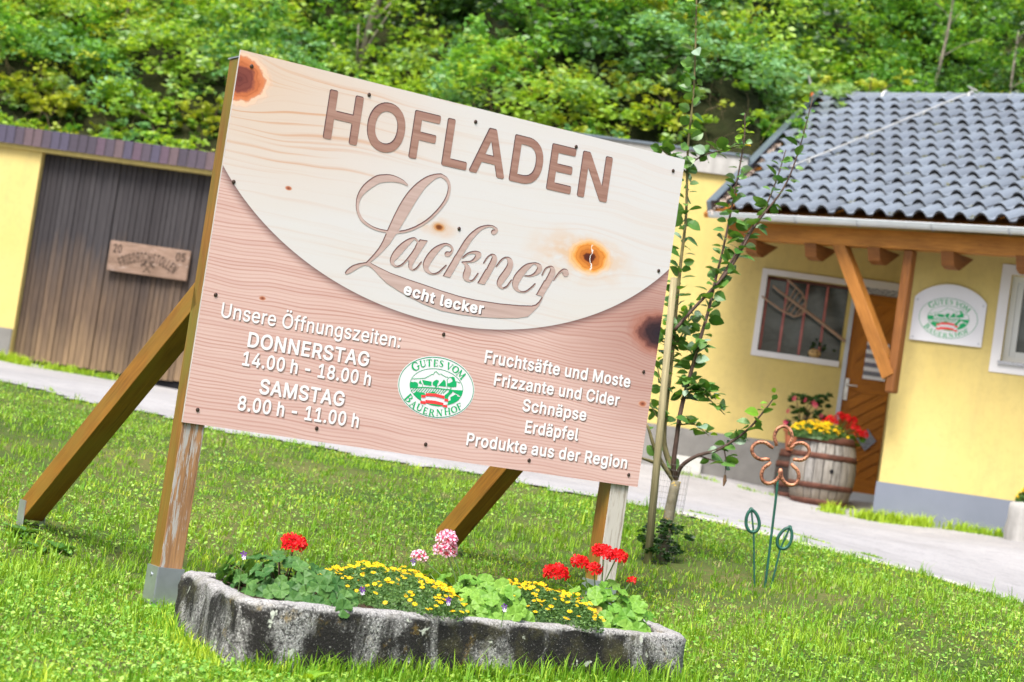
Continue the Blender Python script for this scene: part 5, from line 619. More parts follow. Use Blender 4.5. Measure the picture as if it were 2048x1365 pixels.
        [-9182,-7292,-9281,-7379,-9335,-7526,-11458,-9126,-11795,-8964,-11870,-8975,-11913,-9036,-11887,-9104,-11590,-9263,-11532,-9368,-11380,-9357,-11085,-9498,-10978,-9451,-10977,-9382,-11215,-9245,-11199,-9209,-10560,-8727,-9707,-9139,-9687,-9170,-9848,-9907,-9929,-9928,-9973,-9992,-9900,-10084,-9904,-10254,-9863,-10351,-9769,-10440,-9639,-10486,-9486,-10476,-9310,-10374,-9103,-10452,-9026,-10372,-9057,-10308,-9256,-10199,-8797,-7482,-8827,-7384,-8923,-7295,-9070,-7263],
        [-9434,-7876,-9411,-7907,-9636,-8929,-10352,-8582],
        [12259,-4861,11288,-5449,11085,-5422,10897,-5482,10785,-5620,10774,-5759,10841,-5887,12449,-7905,12339,-7989,12346,-8092,12425,-8119,12573,-8056,12705,-8131,12866,-8142,13015,-8085,13106,-7988,13140,-7880,13114,-7736,13230,-7626,13223,-7558,13156,-7518,13007,-7578,12971,-7558,12277,-6688,13049,-6209,13091,-6128,13068,-6062,12975,-6012,12898,-6025,12142,-6481,12099,-6465,11448,-5631,12303,-5113,12630,-5397,12763,-5380,12804,-5305,12758,-5216,12420,-4871,12335,-4842],
        [-7523,-7917,-7590,-7961,-7596,-8030,-7431,-8109,-7437,-8144,-7931,-9745,-7827,-10343,-7722,-10533,-7589,-10685,-7411,-10823,-7199,-10929,-6756,-11019,-6525,-11008,-6301,-10958,-5931,-10765,-5777,-10615,-5673,-10457,-5606,-10277,-5662,-10115,-5200,-8653,-5184,-8636,-4860,-8708,-4782,-8663,-4776,-8594,-4850,-8540,-5661,-8348,-5775,-8367,-5803,-8429,-5764,-8492,-5431,-8582,-5887,-10043,-6029,-10165,-6163,-10402,-6335,-10533,-6593,-10614,-6907,-10597,-7115,-10516,-7295,-10373,-7395,-10216,-7434,-10017,-7292,-9827,-6803,-8266,-6645,-8280,-6571,-8195,-6609,-8132,-6765,-8085,-6859,-7928,-6990,-7855,-7185,-7852,-7363,-7947],
        [-478,-7179,-2621,-7545,-1432,-7770,2302,-7835,4126,-7469,4138,-7432,4077,-7166,3515,-7123,56,-7092],
        [9686,-6735,9021,-7013,8844,-7138,8676,-7311,8545,-7512,8449,-7766,8413,-8012,8431,-8284,8509,-8549,8627,-8773,8810,-9000,9041,-9193,9303,-9337,9594,-9432,9881,-9470,10156,-9456,10384,-9404,10942,-9179,11156,-9049,11327,-8893,11497,-8656,11600,-8403,11642,-8154,11628,-7880,11495,-7485,11347,-7264,11145,-7051,10900,-6880,10600,-6749,10311,-6686,9993,-6678],
        [-4129,-8880,-4272,-8959,-4343,-9081,-4717,-11588,-4706,-11723,-4590,-11860,-4426,-11908,-4239,-11861,-4106,-11730,-2878,-11845,-2813,-11773,-2636,-11305,-2656,-11239,-2716,-11201,-2832,-11229,-3033,-11626,-4080,-11501,-3929,-10495,-3055,-10588,-2970,-10565,-2921,-10490,-2937,-10424,-3015,-10372,-3867,-10278,-3894,-10249,-3747,-9290,-2794,-9386,-2755,-9408,-2740,-9782,-2639,-9837,-2565,-9814,-2524,-9752,-2521,-9239,-2614,-9184,-3721,-9063,-3892,-8901,-4014,-8869],
        [9429,-7081,9578,-7028,9816,-7031,10235,-7142,10611,-7400,10865,-7744,10988,-8106,10981,-8495,10840,-8827,10675,-9020,10569,-9095,10415,-9120,10175,-9107,9798,-8994,9461,-8762,9215,-8452,9075,-8093,9061,-7716,9167,-7392],
        [7310,-7643,7207,-7729,7147,-7842,6997,-7885,6966,-7970,7020,-8021,7183,-8009,7479,-8999,7446,-9038,6256,-9314,5937,-8317,6090,-8227,6067,-8128,6009,-8110,5856,-8135,5682,-8043,5525,-8048,5381,-8126,5289,-8274,5138,-8318,5107,-8362,5162,-8453,5316,-8434,5334,-8469,5993,-10678,5837,-10766,5837,-10837,5896,-10878,6051,-10867,6140,-10967,6276,-11025,6432,-11018,6542,-10966,6627,-10867,6657,-10719,6791,-10673,6823,-10600,6765,-10539,6628,-10553,6597,-10528,6311,-9571,6332,-9524,7549,-9253,7853,-10254,7696,-10336,7712,-10426,7755,-10449,7911,-10438,8004,-10542,8095,-10586,8293,-10588,8459,-10481,8519,-10291,8679,-10210,8635,-10113,8458,-10103,7797,-7890,7818,-7853,7933,-7814,7956,-7731,7869,-7677,7716,-7704,7623,-7639,7501,-7606],
        [-1407,-9280,-1510,-9359,-1569,-9485,-1642,-11887,-1811,-11925,-1830,-12015,-1789,-12052,-1669,-12063,-1534,-12248,-1353,-12312,-1238,-12299,-1130,-12245,-1003,-12075,-851,-12052,-842,-11949,-1014,-11904,-986,-10909,-658,-10902,-608,-10926,-153,-11719,74,-11996,305,-12176,780,-12430,896,-12421,943,-12323,634,-11783,-134,-10827,-123,-10791,229,-10598,460,-10349,519,-10122,422,-9862,139,-9624,-240,-9468,-521,-9423,-953,-9419,-1059,-9312,-1170,-9259,-1295,-9249],
        [1881,-9036,1744,-9151,1706,-9309,1762,-9438,1939,-9620,2157,-11576,2131,-11624,1823,-11659,1778,-11730,1805,-11783,1887,-11807,2158,-11783,2245,-11834,2325,-11838,2429,-11758,2737,-11727,2792,-11661,2765,-11597,2711,-11574,2388,-11579,2208,-9960,2223,-9886,4098,-11690,4194,-11740,4314,-11757,4501,-11695,4592,-11589,4614,-11449,4554,-11320,4381,-11137,4155,-9111,4478,-9057,4537,-8990,4510,-8925,4451,-8901,3599,-8978,3521,-9060,3587,-9134,3898,-9112,3927,-9142,4115,-10828,4082,-10863,2244,-9093,2073,-9012],
        [-954,-9640,-921,-9605,-469,-9607,-325,-9657,-205,-9776,-122,-9970,-105,-10173,-180,-10423,-316,-10615,-481,-10566,-614,-10619,-689,-10723,-971,-10702],
    ],
    'red': [
        [-4544,-3108,82,-2689,4518,-3053,4400,-4248,25,-3920,-4739,-4308],
        [-4455,-5956,334,-5711,4445,-6080,4356,-7130,34,-7092,-4096,-7266],
        [-6759,-4217,-4541,-3905,-4665,-5048,-6590,-5200],
        [-6725,-6741,-4357,-6528,-4009,-7770,-6612,-7709],
        [4644,-4096,6496,-4309,6602,-5238,4691,-5151],
        [4520,-6824,6464,-6791,6551,-7770,4183,-7695],
    ],
}
# ------------------------------------------------------------------ garage on the left
G = Plane(at(20, 705, 25.3), -7)
def wallbox(mb, pl, a0, a1, z0, z1, o0, o1): mb.box(pl.pt(a0, z0, o0), pl.e*(a1-a0), -pl.n*(o0-o1), np.array([0, 0, z1-z0]))
def wb(name, pl, a0, a1, z0, z1, o0, o1, mat, parent, **k):
    mb = MB(); wallbox(mb, pl, a0, a1, z0, z1, o0, o1); return mb.out(name, mat, parent, **k)
ag0 = G.hit(53, 500)[0]; zt = G.hit(230, 324)[1]; zb = G.hit(23, 718)[1]-.12
gar = thing('garage', G.pt(0, zb), 'yellow garage with a dark plank gate built into the foot of the bank', 'garage')
aR = (-.75-G.o[0])/G.e[0]
wb('wall', G, -6, ag0, zb-.5, zt+.10, 0, -.35, M_YEL, gar)
wb('wall', G, ag0+3.15, aR, zb-.5, zt+.10, 0, -.35, M_YEL, gar)
zf0 = G.hit(230, 317)[1]; zf1 = G.hit(230, 283)[1]
wb('lintel', G, -6, aR, zt, zf0+.02, .05, -.35, M_YEL, gar)
wb('roof_slab', G, -6, aR, zf0+.02, zf1-.01, .06, -1.3, M_DARK, gar)
wb('plinth', G, -6, ag0-.01, zb-.5, G.hit(10, 656)[1], .025, -.2, M_PLG, gar)
M_TILEV = []
for k, c_ in enumerate([(.065, .05, .07), (.085, .055, .08), (.05, .04, .058), (.10, .068, .078), (.06, .052, .085)]): M_TILEV.append(plain('glazed_violet_tile', c_, .25, .5, 0, .25, 5))
ft = {}
tw, th = .117, zf1-zf0
a = G.hit(36, 275)[0]-1.4; k = 0
while a < aR-.1 and k < 60:
    mi = random.randrange(5)
    if mi not in ft:
        mb = MB(); mb.box((0, -.03, 0), (tw-.010, 0, 0), (0, .03, 0), (0, 0, th)); mb.box((0, -.03, th), (tw-.010, 0, 0), (0, .16, 0), (0, 0, .012)); ft[mi] = mesh('fascia_tile', mb.v, mb.f, M_TILEV[mi])
    M = Matrix.Translation(Vector(G.pt(a, zf0, .072+random.uniform(0, .006)))) @ Matrix.Rotation(math.radians(-7), 4, 'Z') @ Matrix.Rotation(random.uniform(-.012, .012), 4, 'Y')
    inst('fascia_tile', ft[mi], M, gar); a += tw; k += 1
wb('mortar_strip', G, -6, aR, zf0+.01, zf1-.012, .071, .06, M_CONC, gar)
g = NG('weathered_planks'); uv = g.coord('UV'); oc = g.coord()
rnd = g.n('ObjectInfo').outputs['Random']
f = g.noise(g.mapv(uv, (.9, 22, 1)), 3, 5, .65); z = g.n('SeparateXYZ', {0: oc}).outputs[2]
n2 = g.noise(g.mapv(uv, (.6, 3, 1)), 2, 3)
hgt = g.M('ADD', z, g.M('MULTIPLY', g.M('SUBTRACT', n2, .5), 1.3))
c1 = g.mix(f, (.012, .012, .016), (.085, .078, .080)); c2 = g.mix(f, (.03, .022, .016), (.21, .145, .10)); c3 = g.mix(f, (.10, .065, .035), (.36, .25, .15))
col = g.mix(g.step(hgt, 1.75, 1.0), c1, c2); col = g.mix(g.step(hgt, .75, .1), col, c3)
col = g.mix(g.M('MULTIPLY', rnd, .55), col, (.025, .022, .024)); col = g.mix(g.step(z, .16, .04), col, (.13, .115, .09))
M_PLANK = g.bsdf(col, .85, .15, 0, g.bump(f, .6, .006))
gate = part_group('gate', G.pt(ag0, zb), gar)
wb('gate_backing', G, ag0, ag0+3.15, zb, zt+.02, -.14, -.17, M_DARK, gate)
a = ag0+.005
while a < ag0+3.12:
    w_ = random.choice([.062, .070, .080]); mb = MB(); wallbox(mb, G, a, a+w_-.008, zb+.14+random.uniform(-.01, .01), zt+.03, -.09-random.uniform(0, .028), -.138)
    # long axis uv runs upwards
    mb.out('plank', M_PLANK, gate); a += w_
PL = [G.hit(*p) for p in ((220, 482), (388, 501), (365, 559), (211, 543))]
pa0, pa1 = (PL[0][0]+PL[3][0])/2, (PL[1][0]+PL[2][0])/2; pz0, pz1 = (PL[2][1]+PL[3][1])/2, (PL[0][1]+PL[1][1])/2
plq = thing('wooden_plaque', G.pt(pa0, pz0, -.02), 'brown wooden plaque with carved arched lettering hung on the dark plank gate', 'plaque')
M_PLQ = wood('plaque_wood', (.13, .08, .055), (.34, .235, .18), rough=.8, wear=((.5, .42, .38), .86))
wb('board', G, pa0, pa1, pz0, pz1, -.02, -.07, M_PLQ, plq, bevel=.01)
M_CARVE = plain('carved_dark', (.065, .045, .035), .9, .1)

# ------------------------------------------------------------------ lettering data (outlines measured from the photograph)
DATA = PRINT
CAP = 509.
def inside(p, l):
    x, y = l[:, 0], l[:, 1]; x2, y2 = np.roll(x, -1), np.roll(y, -1); c_ = (y > p[1]) != (y2 > p[1])
    return int((c_ & (p[0] < (x2-x)*(p[1]-y)/np.where(y2 == y, 1e-12, y2-y)+x)).sum()) % 2
def tess(loops):
    """triangulate outlines with holes: each outer loop goes with the holes directly inside it"""
    L = [np.array(l, float) for l in loops]; P = np.vstack(L); k = 100./max(P.max(0)-P.min(0)); off = np.cumsum([0]+[len(l) for l in L])
    dep = [sum(inside(l[0], m) for j, m in enumerate(L) if j != i) for i, l in enumerate(L)]; T = []
    for i, l in enumerate(L):
        if dep[i] % 2: continue
        grp = [i]+[j for j, m in enumerate(L) if dep[j] == dep[i]+1 and inside(m[0], l)]; idx = np.concatenate([np.arange(off[j], off[j+1]) for j in grp])
        c0 = l.mean(0)
        for t in tessellate_polygon([[Vector(((p[0]-c0[0])*k, (p[1]-c0[1])*k, 0)) for p in L[j]] for j in grp]): T.append(tuple(int(idx[q]) for q in t))
    return P, T
def put(name, loops, fn, mat, parent, **k):
    """loops of 2d points, fn maps an (n,2) array to world points"""
    P, T = tess(loops); V = fn(P); Fc = []
    for t in T:
        a_, b_, c_ = P[t[0]], P[t[1]], P[t[2]]
        if (b_[0]-a_[0])*(c_[1]-a_[1])-(b_[1]-a_[1])*(c_[0]-a_[0]) < 0: t = t[::-1]
        Fc.append(tuple(t))
    return mk(name, V, Fc, mat, parent, **k)
def pairs(l, s): a = np.array(l, float).reshape(-1, 2)*s; return a
def text_loops(key, text, space=205, layer=None, track=0):
    F_ = DATA[key]; x = 0; out = []; lo, hi = 1e9, -1e9
    for ch in text:
        if ch == ' ': x += space; continue
        e_ = F_[ch]; L = e_[1] if layer is None else e_[1+layer]
        for l in L:
            a = pairs(l, 1.); a[:, 0] += x; out.append(a)
        ref = e_[1] if layer is None else e_[1]
        for l in ref: 
            b_ = pairs(l, 1.)[:, 0]+x; lo = min(lo, b_.min()); hi = max(hi, b_.max())
        x += e_[0]+track
    return out, lo, hi
def fit(loops, lo, hi, u0, u1, v, cap, arc=None):
    res = []
    for a in loops:
        b = a.copy(); b[:, 0] = u0+(a[:, 0]-lo)/(hi-lo)*(u1-u0); b[:, 1] = v+a[:, 1]*cap/CAP; res.append(b)
    return res
pw = pa1-pa0; ph = pz1-pz0
def onG(o): return lambda P: np.array([G.pt(pa0+p[0], pz0+p[1], o) for p in P])
for txt, u0, u1, v in (('20', .05, .155, .62), ('05', .83, .95, .62)):
    l, lo, hi = text_loops('bold', txt); put('lettering', fit(l, lo, hi, u0*pw, u1*pw, v*ph, .27*ph), onG(-.016), M_CARVE, plq)
def arch(text, cx, cy, R, half, cap, fn, mat, parent, key='bold'):
    l, lo, hi = text_loops(key, text, track=40); res = []
    for a in l:
        th_ = (a[:, 0]-(lo+hi)/2)/((hi-lo)/2)*half; r_ = R+a[:, 1]*cap/CAP
        res.append(np.c_[cx+r_*np.sin(th_), cy+r_*np.cos(th_)])
    put('lettering', res, fn, mat, parent)
arch('FRIEDRICHSTOLLEN', .5*pw, -1.05*ph, 1.50*ph, .62, .30*ph, onG(-.016), M_CARVE, plq)
cx_, cy_ = .50*pw, .23*ph
for s_ in (-1, 1):
    d_ = np.array([s_*.68, .73]); p0 = np.array([cx_, cy_])-d_*.19*ph; p1 = np.array([cx_, cy_])+d_*.19*ph; q = np.array([d_[1], -d_[0]])
    put('hammer_mark', [np.array([p0-q*.006, p1-q*.006, p1+q*.006, p0+q*.006])], onG(-.0165-.0006*(s_+1)), M_CARVE, plq)
    h_ = p1; put('hammer_mark', [np.array([h_-q*.05-d_*.012, h_+q*.05-d_*.012, h_+q*.045+d_*.014, h_-q*.045+d_*.014])], onG(-.0163-.0006*(s_+1)), M_CARVE, plq)

# ------------------------------------------------------------------ back wall with window and door
B = Plane(at(1400, 940, 21.8), -7); Wp = Plane(at(1758, 963, 19.8), -22)
zgB = B.hit(1367, 943)[1]-.35
bt = B.hit(1400, 345)[1]; bc = B.hit(1400, 304)[1]; pt_ = .5*(B.hit(1294, 848)[1]+B.hit(1558, 882)[1])
bl = (-.75-B.o[0])/B.e[0]; br = 3.4
house = thing('farm_shop', B.pt(1, zgB), 'small yellow farm shop with a grey tiled porch roof and an orange wooden door', 'house')
wa0, wa1 = .5*(B.hit(1538, 549)[0]+B.hit(1512, 702)[0]), B.hit(1690, 640)[0]; wz1, wz0 = .5*(B.hit(1538, 549)[1]+B.hit(1690, 572)[1]), .5*(B.hit(1512, 700)[1]+B.hit(1682, 724)[1])
da0 = .5*(B.hit(1704, 620)[0]+B.hit(1668, 860)[0])+.03; da1 = da0+.98; dz1 = B.hit(1770, 592)[1]; dz0 = B.hit(1720, 990)[1]+.02
if wa1 > da0-.08: wa1 = da0-.08
def pieces(pl, a0, a1, z0, z1, holes, th, mat, parent):
    xs_ = sorted({a0, a1, *[h[0] for h in holes], *[h[1] for h in holes]}); mb = MB()
    for x0_, x1_ in zip(xs_[:-1], xs_[1:]):
        hs = sorted([h for h in holes if h[0] <= x0_+1e-6 and h[1] >= x1_-1e-6], key=lambda h: h[2]); z = z0
        for h in hs:
            if h[2] > z+1e-4: wallbox(mb, pl, x0_, x1_, z, h[2], 0, -th)
            z = h[3]
        if z1 > z: wallbox(mb, pl, x0_, x1_, z, z1, 0, -th)
    return mb.out('wall', mat, parent)
pieces(B, bl, br, zgB, bt-1.0, [(wa0, wa1, wz0, wz1), (da0, da1, zgB, dz1)], .32, M_YEL, house)
br2 = B.hit(1496, 325)[0]
def under_roof(a):                              # height just below the porch roof above a point of the back wall
    p = B.pt(a, 0); Nr = np.cross(np.array([math.cos(math.radians(-38.8)), math.sin(math.radians(-38.8)), 0]), np.array([math.sin(math.radians(38.8))*math.cos(math.radians(24.8)), math.cos(math.radians(38.8))*math.cos(math.radians(24.8)), math.sin(math.radians(24.8))])); e0 = at(1736, 438, 19.5)
    return min(bt, float(e0[2]-((p[0]-e0[0])*Nr[0]+(p[1]-e0[1])*Nr[1])/Nr[2])-.07)
mb = MB(); mb.prism([B.pt(br2, bt-1.0), B.pt(br, bt-1.0), B.pt(br, under_roof(br)), B.pt(br2+.6, under_roof(br2+.6)), B.pt(br2, min(under_roof(br2), bt))], None, -B.n*.3); mb.out('gable_infill', M_YEL, house)
wb('upper_wall', B, bl, br2, bt-1.0, bt, 0, -.32, M_YEL, house)
wb('coping', B, bl-.02, br2, bt, bc, .05, -.38, M_CONC, house); wb('coping_sheet', B, bl-.04, br2+.01, bc, bc+.025, .075, -.40, M_FLASH, house)
wb('side_wall', Plane(B.pt(bl, 0), 90-7), 0, 5, zgB, bt, .0, -.3, M_YEL, house)
mb = MB(); wallbox(mb, B, bl, da0-.02, zgB, pt_, .02, -.01); mb.out('plinth', M_PLG, house)
# window
wf = wb('window', B, wa0, wa1, wz0, wz1, -.16, -.18, M_GLASS, house)
tw_ = .062
mb = MB(); wallbox(mb, B, wa0-tw_, wa0-.001, wz0-tw_, wz1+tw_, .018, -.16); wallbox(mb, B, wa0, wa1, wz1+.001, wz1+tw_, .018, -.16); wallbox(mb, B, wa0, wa1, wz0-tw_, wz0-.001, .03, -.16); mb.out('frame', M_WHT, wf)
M_PINK = plain('faded_red_paint', (.42, .14, .13), .6, .3, 0, .25, 9)
for bx in [0.012, .245, .49, .735]:
    a_ = wa0+(wa1-wa0)*bx; wb('glazing_bar', B, a_, a_+.024, wz0+.02, wz1-.03, -.115, -.158, M_PINK, wf)
wb('glazing_bar', B, wa0, wa1, wz1-.028, wz1-.002, -.11, -.158, plain('dark_red_paint', (.10, .035, .03), .6), wf)
wb('interior_wall', B, wa0-.3, wa1+.1, wz0-.3, wz1+.3, -.9, -.95, M_DARK, house)
# door
M_DFR = plain('pale_grey_metal_frame', (.45, .49, .55), .45, .4, .2, .1, 4)
door = part_group('door', B.pt(da0, dz0), house)
mb = MB(); wallbox(mb, B, da0-.045, da0, dz0-.1, dz1, .012, -.2); wallbox(mb, B, da0-.045, da1+.05, dz0-.1, dz0, .012, -.2); mb.out('door_frame', M_DFR, door)
wb('doorstep', B, da0-.02, da1, dz0-.32, dz0-.101, .10, -.2, M_CONC, house)
g = NG('speckled_transom'); c = g.coord(); f = g.noise(g.mapv(c, (9, 9, 40)), 3, 4, .7)
wb('transom', B, da0-.045, da1+.05, dz1, dz1+.065, .015, -.2, g.bsdf(g.mix(g.step(f, .4, .6), (.10, .11, .13), (.55, .56, .58)), .6), door)
wb('lintel_band', B, wa1+tw_, da1+.07, dz1+.066, dz1+.145, .02, -.2, M_WHT, house)
wb('door_leaf', B, da0, da1, dz0, dz1, -.075, -.11, M_DOORW, door)
def clip(poly, ax, lim, sgn):
    out = []
    for p, q in zip(poly, poly[1:]+poly[:1]):
        ip, iq = sgn*(p[ax]-lim) <= 0, sgn*(q[ax]-lim) <= 0
        if ip: out.append(p)
        if ip != iq: t = (lim-p[ax])/(q[ax]-p[ax]); out.append((p[0]+(q[0]-p[0])*t, p[1]+(q[1]-p[1])*t))
    return out
def panel(x0, x1, z0, z1, ang, bw):
    d = np.array([math.cos(ang), math.sin(ang)]); nn = np.array([-d[1], d[0]]); c = np.array([(x0+x1)/2, (z0+z1)/2])
    for k in range(-14, 15):
        o_ = c+nn*k*bw; q = [o_-d*3+nn*.006, o_+d*3+nn*.006, o_+d*3+nn*(bw-.006), o_-d*3+nn*(bw-.006)]; q = [tuple(p) for p in q]
        for ax, lim, sg in ((0, x0, -1), (0, x1, 1), (1, z0, -1), (1, z1, 1)):
            q = clip(q, ax, lim, sg)
            if len(q) < 3: break
        if len(q) < 3: continue
        P = [B.pt(p[0], p[1], -.055) for p in q]; mb = MB(); mb.prism(P, None, -B.n*.019*1.0)
        r_ = random.random()*9; uv = []
        for f_ in mb.f:
            for v in f_:
                p = np.array(mb.v[v])-B.o; w2 = np.array([p@B.e, p[2]]); uv.append((w2@d+r_, w2@nn+r_))
        mb.uv = uv; mb.out('board', M_DOORW, door)
H_ = dz1-dz0; st = .09
rails = [(dz0, dz0+.14), (dz0+H_*.50, dz0+H_*.50+.13), (dz1-.11, dz1)]
for r0, r1 in rails: wb('rail', B, da0+.001, da1-.001, r0+.001, r1-.001, -.05, -.074, M_DOORW, door)
for x0_ in (da0+.001, da1-st): wb('stile', B, x0_, x0_+st-.001, dz0+.142, dz1-.112, -.0515, -.074, M_DOORW, door)
mid = (da0+da1)/2
panel(da0+st, mid-.02, rails[0][1], rails[1][0], math.radians(36), .105); panel(mid+.02, da1-st, rails[0][1], rails[1][0], math.radians(-36), .105)
panel(mid+.02-.001, mid+.021, 0, 0, 0, 1)
wb('centre_stile', B, mid-.018, mid+.018, rails[0][1]+.001, rails[1][0]-.001, -.0525, -.074, M_DOORW, door)
panel(da0+st, da1-st, rails[1][1], rails[2][0], math.radians(52), .17)
mb = MB(); hz_ = B.hit(1688, 775)[1]; wallbox(mb, B, da0+.01, da0+.052, hz_-.13, hz_+.10, -.02, -.05); mb.tube([B.pt(da0+.03, hz_+.03, -.02), B.pt(da0+.03, hz_+.03, .035), B.pt(da0+.14, hz_+.03, .035)], .011, 6); mb.out('handle', plain('satin_steel', (.6, .6, .62), .3, .5, .9), door)
sc_ = B.hit(1733, 880); mb = MB(); q = .105; mb.prism([B.pt(sc_[0]+x*q, sc_[1]+z_*q*1.15, -.04) for x, z_ in ((0, -1), (1, 0), (0, 1), (-1, 0))], None, B.n*.012)
tag(mb.out('slate_plate', plain('speckled_slate', (.22, .24, .28), .7, .3, 0, .5, 60)), 'blank grey slate diamond hanging on the lower half of the orange door', 'plate')
g = NG('poster_print'); c = g.coord('UV'); v_ = g.n('SeparateXYZ', {0: c}).outputs[1]
saw = g.M('FRACT', g.M('MULTIPLY', v_, 4.3)); n_ = g.n('TexNoise', {'Vector': g.mapv(c, (16, 7, 1)), 'Scale': 2.2, 'Detail': 3}); 
colr = g.mix(.55, g.mix(g.step(n_.outputs[0], .42, .6), (.02, .03, .07), (.45, .42, .45)), n_.outputs[1])
colr = g.mix(1, colr, (.45, .45, .55), 'MULTIPLY')
M_POSTER = g.bsdf(g.mix(g.M('MULTIPLY', g.step(saw, .40, .44), g.step(saw, .96, .92)), (.74, .75, .80), colr), .5, .3)
q = [B.hit(*p) for p in ((1732, 683), (1776, 690), (1767, 762), (1725, 757))]; a0_, a1_ = q[3][0], q[3][0]+.235; z1_, z0_ = q[0][1], q[3][1]
tag(mk('poster', [B.pt(a0_, z0_, -.035), B.pt(a1_, z0_, -.035), B.pt(a1_, z1_, -.035), B.pt(a0_, z1_, -.035), B.pt(a0_, z0_, -.037), B.pt(a1_, z0_, -.037), B.pt(a1_, z1_, -.037), B.pt(a0_, z1_, -.037)], [(0, 1, 2, 3), (7, 6, 5, 4)], M_POSTER, uv=[(0, 0), (1, 0), (1, 1), (0, 1)]*2), 'white poster with rows of small colour pictures on the orange door', 'poster')
# wooden fork hung in front of the window
M_FORK = wood('old_fork_wood', (.22, .13, .08), (.48, .34, .24), rough=.8)
cv = lambda P, o: [B.pt(*B.hit(1440+x/4.55, 440+y/4.55), o) for x, y in P]
fork = thing('hay_fork', B.pt(wa0, wz0, .05), 'old wooden hay fork hung slanting across the barred window', 'hay fork')
mb = MB(); mb.tube(cv([(1138, 1112), (860, 890), (600, 700), (520, 640)], .05), [.016, .017, .014, .010], 8); mb.out('handle', M_FORK, fork)
for P in ([(380, 700), (440, 745), (560, 830), (680, 885), (745, 865), (780, 800), (780, 740), (740, 665), (690, 615), (610, 545)], [(520, 640), (480, 605)]):
    mb = MB(); mb.tube(cv(P, .055), .010, 7); mb.out('tine', M_FORK, fork)
for P in ([(720, 660), (605, 835)], [(755, 700), (640, 865)], [(778, 750), (680, 880)], [(690, 625), (575, 820)], [(782, 800), (700, 885)]):
    mb = MB(); mb.tube(cv(P, .06), .006, 5); mb.out('crossbar', M_FORK, fork)
gp = B.pt(*B.hit(1629, 707), -.04); gourd = thing('sill_ornament', gp, 'round straw coloured face ornament sprouting green leaves on the window sill', 'ornament')
mb = MB(); mb.ball(gp, .062, 12, 8, (1.1, .9, .85)); mb.out('body', plain('straw_wicker', (.5, .33, .14), .8, .2, 0, .35, 30, .5, 60), gourd, smooth=True)
mb = MB(); 
for s_ in (-1, 1): mb.ball(gp+B.n*.053+B.e*s_*.022+np.array([0, 0, .012]), .009, 6, 5)
mb.out('eye', M_DARK, gourd, kind='stuff')
foliage('leaves', [(gp[0]+.02, gp[1], gp[2]+.07, .09), (gp[0]+.13, gp[1], gp[2]+.06, .07)], 9000, .03, LEAFMATS[3], gourd)

# ------------------------------------------------------------------ front wall of the shop
zgW = Wp.hit(1900, 1064)[1]-.5
EY = -38.8; TH = math.radians(24.8)
E0 = at(1736, 438, 19.5); Ev = Plane(E0, EY); Ee = Ev.e; Sd = -Ev.n*math.cos(TH)+np.array([0, 0, math.sin(TH)]); Nn = np.cross(Ee, Sd); Nn *= np.sign(Nn[2])
def rhit(px, py):
    r = ray(px, py); c = np.array([0, 0, CZ]); t = (E0-c)@Nn/(r@Nn); p = c+t*r-E0; return float(p@Ee), float(p@Sd)
def rpt(a, s, h=0.): return E0+Ee*a+Sd*s+Nn*h
bm = Plane(Ev.pt(0, 0, -.14), EY)
zb1 = bm.hit(1736, 458)[1]; zb0 = bm.hit(1736, 494)[1]; ab0 = bm.hit(1456, 460)[0]
wtop = zb1-.03
wr0 = .5*(Wp.hit(2024, 547)[0]+Wp.hit(2001, 722)[0]); wzt = Wp.hit(2024, 550)[1]; wzb = Wp.hit(2001, 722)[1]; wr1 = wr0+.95
pieces(Wp, 0, 3.6, zgW, wtop, [(wr0, wr1, wzb, wzt)], .3, M_YEL, house)
ret = Plane(Wp.pt(0, 0), 90-7+0); mb = MB(); pb = B.hit(1758, 963)
P0 = Wp.pt(0, zgW, -.001); dirb = np.array([.17, .985, 0])*2.4; mb.box(P0+Wp.e*.001, dirb, Wp.e*.28, np.array([0, 0, wtop-zgW])); mb.out('return_wall', M_YEL, house)
zpw = Wp.hit(1762, 964)[1]; wb('plinth', Wp, -.02, 3.6, zgW, zpw, .022, -.01, M_PLB, house)
w2 = wb('window', Wp, wr0, wr1, wzb, wzt, -.17, -.19, M_GLASS, house)
mb = MB(); t_ = .095
wallbox(mb, Wp, wr0-t_, wr0, wzb-t_-.02, wzt+t_, .012, -.001); wallbox(mb, Wp, wr1, wr1+t_, wzb-t_-.02, wzt+t_, .012, -.001); wallbox(mb, Wp, wr0, wr1, wzt, wzt+t_, .012, -.001); wallbox(mb, Wp, wr0, wr1, wzb-t_-.02, wzb-.03, .012, -.001); mb.out('painted_surround', M_WHT, w2)
mb = MB(); 
for k, (i0, o_) in enumerate(((0, -.09), (.055, -.12))):
    for (x0_, x1_, z0_, z1_) in ((wr0+i0, wr0+i0+.055, wzb, wzt), (wr1-i0-.055, wr1-i0, wzb, wzt), (wr0+i0+.055, wr1-i0-.055, wzt-i0-.055, wzt-i0), (wr0+i0+.055, wr1-i0-.055, wzb+i0, wzb+i0+.055)): wallbox(mb, Wp, x0_+.0005*k, x1_-.0005*k, z0_+.0005*k, z1_-.0005*k, o_, -.168)
mb.out('frame', plain('white_plastic', (.60, .62, .60), .3, .4, 0, .02), w2)
wb('sill', Wp, wr0-.02, wr1+.02, wzb-.032, wzb-.002, .045, -.16, plain('speckled_granite', (.33, .34, .36), .5, .4, 0, .6, 90), w2)

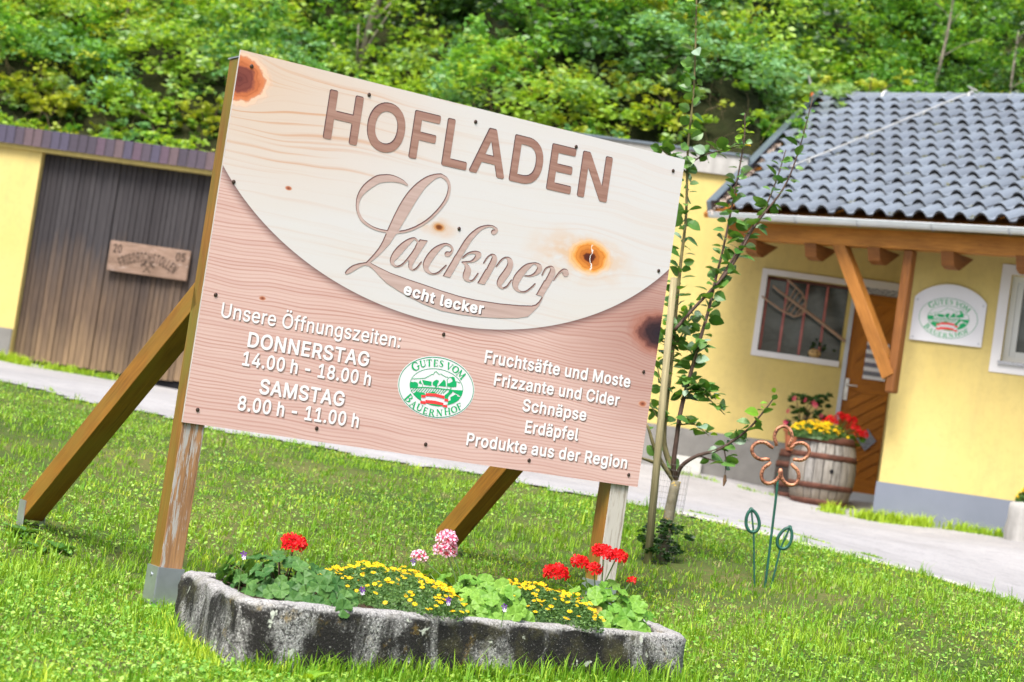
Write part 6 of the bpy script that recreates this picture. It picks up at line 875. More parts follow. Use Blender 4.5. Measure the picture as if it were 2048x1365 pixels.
# ------------------------------------------------------------------ tiled roof
va0, vs0 = rhit(1438, 420); vr, sr_ = rhit(1640, 200); sR = .5*(sr_+rhit(2040, 203)[1]); NR = 14; Lr = sR/NR; pc = .211
def tile_end(V, Fc, mat, n):
    me = mesh('roof_tile', V, Fc, mat); me.materials.append(M_TEND)
    for i, p in enumerate(me.polygons): p.material_index = 1 if i < n else 0
    return me
M_TEND = plain('tile_end_shade', (.03, .03, .032), .8, .2)  # shade of the gaps under the tile ends, painted onto the front skirt
def tile_mesh(mat):
    n = 12; V = []; Fc = []; top = Lr*1.12
    xs_ = [k/n for k in range(n+1)]
    def prof(x):
        if x < .36: return .006*math.sin(x/.36*pi)*-1
        return .060*max(0, math.sin(min(1, (x-.36)/.64)*pi))**.75 if x < 1 else 0
    rows_ = [(0, -.0), (0, .0), (.02, .0), (top, 0)]
    for ri, (y, dz) in enumerate(rows_):
        for x in xs_:
            z = prof(x)+.046*(1-y/top)+(-.024 if ri == 0 else 0)-(.004 if ri == 1 else 0); V.append((x*pc*1.03, y, z))
    m = n+1
    for r in range(3):
        for k in range(n): Fc.append((r*m+k, r*m+k+1, (r+1)*m+k+1, (r+1)*m+k))
    return tile_end(V, Fc, mat, n)
g = NG('grey_roof_tile'); c = g.coord(); f = g.noise(c, 5, 4); r = g.n('ObjectInfo').outputs['Random']; sp_ = g.noise(c, 38, 3, .7)
col = g.mix(f, (.145, .175, .21), (.225, .255, .295)); col = g.mix(g.M('MULTIPLY', r, .75), col, (.12, .135, .155)); col = g.mix(g.step(sp_, .64, .72), col, (.06, .06, .05))
M_TILE = g.bsdf(col, .32, .6, 0, g.bump(sp_, .15, .003))
Rm = Matrix([list(Ee)+[0], list(Sd)+[0], list(Nn)+[0], [0, 0, 0, 1]]).transposed(); Rm = Matrix([[Ee[0], Sd[0], Nn[0], 0], [Ee[1], Sd[1], Nn[1], 0], [Ee[2], Sd[2], Nn[2], 0], [0, 0, 0, 1]])
roof = part_group('roof', E0, house)
tm = tile_mesh(M_TILE); amax = rhit(2048, 460)[0]+.5; cnt = 0
def verge(s): return va0+(vr-va0)*(s-vs0)/(sr_-vs0)
M_MOSS = leafmat('roof_moss', (.13, .12, .03), (.25, .23, .06), .1, .9, .1); moss = []
for j_ in range(NR):
    s_ = j_*Lr; amax_j = rhit(2048, 438-(438-190)*j_/NR)[0]+.35
    i0 = math.ceil((verge(s_+Lr*.5)-.10)/pc); i_ = i0
    while i_*pc < amax_j:
        M = Rm.copy(); M.translation = Vector(rpt(i_*pc, s_-.03, .02+random.uniform(-.004, .004)))
        inst('roof_tile', tm, M @ Matrix.Rotation(random.uniform(-.022, .022), 4, 'Z') @ Matrix.Rotation(random.uniform(-.02, .02), 4, 'Y'), roof); cnt += 1
        if random.random() < .16:
            for q in range(random.randint(10, 40)): moss.append(rpt(i_*pc+random.uniform(0, .35)*pc, s_+random.gauss(0, .025)+Lr*.05, .055+random.random()*.01))
        i_ += 1
V, Fc = leaf_quads(np.array(moss), .018, .9, .5); mk('moss', V, Fc, M_MOSS, roof, tint=rng.random(len(Fc)), kind='stuff')
mb = MB(); mb.prism([rpt(va0-.1, -.08, -.05), rpt(amax+3, -.08, -.05), rpt(amax+3, sR, -.05), rpt(vr-.02, sR, -.05)], None, Nn*.045); mb.out('roof_boarding', M_ORW, roof)
mb = MB(); bk = rpt(0, sR)-E0; 
b1 = rpt(vr-.02, sR, .0); b2 = rpt(amax+3, sR, 0); dn = -Ev.n*2.5+np.array([0, 0, -1.3]); mb.prism([b1, b2, b2+dn, b1+dn], None, np.array([0, 0, -.04])); mb.out('rear_slope', M_TILE, roof)
# verge flashing
vA, vB = rpt(va0-.07, -.06, .03), rpt(vr-.05, sR+.02, .03); mb = MB(); dv = (vB-vA)/np.linalg.norm(vB-vA); ac = np.cross(Nn, dv)
if ac@Ee > 0: ac = -ac
mb.box(vA-Nn*.03-ac*.05, vB-vA, ac*.05, Nn*.12); mb.box(vA+Nn*.082-ac*.11, vB-vA, ac*.065, Nn*.02); mb.out('verge_flashing', M_FLASH, roof, bevel=.01)
# lichen crust beside the verge
P = []
for k in range(420):
    t_ = random.choice([.18, .3, .45, .08, .05])+random.gauss(0, .05); P.append(vA+(vB-vA)*t_-ac*(.10+random.random()*.06)+Nn*(.03+random.random()*.02))
V, Fc = leaf_quads(np.array(P), .03, .9, .4); mk('lichen_crust', V, Fc, plain('pink_grey_crust', (.40, .33, .28), .9, .1, 0, .3), roof, tint=rng.random(len(Fc)), kind='stuff')
a = vr+.1; rl = .42
while a < amax+.8:
    mb = MB(); c0 = rpt(a, sR+.0, .0); c1 = rpt(a+rl+.03, sR+.0, .008); mb.tube([c0, c0+(c1-c0)*.92, c0+(c1-c0)*.93, c1], [.098, .090, .104, .104], 14); mb.out('ridge_tile', M_TILE, roof); a += rl
# gutter
gl = Plane(Ev.pt(0, 0, .05), EY); ga0 = gl.hit(1421, 430)[0]; gzz = gl.hit(1736, 449)[1]; ga1 = gl.hit(2048, 464)[0]+1.2; mb = MB(); R_ = .052; V = []; n = 12
for rr_, rev in ((R_, 0), (R_-.006, 1)):
    for a_ in (ga0, ga1):
        for k in range(n+1):
            q = pi+pi*k/n; V.append(gl.pt(a_, gzz+.03+rr_*math.sin(q), rr_*math.cos(q)))
m = n+1; Fc = [(k, k+1, m+k+1, m+k) for k in range(n)]+[(2*m+k+1, 2*m+k, 3*m+k, 3*m+k+1) for k in range(n)]+[(0, m, 3*m, 2*m), (n, 2*m+n, 3*m+n, m+n)]+[(2*m+k, 2*m+k+1, k+1, k) for k in range(n)]
gut = mk('gutter', V, Fc, M_GUT, roof)
mb = MB(); mb.tube([gl.pt(ga0, gzz+.032, .052), gl.pt(ga1, gzz+.032, .052)], .008, 6); mb.out('gutter_bead', M_GUT, roof)
for px in (1593, 1718, 1868, 2024):
    a_ = gl.hit(px, 446)[0]; mb = MB(); mb.tube([gl.pt(a_, gzz+.03+.056*math.sin(q), .056*math.cos(q)) for q in np.linspace(pi, 2*pi, 9)], .0065, 5); mb.tube([gl.pt(a_, gzz+.03, -.056), gl.pt(a_, gzz+.03, .056)], .005, 5); mb.out('gutter_bracket', M_ZINC, roof)
# timbers
M_BRC = wood('brown_stained_brace', (.20, .075, .012), (.42, .175, .035), rough=.5)
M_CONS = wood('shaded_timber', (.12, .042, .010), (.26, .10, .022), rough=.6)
mb = MB(); mb.box(bm.pt(ab0, zb0, 0), bm.e*(bm.hit(2048, 480)[0]+1.2-ab0), -bm.n*.14, np.array([0, 0, zb1-zb0])); mb.out('eave_beam', M_ORW, roof, bevel=.006)
for px in (1490, 1610, 1737, 1885, 2036):
    a_ = bm.hit(px, 492)[0]; mb = MB(); pr = [(-.02, 0), (.03, -.125), (.10, -.15), (.16, -.15), (.42, 0)]
    mb.prism([bm.pt(a_, zb0-.002+z_, -o_) for o_, z_ in pr], None, bm.e*.13); mb.uv = [((mb.v[v][1])*1.0, mb.v[v][2]*1.0) for f_ in mb.f for v in f_]; mb.out('joist_end', M_CONS, roof)
pp0 = bm.hit(1796, 505)[0]; pp1 = bm.hit(1823, 508)[0]; zpb = bm.hit(1775, 785)[1]; mb = MB(); mb.box(bm.pt(pp0+(pp1-pp0)*.3, zpb, -.02), bm.e*(pp1-pp0)*.68, -bm.n*.11, np.array([0, 0, zb0-zpb])); mb.out('post', M_CONS, roof, bevel=.02)
x0 = bm.hit(1672, 480); x1 = bm.hit(1772, 742); mb = MB(); mb.beam(bm.pt(x0[0], x0[1], -.07), bm.pt(x1[0]+.02, x1[1]-.05, -.07), .125, .125, bm.n); mb.out('brace', M_BRC, roof, bevel=.004)
# lightning conductor
lc = thing('lightning_rod', rpt(vr, sR, .1), 'lightning rod with orange clamp on the ridge and pale conductor across the tiles', 'lightning rod')
M_ALU = plain('aluminium_wire', (.50, .50, .48), .5, .5, .3); M_ORC = plain('orange_clamp', (.75, .18, .04), .5)
dr = float(rpt(vr, sR)[1]); r0, r1 = at(1626, 186, dr), at(1615, 147, dr); mb = MB(); mb.tube([r0, r1], [.022, .016], 8); mb.out('rod', M_ALU, lc)
mb = MB(); mb.box(r0-np.array([.025, .03, .05]), (.05, 0, 0), (0, .06, 0), (0, 0, .085)); mb.out('clamp', M_ORC, lc); mb = MB(); q_ = at(1640, 201, dr); mb.box(q_-np.array([.04, .03, .03]), (.08, 0, .0), (0, .06, 0), (0, 0, .045)); mb.out('clamp', M_ORC, lc)
mb = MB(); mb.tube([r0, at(1640, 180, dr), at(1656, 184, dr), rpt(vr+.16, sR, .12)], .011, 6); mb.out('wire', M_ALU, lc)
A1 = rhit(1966, 190); P = [rpt(rhit(1990, 186)[0]-.0, sR+.02, .12), rpt(A1[0], sR-.02, .19)]+[rpt(*rhit(x, y), .12) for x, y in ((1948, 203), (1920, 214), (1849, 244), (1736, 292), (1660, 324), (1600, 348), (1583, 356))]; mb = MB(); mb.tube(P, .0085, 6); mb.out('conductor', M_ALU, lc)
for x, y in ((1920, 213), (1849, 242), (1736, 290), (1619, 340)):
    mb = MB(); c_ = rpt(*rhit(x, y), .09); mb.ball(c_, .022, 6, 5, (1, 1, 1.5)); mb.out('wire_clip', M_ALU, lc)
for px in (1658, 1792, 1966):
    mb = MB(); a_ = rhit(px, 192)[0]; mb.tube([rpt(a_, sR+.11*math.sin(q)*-1, .11*math.cos(q)+.0) for q in np.linspace(-1.4, 1.4, 9)], .016, 6); mb.out('ridge_clip', M_ALU, lc)

# ------------------------------------------------------------------ emblem (oval farm emblem)
M_GRN = plain('print_green', (.006, .34, .11), .45, .3, 0, .02); M_GRD = plain('print_deep_green', (.01, .27, .12), .45, .3, 0, .02); M_RED = plain('print_red', (.80, .05, .05), .45, .3, 0, .02)
M_PW = plain('print_white', (.66, .67, .69), .45, .3, 0, .01, 3)
OV = DATA['oval']
def ell(rx, ry, n=72, cx=0, cy=0): return np.array([(cx+rx*math.cos(2*pi*k/n), cy+ry*math.sin(2*pi*k/n)) for k in range(n)])
def emblem(fn, parent, sc=1.0, st=.0006):
    """fn(h) gives the mapping at height h above the surface"""
    a, b, icx, icy, ia, ib = OV[2]*sc, OV[3]*sc, OV[4]*sc, OV[5]*sc, OV[6]*sc, OV[7]*sc
    e_ = put('emblem', [ell(a, b)], fn(st), M_PW, parent)
    put('ring', [ell(a-.0035*sc, b-.0035*sc), ell(a-.0065*sc, b-.0065*sc)], fn(st*2), M_GRD, e_)
    put('ring', [ell(ia, ib, 72, icx, icy), ell(ia-.0025*sc, ib-.0025*sc, 72, icx, icy)], fn(st*2), M_GRD, e_)
    put('picture', [pairs(l, 1e-5*sc) for l in DATA['green']], fn(st*3), M_GRN, e_)
    for l in DATA['red']: put('flag_band', [pairs(l, 1e-5*sc)], fn(st*4), M_RED, e_)
    return e_
EC = Wp.hit(1899, 630); cw = .5*(Wp.hit(1972, 640)[0]-Wp.hit(1826, 632)[0]); 
qb = [Wp.hit(*p) for p in ((1819, 680), (1963, 695), (1976, 611), (1830, 594), (1904, 570))]
bw0, bw1, bz0, bz1, bz2 = qb[0][0], qb[1][0], .5*(qb[0][1]+qb[1][1]), .5*(qb[2][1]+qb[3][1]), qb[4][1]
emb = thing('emblem_board', Wp.pt(bw0, bz0, .01), 'white arch-topped board with an oval green farm emblem on the yellow wall', 'sign')
arcp = [(bw0, bz0), (bw1, bz0), (bw1, bz1)]; mcx = (bw0+bw1)/2; hw_ = (bw1-bw0)/2
for k in range(1, 16): q = pi*k/16; xx_ = math.cos(q); arcp.append((mcx+hw_*xx_, bz1+(bz2-bz1)*(1-xx_*xx_)**.8))
arcp.append((bw0, bz1)); mb = MB(); mb.prism([Wp.pt(x, z, .012) for x, z in arcp], None, Wp.n*.012); mb.out('board', plain('enamel_white', (.62, .63, .66), .35, .5, 0, .02), emb)
emblem(lambda h: (lambda P: np.array([Wp.pt(mcx+p[0], (bz0+bz1)/2+.035+p[1], .0245+h*2) for p in P])), emb, hw_*.83/OV[2])
mb = MB()
for x_, z_ in ((bw0+.03, bz0+.03), (bw1-.03, bz0+.03), (bw0+.03, bz1-.02), (bw1-.03, bz1-.02)): mb = MB(); mb.ball(Wp.pt(x_, z_, .025), .009, 8, 5); mb.out('screw', M_ZINC, emb)
# ------------------------------------------------------------------ the big sign
SP = Plane((-1.2393, 8.0682), math.degrees(.5394)); SZ = CZ-.086; SW, SH = 2.209, 1.5
def board_point(u, v, o=0.): return SP.pt(u, SZ+v, o)
sign = thing('farm_shop_sign', board_point(0, -.8), 'large wood-print board on two posts and slanting struts announcing the farm shop hours', 'sign')
g = NG('wood_print'); uvn = g.n('SeparateXYZ', {0: g.coord('UV')}); U_, V_ = uvn.outputs[0], uvn.outputs[1]
def rad2(cu, cv, su=1., sv=1.):
    a = g.M('MULTIPLY', g.M('SUBTRACT', U_, cu), su); b = g.M('MULTIPLY', g.M('SUBTRACT', V_, cv), sv)
    return g.M('ADD', g.M('MULTIPLY', a, a), g.M('MULTIPLY', b, b)), b
psi = V_; rings = []
for cu, cv, R_, su in ((.012, 1.385, .085, .8), (1.778, .974, .064, .7), (1.006, .967, .02, .6), (2.215, .70, .085, .6), (.2956, .996, .008, .6), (.257, .538, .008, .6), (2.17, .374, .012, .6)):
    r2, dv = rad2(cu, cv, su, 1.); t = g.M('DIVIDE', R_*R_*1.15, g.M('ADD', r2, R_*R_*.35)); psi = g.M('SUBTRACT', psi, g.M('MULTIPLY', t, dv)); rings.append((cu, cv, R_, g.M('SQRT', r2)))
wav = g.noise(g.n('CombineXYZ', {0: g.M('MULTIPLY', U_, .9), 1: g.M('MULTIPLY', V_, 1.6)}).outputs[0], 1.5, 2)
psi2 = g.M('ADD', psi, g.M('MULTIPLY', wav, .10))
gv = g.n('CombineXYZ', {0: g.M('MULTIPLY', U_, .55), 1: g.M('MULTIPLY', psi2, 42.), 2: 0.})
grain = g.noise(gv.outputs[0], 1.25, 3, .5); gv2 = g.n('CombineXYZ', {0: g.M('MULTIPLY', U_, .5), 1: g.M('MULTIPLY', psi2, 88.), 2: 3.}); grain2 = g.noise(gv2.outputs[0], 1.0, 2, .5)
fib = g.noise(g.n('CombineXYZ', {0: g.M('MULTIPLY', U_, 60.), 1: g.M('MULTIPLY', V_, 260.)}).outputs[0], 1., 3, .7)
# light upper wood
lines = g.M('MULTIPLY', g.step(grain, .50, .64), g.step(grain2, .36, .60)); orangeness = g.step(g.M('SQRT', rad2(.0, 1.40, .55, 1.1)[0]), .62, .05)
big = g.noise(g.n('CombineXYZ', {0: g.M('MULTIPLY', U_, .8), 1: g.M('MULTIPLY', V_, 3.)}).outputs[0], 1.6, 3)
light = g.mix(g.step(big, .3, .7), (.56, .535, .52), (.56, .55, .56)); light = g.mix(g.M('MULTIPLY', orangeness, .8), light, (.56, .41, .30))
light = g.mix(g.M('MULTIPLY', lines, g.M('ADD', g.M('MULTIPLY', orangeness, .75), .16)), light, (.50, .235, .10))
light = g.mix(g.M('MULTIPLY', g.step(fib, .5, .8), .10), light, (.42, .35, .28))
# pink lower wood
pl_ = g.M('MULTIPLY', g.step(grain, .45, .62), .18); reg = g.n('TexWave', {'Vector': g.n('CombineXYZ', {0: 0., 1: psi2, 2: 0.}).outputs[0], 'Scale': 22., 'Distortion': 1.6, 'Detail': 2, 'Detail Scale': 1.5}, wave_type='BANDS', bands_direction='Y').outputs[1]
pink = g.mix(g.step(big, .3, .75), (.55, .375, .335), (.61, .445, .405)); pink = g.mix(g.M('ADD', pl_, g.M('MULTIPLY', g.step(reg, .45, .95), g.M('MULTIPLY', g.step(grain2, .30, .62), .62))), pink, (.37, .165, .13))
edge_d = g.step(g.M('SQRT', rad2(2.22, .72, .8, 1.)[0]), .55, .06); pink = g.mix(g.M('MULTIPLY', edge_d, .65), pink, (.26, .11, .085))
pink = g.mix(g.M('MULTIPLY', g.step(fib, .5, .8), .14), pink, (.34, .19, .15))
# arc between the two woods, with its printed soft edge
ea = g.M('DIVIDE', g.M('SUBTRACT', U_, 1.12), 1.3133); eb = g.M('DIVIDE', g.M('SUBTRACT', V_, 1.541), .9718)
er = g.M('SQRT', g.M('ADD', g.M('MULTIPLY', ea, ea), g.M('MULTIPLY', eb, eb)))
shd = g.step(er, 1.040, 1.0); pink = g.mix(g.M('MULTIPLY', g.M('POWER', shd, 1.7), .80), pink, (.07, .03, .035))
col = g.mix(g.step(er, 1.0, 1.0015), light, pink)
# knots
hal = g.M('SQRT', rad2(1.735, .97, .42, 1.)[0]); hn = g.noise(g.n('CombineXYZ', {0: g.M('MULTIPLY', U_, 9.), 1: g.M('MULTIPLY', V_, 16.)}).outputs[0], 1., 3)
col = g.mix(g.M('MULTIPLY', g.step(hal, .14, .04), g.M('MULTIPLY', g.step(hn, .35, .6), .6)), col, (.58, .33, .14))
ha2 = g.M('SQRT', rad2(1.0, .965, .45, 1.)[0]); col = g.mix(g.M('MULTIPLY', g.step(ha2, .05, .01), g.M('MULTIPLY', g.step(hn, .35, .6), .7)), col, (.56, .30, .12))
def knot(col, k, stops, soft=1.25):
    cu, cv, R_, r = rings[k]; w = g.noise(g.n('CombineXYZ', {0: g.M('MULTIPLY', U_, 30.), 1: g.M('MULTIPLY', V_, 30.)}).outputs[0], .8, 4)
    rr = g.M('ADD', g.M('DIVIDE', r, R_), g.M('MULTIPLY', g.M('SUBTRACT', w, .5), .45)); kc = g.ramp(g.M('DIVIDE', rr, 1.4), stops)
    ringl = g.M('SINE', g.M('MULTIPLY', rr, 26.)); kc = g.mix(g.M('MULTIPLY', g.step(ringl, .2, 1.), .28), kc, g.mix(1, kc, (.45, .3, .25), 'MULTIPLY'))
    return g.mix(g.step(rr, soft+.12, .95), col, kc)
col = knot(col, 0, [(0, (.13, .035, .03)), (.42, (.20, .055, .04)), (.5, (.45, .13, .05)), (.72, (.58, .20, .08)), (.78, (.80, .50, .34))])
col = knot(col, 1, [(0, (.06, .012, .008)), (.2, (.10, .022, .01)), (.27, (.42, .12, .02)), (.6, (.66, .25, .045)), (.72, (.74, .42, .16))])
col = knot(col, 2, [(0, (.10, .03, .01)), (.3, (.22, .07, .02)), (.45, (.50, .24, .09)), (.7, (.55, .42, .32))])
col = knot(col, 3, [(0, (.02, .014, .02)), (.4, (.035, .018, .022)), (.6, (.16, .06, .05)), (.72, (.36, .15, .11))])
for k in (4, 5, 6): col = knot(col, k, [(0, (.12, .03, .02)), (.5, (.40, .14, .08)), (.8, (.55, .3, .2))])
crk = g.noise(g.n('CombineXYZ', {0: g.M('MULTIPLY', U_, 22.), 1: g.M('MULTIPLY', V_, 22.)}).outputs[0], 1., 3)
cl = g.step(g.M('ABSOLUTE', g.M('ADD', g.M('SUBTRACT', U_, 1.786), g.M('MULTIPLY', g.M('SUBTRACT', crk, .5), .06))), .0035, .001); cl = g.M('MULTIPLY', cl, g.step(rings[1][3], .06, .05)); col = g.mix(cl, col, (.78, .74, .70))
M_PRINT = g.bsdf(col, .45, .25, 0, g.bump(fib, .12, .001))
M_EDGE = plain('board_edge', (.45, .42, .40), .5)
th_ = .012
Vb = [board_point(0, 0), board_point(SW, 0), board_point(SW, SH), board_point(0, SH), board_point(0, 0, -th_), board_point(SW, 0, -th_), board_point(SW, SH, -th_), board_point(0, SH, -th_)]
board = mk('board', Vb, [(0, 1, 2, 3)], M_PRINT, sign, uv=[(0, 0), (SW, 0), (SW, SH), (0, SH)])
mb = MB(); mb.add(Vb, [(5, 4, 7, 6), (0, 4, 5, 1), (3, 2, 6, 7), (0, 3, 7, 4), (1, 5, 6, 2)]); mb.out('board_edge', M_EDGE, board)
M_DKP = plain('print_dark', (.055, .028, .03), .5, .2, 0, .05); M_MDP = plain('print_mid', (.24, .13, .115), .5, .2, 0, .08)
g = NG('print_letter_brown'); c = g.coord(); f = g.noise(g.mapv(c, (1.5, 1.5, 46)), 1.3, 3); M_LTB = g.bsdf(g.mix(g.step(f, .35, .7), (.25, .135, .105), (.34, .205, .165)), .5, .2)
g = NG('print_script_pink'); c = g.coord(); f = g.noise(g.mapv(c, (2, 2, 50)), 1.2, 3); M_LTS = g.bsdf(g.mix(g.step(f, .35, .7), (.40, .29, .26), (.475, .355, .325)), .5, .2)
M_SHD = plain('print_shadow', (.20, .125, .11), .5, .2, 0, .08); M_SHD2 = plain('print_soft_shadow', (.34, .235, .205), .5, .2, 0, .08)
M_LW = plain('print_letter_white', (.72, .72, .735), .45, .25, 0, .01, 3)
def onS(o): return lambda P: SP.o+np.outer(P[:, 0], SP.e)+np.outer(P[:, 1]+SZ, [0, 0, 1.])+SP.n*o
HSTEP = .0005
for li, m_ in enumerate((M_DKP, M_MDP, M_LTB)):
    l, lo, hi = text_loops('head', 'HOFLADEN', layer=li); put('lettering', fit(l, lo, hi, .4102, 1.8215, 1.2350, .1885), onS(HSTEP*(li+1)), m_, board)
for li, m_ in enumerate((M_DKP, M_MDP, M_LTS)):
    put('script_lettering', [pairs(l, 1e-4) for l in DATA['script'][li]], onS(HSTEP*(li+1)), m_, board)
def line(key, txt, u0, u1, v, cap, sh=.0042):
    l, lo, hi = text_loops(key, txt); L = fit(l, lo, hi, u0, u1, v, cap)
    put('letter_shadow', [a+np.array([sh*1.5, -sh*1.35]) for a in L], onS(HSTEP), M_SHD2, board)
    put('letter_shadow', [a+np.array([sh*.8, -sh*.75]) for a in L], onS(HSTEP*2), M_SHD, board)
    put('lettering', L, onS(HSTEP*3), M_LW, board)
line('reg', 'Unsere Öffnungszeiten:', .0895, .9060, .4357, .0580, .0032)
line('bold', 'DONNERSTAG', .2222, .7734, .3374, .0575)
line('bold', '14.00 h - 18.00 h', .2121, .7955, .2607, .0540)
line('bold', 'SAMSTAG', .3041, .6883, .1587, .0575)
line('bold', '8.00 h - 11.00 h', .2212, .7693, .0812, .0550)
line('bold', 'Fruchtsäfte und Moste', 1.3217, 2.0874, .4368, .0512)
line('bold', 'Frizzante und Cider', 1.3843, 2.0433, .3473, .0505)
line('bold', 'Schnäpse', 1.5451, 1.8802, .2585, .0500)
line('bold', 'Erdäpfel', 1.5743, 1.8532, .1661, .0515)
line('bold', 'Produkte aus der Region', 1.2927, 2.1337, .0760, .0508)
# small slogan on a curved base line
l, lo, hi = text_loops('heavy', 'echt lecker', space=230); res = []
for a in l:
    t = (a[:, 0]-lo)/(hi-lo); u = .8817+t*(1.2812-.8817); v = .6640-.062*t+.038*t*t; sl_ = (-.062+.076*t)/(1.2812-.8817); hh = a[:, 1]*.0435/CAP
    res.append(np.c_[u-hh*sl_, v+hh])
put('letter_shadow', [a+np.array([.004, -.004]) for a in res], onS(HSTEP*4), M_DKP, board); put('lettering', res, onS(HSTEP*5), M_LW, board)
emblem(lambda h: (lambda P: onS(h)(P+np.array([OV[0], OV[1]]))), board, 1.0, .0006)
M_SCR = plain('rusty_screw', (.07, .045, .035), .5, .5, .6)
scm = MB(); scm.ball((0, 0, 0), .0085, 10, 6, (1, .35, 1)); sme = mesh('screw', scm.v, scm.f, M_SCR, smooth=True)
for u, v in ((.0552, 1.445), (.5886, 1.4456), (1.1047, 1.4413), (1.6221, 1.4391), (2.1521, 1.4373), (.0556, .9756), (1.1029, .9779), (2.1523, .9784), (.0544, .5188), (1.1048, .5242), (2.1505, .517), (.0545, .0569), (.5827, .0527), (1.0979, .0526), (1.6188, .049), (2.1503, .0492)):
    inst('screw', sme, Matrix.Translation(Vector(board_point(u, v, .002))) @ Matrix.Rotation(.5394, 4, 'Z'), board)
# posts and struts
M_WPOST = wood('weathered_post_face', (.17, .09, .05), (.42, .23, .10), rough=.7, wear=((.40, .385, .36), .80))
M_WPOST2 = wood('grey_bleached_post', (.22, .19, .16), (.50, .46, .40), rough=.8, wear=((.52, .49, .44), .70))
def post(u, mat, top, zpx, w=.098):
    p0 = SP.pt(u, 0, -th_-.001); zg = gz(p0[0], p0[1]); mb = MB()
    z0 = zg+.02; mb.box(SP.pt(u, z0, -th_-.002), np.array([0, 0, top-z0]), SP.e*w, -SP.n*w)
    o = mb.out('post', M_POST, sign, bevel=.003); o.data.materials.append(mat)
    best = max(range(6), key=lambda k: float(np.array(o.data.polygons[k].normal)@SP.n)); o.data.polygons[best].material_index = 1
    return zg
zg1 = post(.004, M_WPOST, SZ+SH-.03, 0); zg2 = post(SW-.135, M_WPOST2, SZ+SH-.03, 0)
M_CAP = plain('zinc_cap', (.40, .42, .44), .45, .5, .7)
for u in (.004, SW-.135):
    mb = MB(); mb.box(SP.pt(u-.004, SZ+SH-.029, -th_-.003), SP.e*.106, -SP.n*.106, np.array([0, 0, .006])); mb.out('post_cap', M_CAP, sign)
    p = SP.pt(u, 0, -.06); zg = gz(p[0], p[1]); mb = MB(); q = .005; h_ = .155
    zs = zg-.1; top = zg+h_
    for (o_, ex, ey) in ((SP.pt(u-q, zs, -th_+.004), SP.e*(.098+2*q), SP.n*q), (SP.pt(u-q, zs, -th_+.004-.112), SP.e*(.098+2*q), SP.n*q)): mb.box(o_, ex, ey, np.array([0, 0, top-zs]))
    for uu in (u-q-.003, u+.098): mb.box(SP.pt(uu, zs, -th_+.004), SP.e*(q+.003), -SP.n*.112, np.array([0, 0, top-zs]))
    mb.tube([SP.pt(u-.012, top-.035, -.065), SP.pt(u-.006, top-.035, -.065)], .008, 8)
    mb.out('post_shoe', M_ZINC, sign)
sb = -SP.n
for u, ztop, bx_ in ((.004, SZ+.50, 1.66), (SW-.135, SZ+.74, 1.36)):
    a_ = SP.pt(u+.049, ztop, -th_-.098); b_ = SP.pt(u+.049, 0, -th_-.098-bx_); zb_ = gz(b_[0], b_[1]); b_[2] = zb_+.09
    mb = MB(); d_ = (a_-b_)/np.linalg.norm(a_-b_); mb.beam(b_-d_*.03, a_+d_*.03, .098, .105, SP.e); mb.out('strut', M_STRUT, sign, bevel=.003)
    if bx_ < 1.5: continue
    mb = MB()
    for s_ in (-1, 1): mb.box(b_+SP.e*(s_*.052-.002)-SP.n*-.05+sb*.02+np.array([0, 0, -.14]), SP.e*.004, sb*.09, np.array([0, 0, .17]))
    mb.out('strut_bracket', M_CAP, sign)

# ------------------------------------------------------------------ stone trough
def atz(px, py, z):
    r = ray(px, py); t = (z-CZ)/r[2]; return np.array([0, 0, CZ])+r*t
ZT = CZ-.622
q0, q1, q2, q3 = (atz(488, 1199, ZT), atz(1384, 1274, ZT), atz(1288, 1226, ZT+.02), atz(362, 1138, ZT-.0))
outl = []
def corner(p, a, b, r, n=6):
    da = (a-p)/np.linalg.norm(a-p); db = (b-p)/np.linalg.norm(b-p); A = p+da*r; Bq = p+db*r
    return [(1-t)**2*A+2*(1-t)*t*p+t*t*Bq for t in np.linspace(0, 1, n)]
C4 = [q[:2] for q in (q0, q1, q2, q3)]; rad_ = [.16, .10, .10, .07]
for k in range(4): outl += corner(C4[k], C4[k-1], C4[(k+1) % 4], rad_[k])
outl = np.array(outl); cc = outl.mean(0)
def dens(P, step=.035):
    out = []
    for a, b in zip(P, np.roll(P, -1, 0)):
        n = max(1, int(np.linalg.norm(b-a)/step)); out += [a+(b-a)*k/n for k in range(n)]
    return np.array(out)
O = dens(outl); N_ = len(O)
def inset(P, d):
    t = np.roll(P, -1, 0)-np.roll(P, 1, 0); t /= np.linalg.norm(t, axis=1)[:, None]; nn = np.c_[-t[:, 1], t[:, 0]]
    if ((cc-P)*nn).sum() < 0: nn = -nn
    Q = P+nn*d
    return Q
zg_ = ground(O[:, 0], O[:, 1]); V = []; ztop = ZT+.0*O[:, 0]
lay = [(.0-.015, None, -.12), (-.012, None, .0), (-.008, .45, None), (-.003, .75, None), (.0, .9, None), (.008, .965, None), (.02, .992, None), (.035, 1, None), (.055, 1.0, None), (.068, .985, None), (.075, .94, None), (.08, .72, None)]
for d_, f_, dz_ in lay:
    Q = inset(O, d_+.012*0); z = zg_+dz_ if f_ is None else zg_+(ztop-zg_)*f_
    jit = .006*np.sin(np.arange(N_)*.9+len(V)*.01)+.005*np.sin(np.arange(N_)*.37+2)+rng.normal(size=N_)*.0022
    ctr = Q-cc; ctr /= np.linalg.norm(ctr, axis=1)[:, None]
    V += [(*(Q[k]+ctr[k]*jit[k]), z[k]+rng.normal()*.0018) for k in range(N_)]
Fc = [(r*N_+k, r*N_+(k+1) % N_, (r+1)*N_+(k+1) % N_, (r+1)*N_+k) for r in range(len(lay)-1) for k in range(N_)]
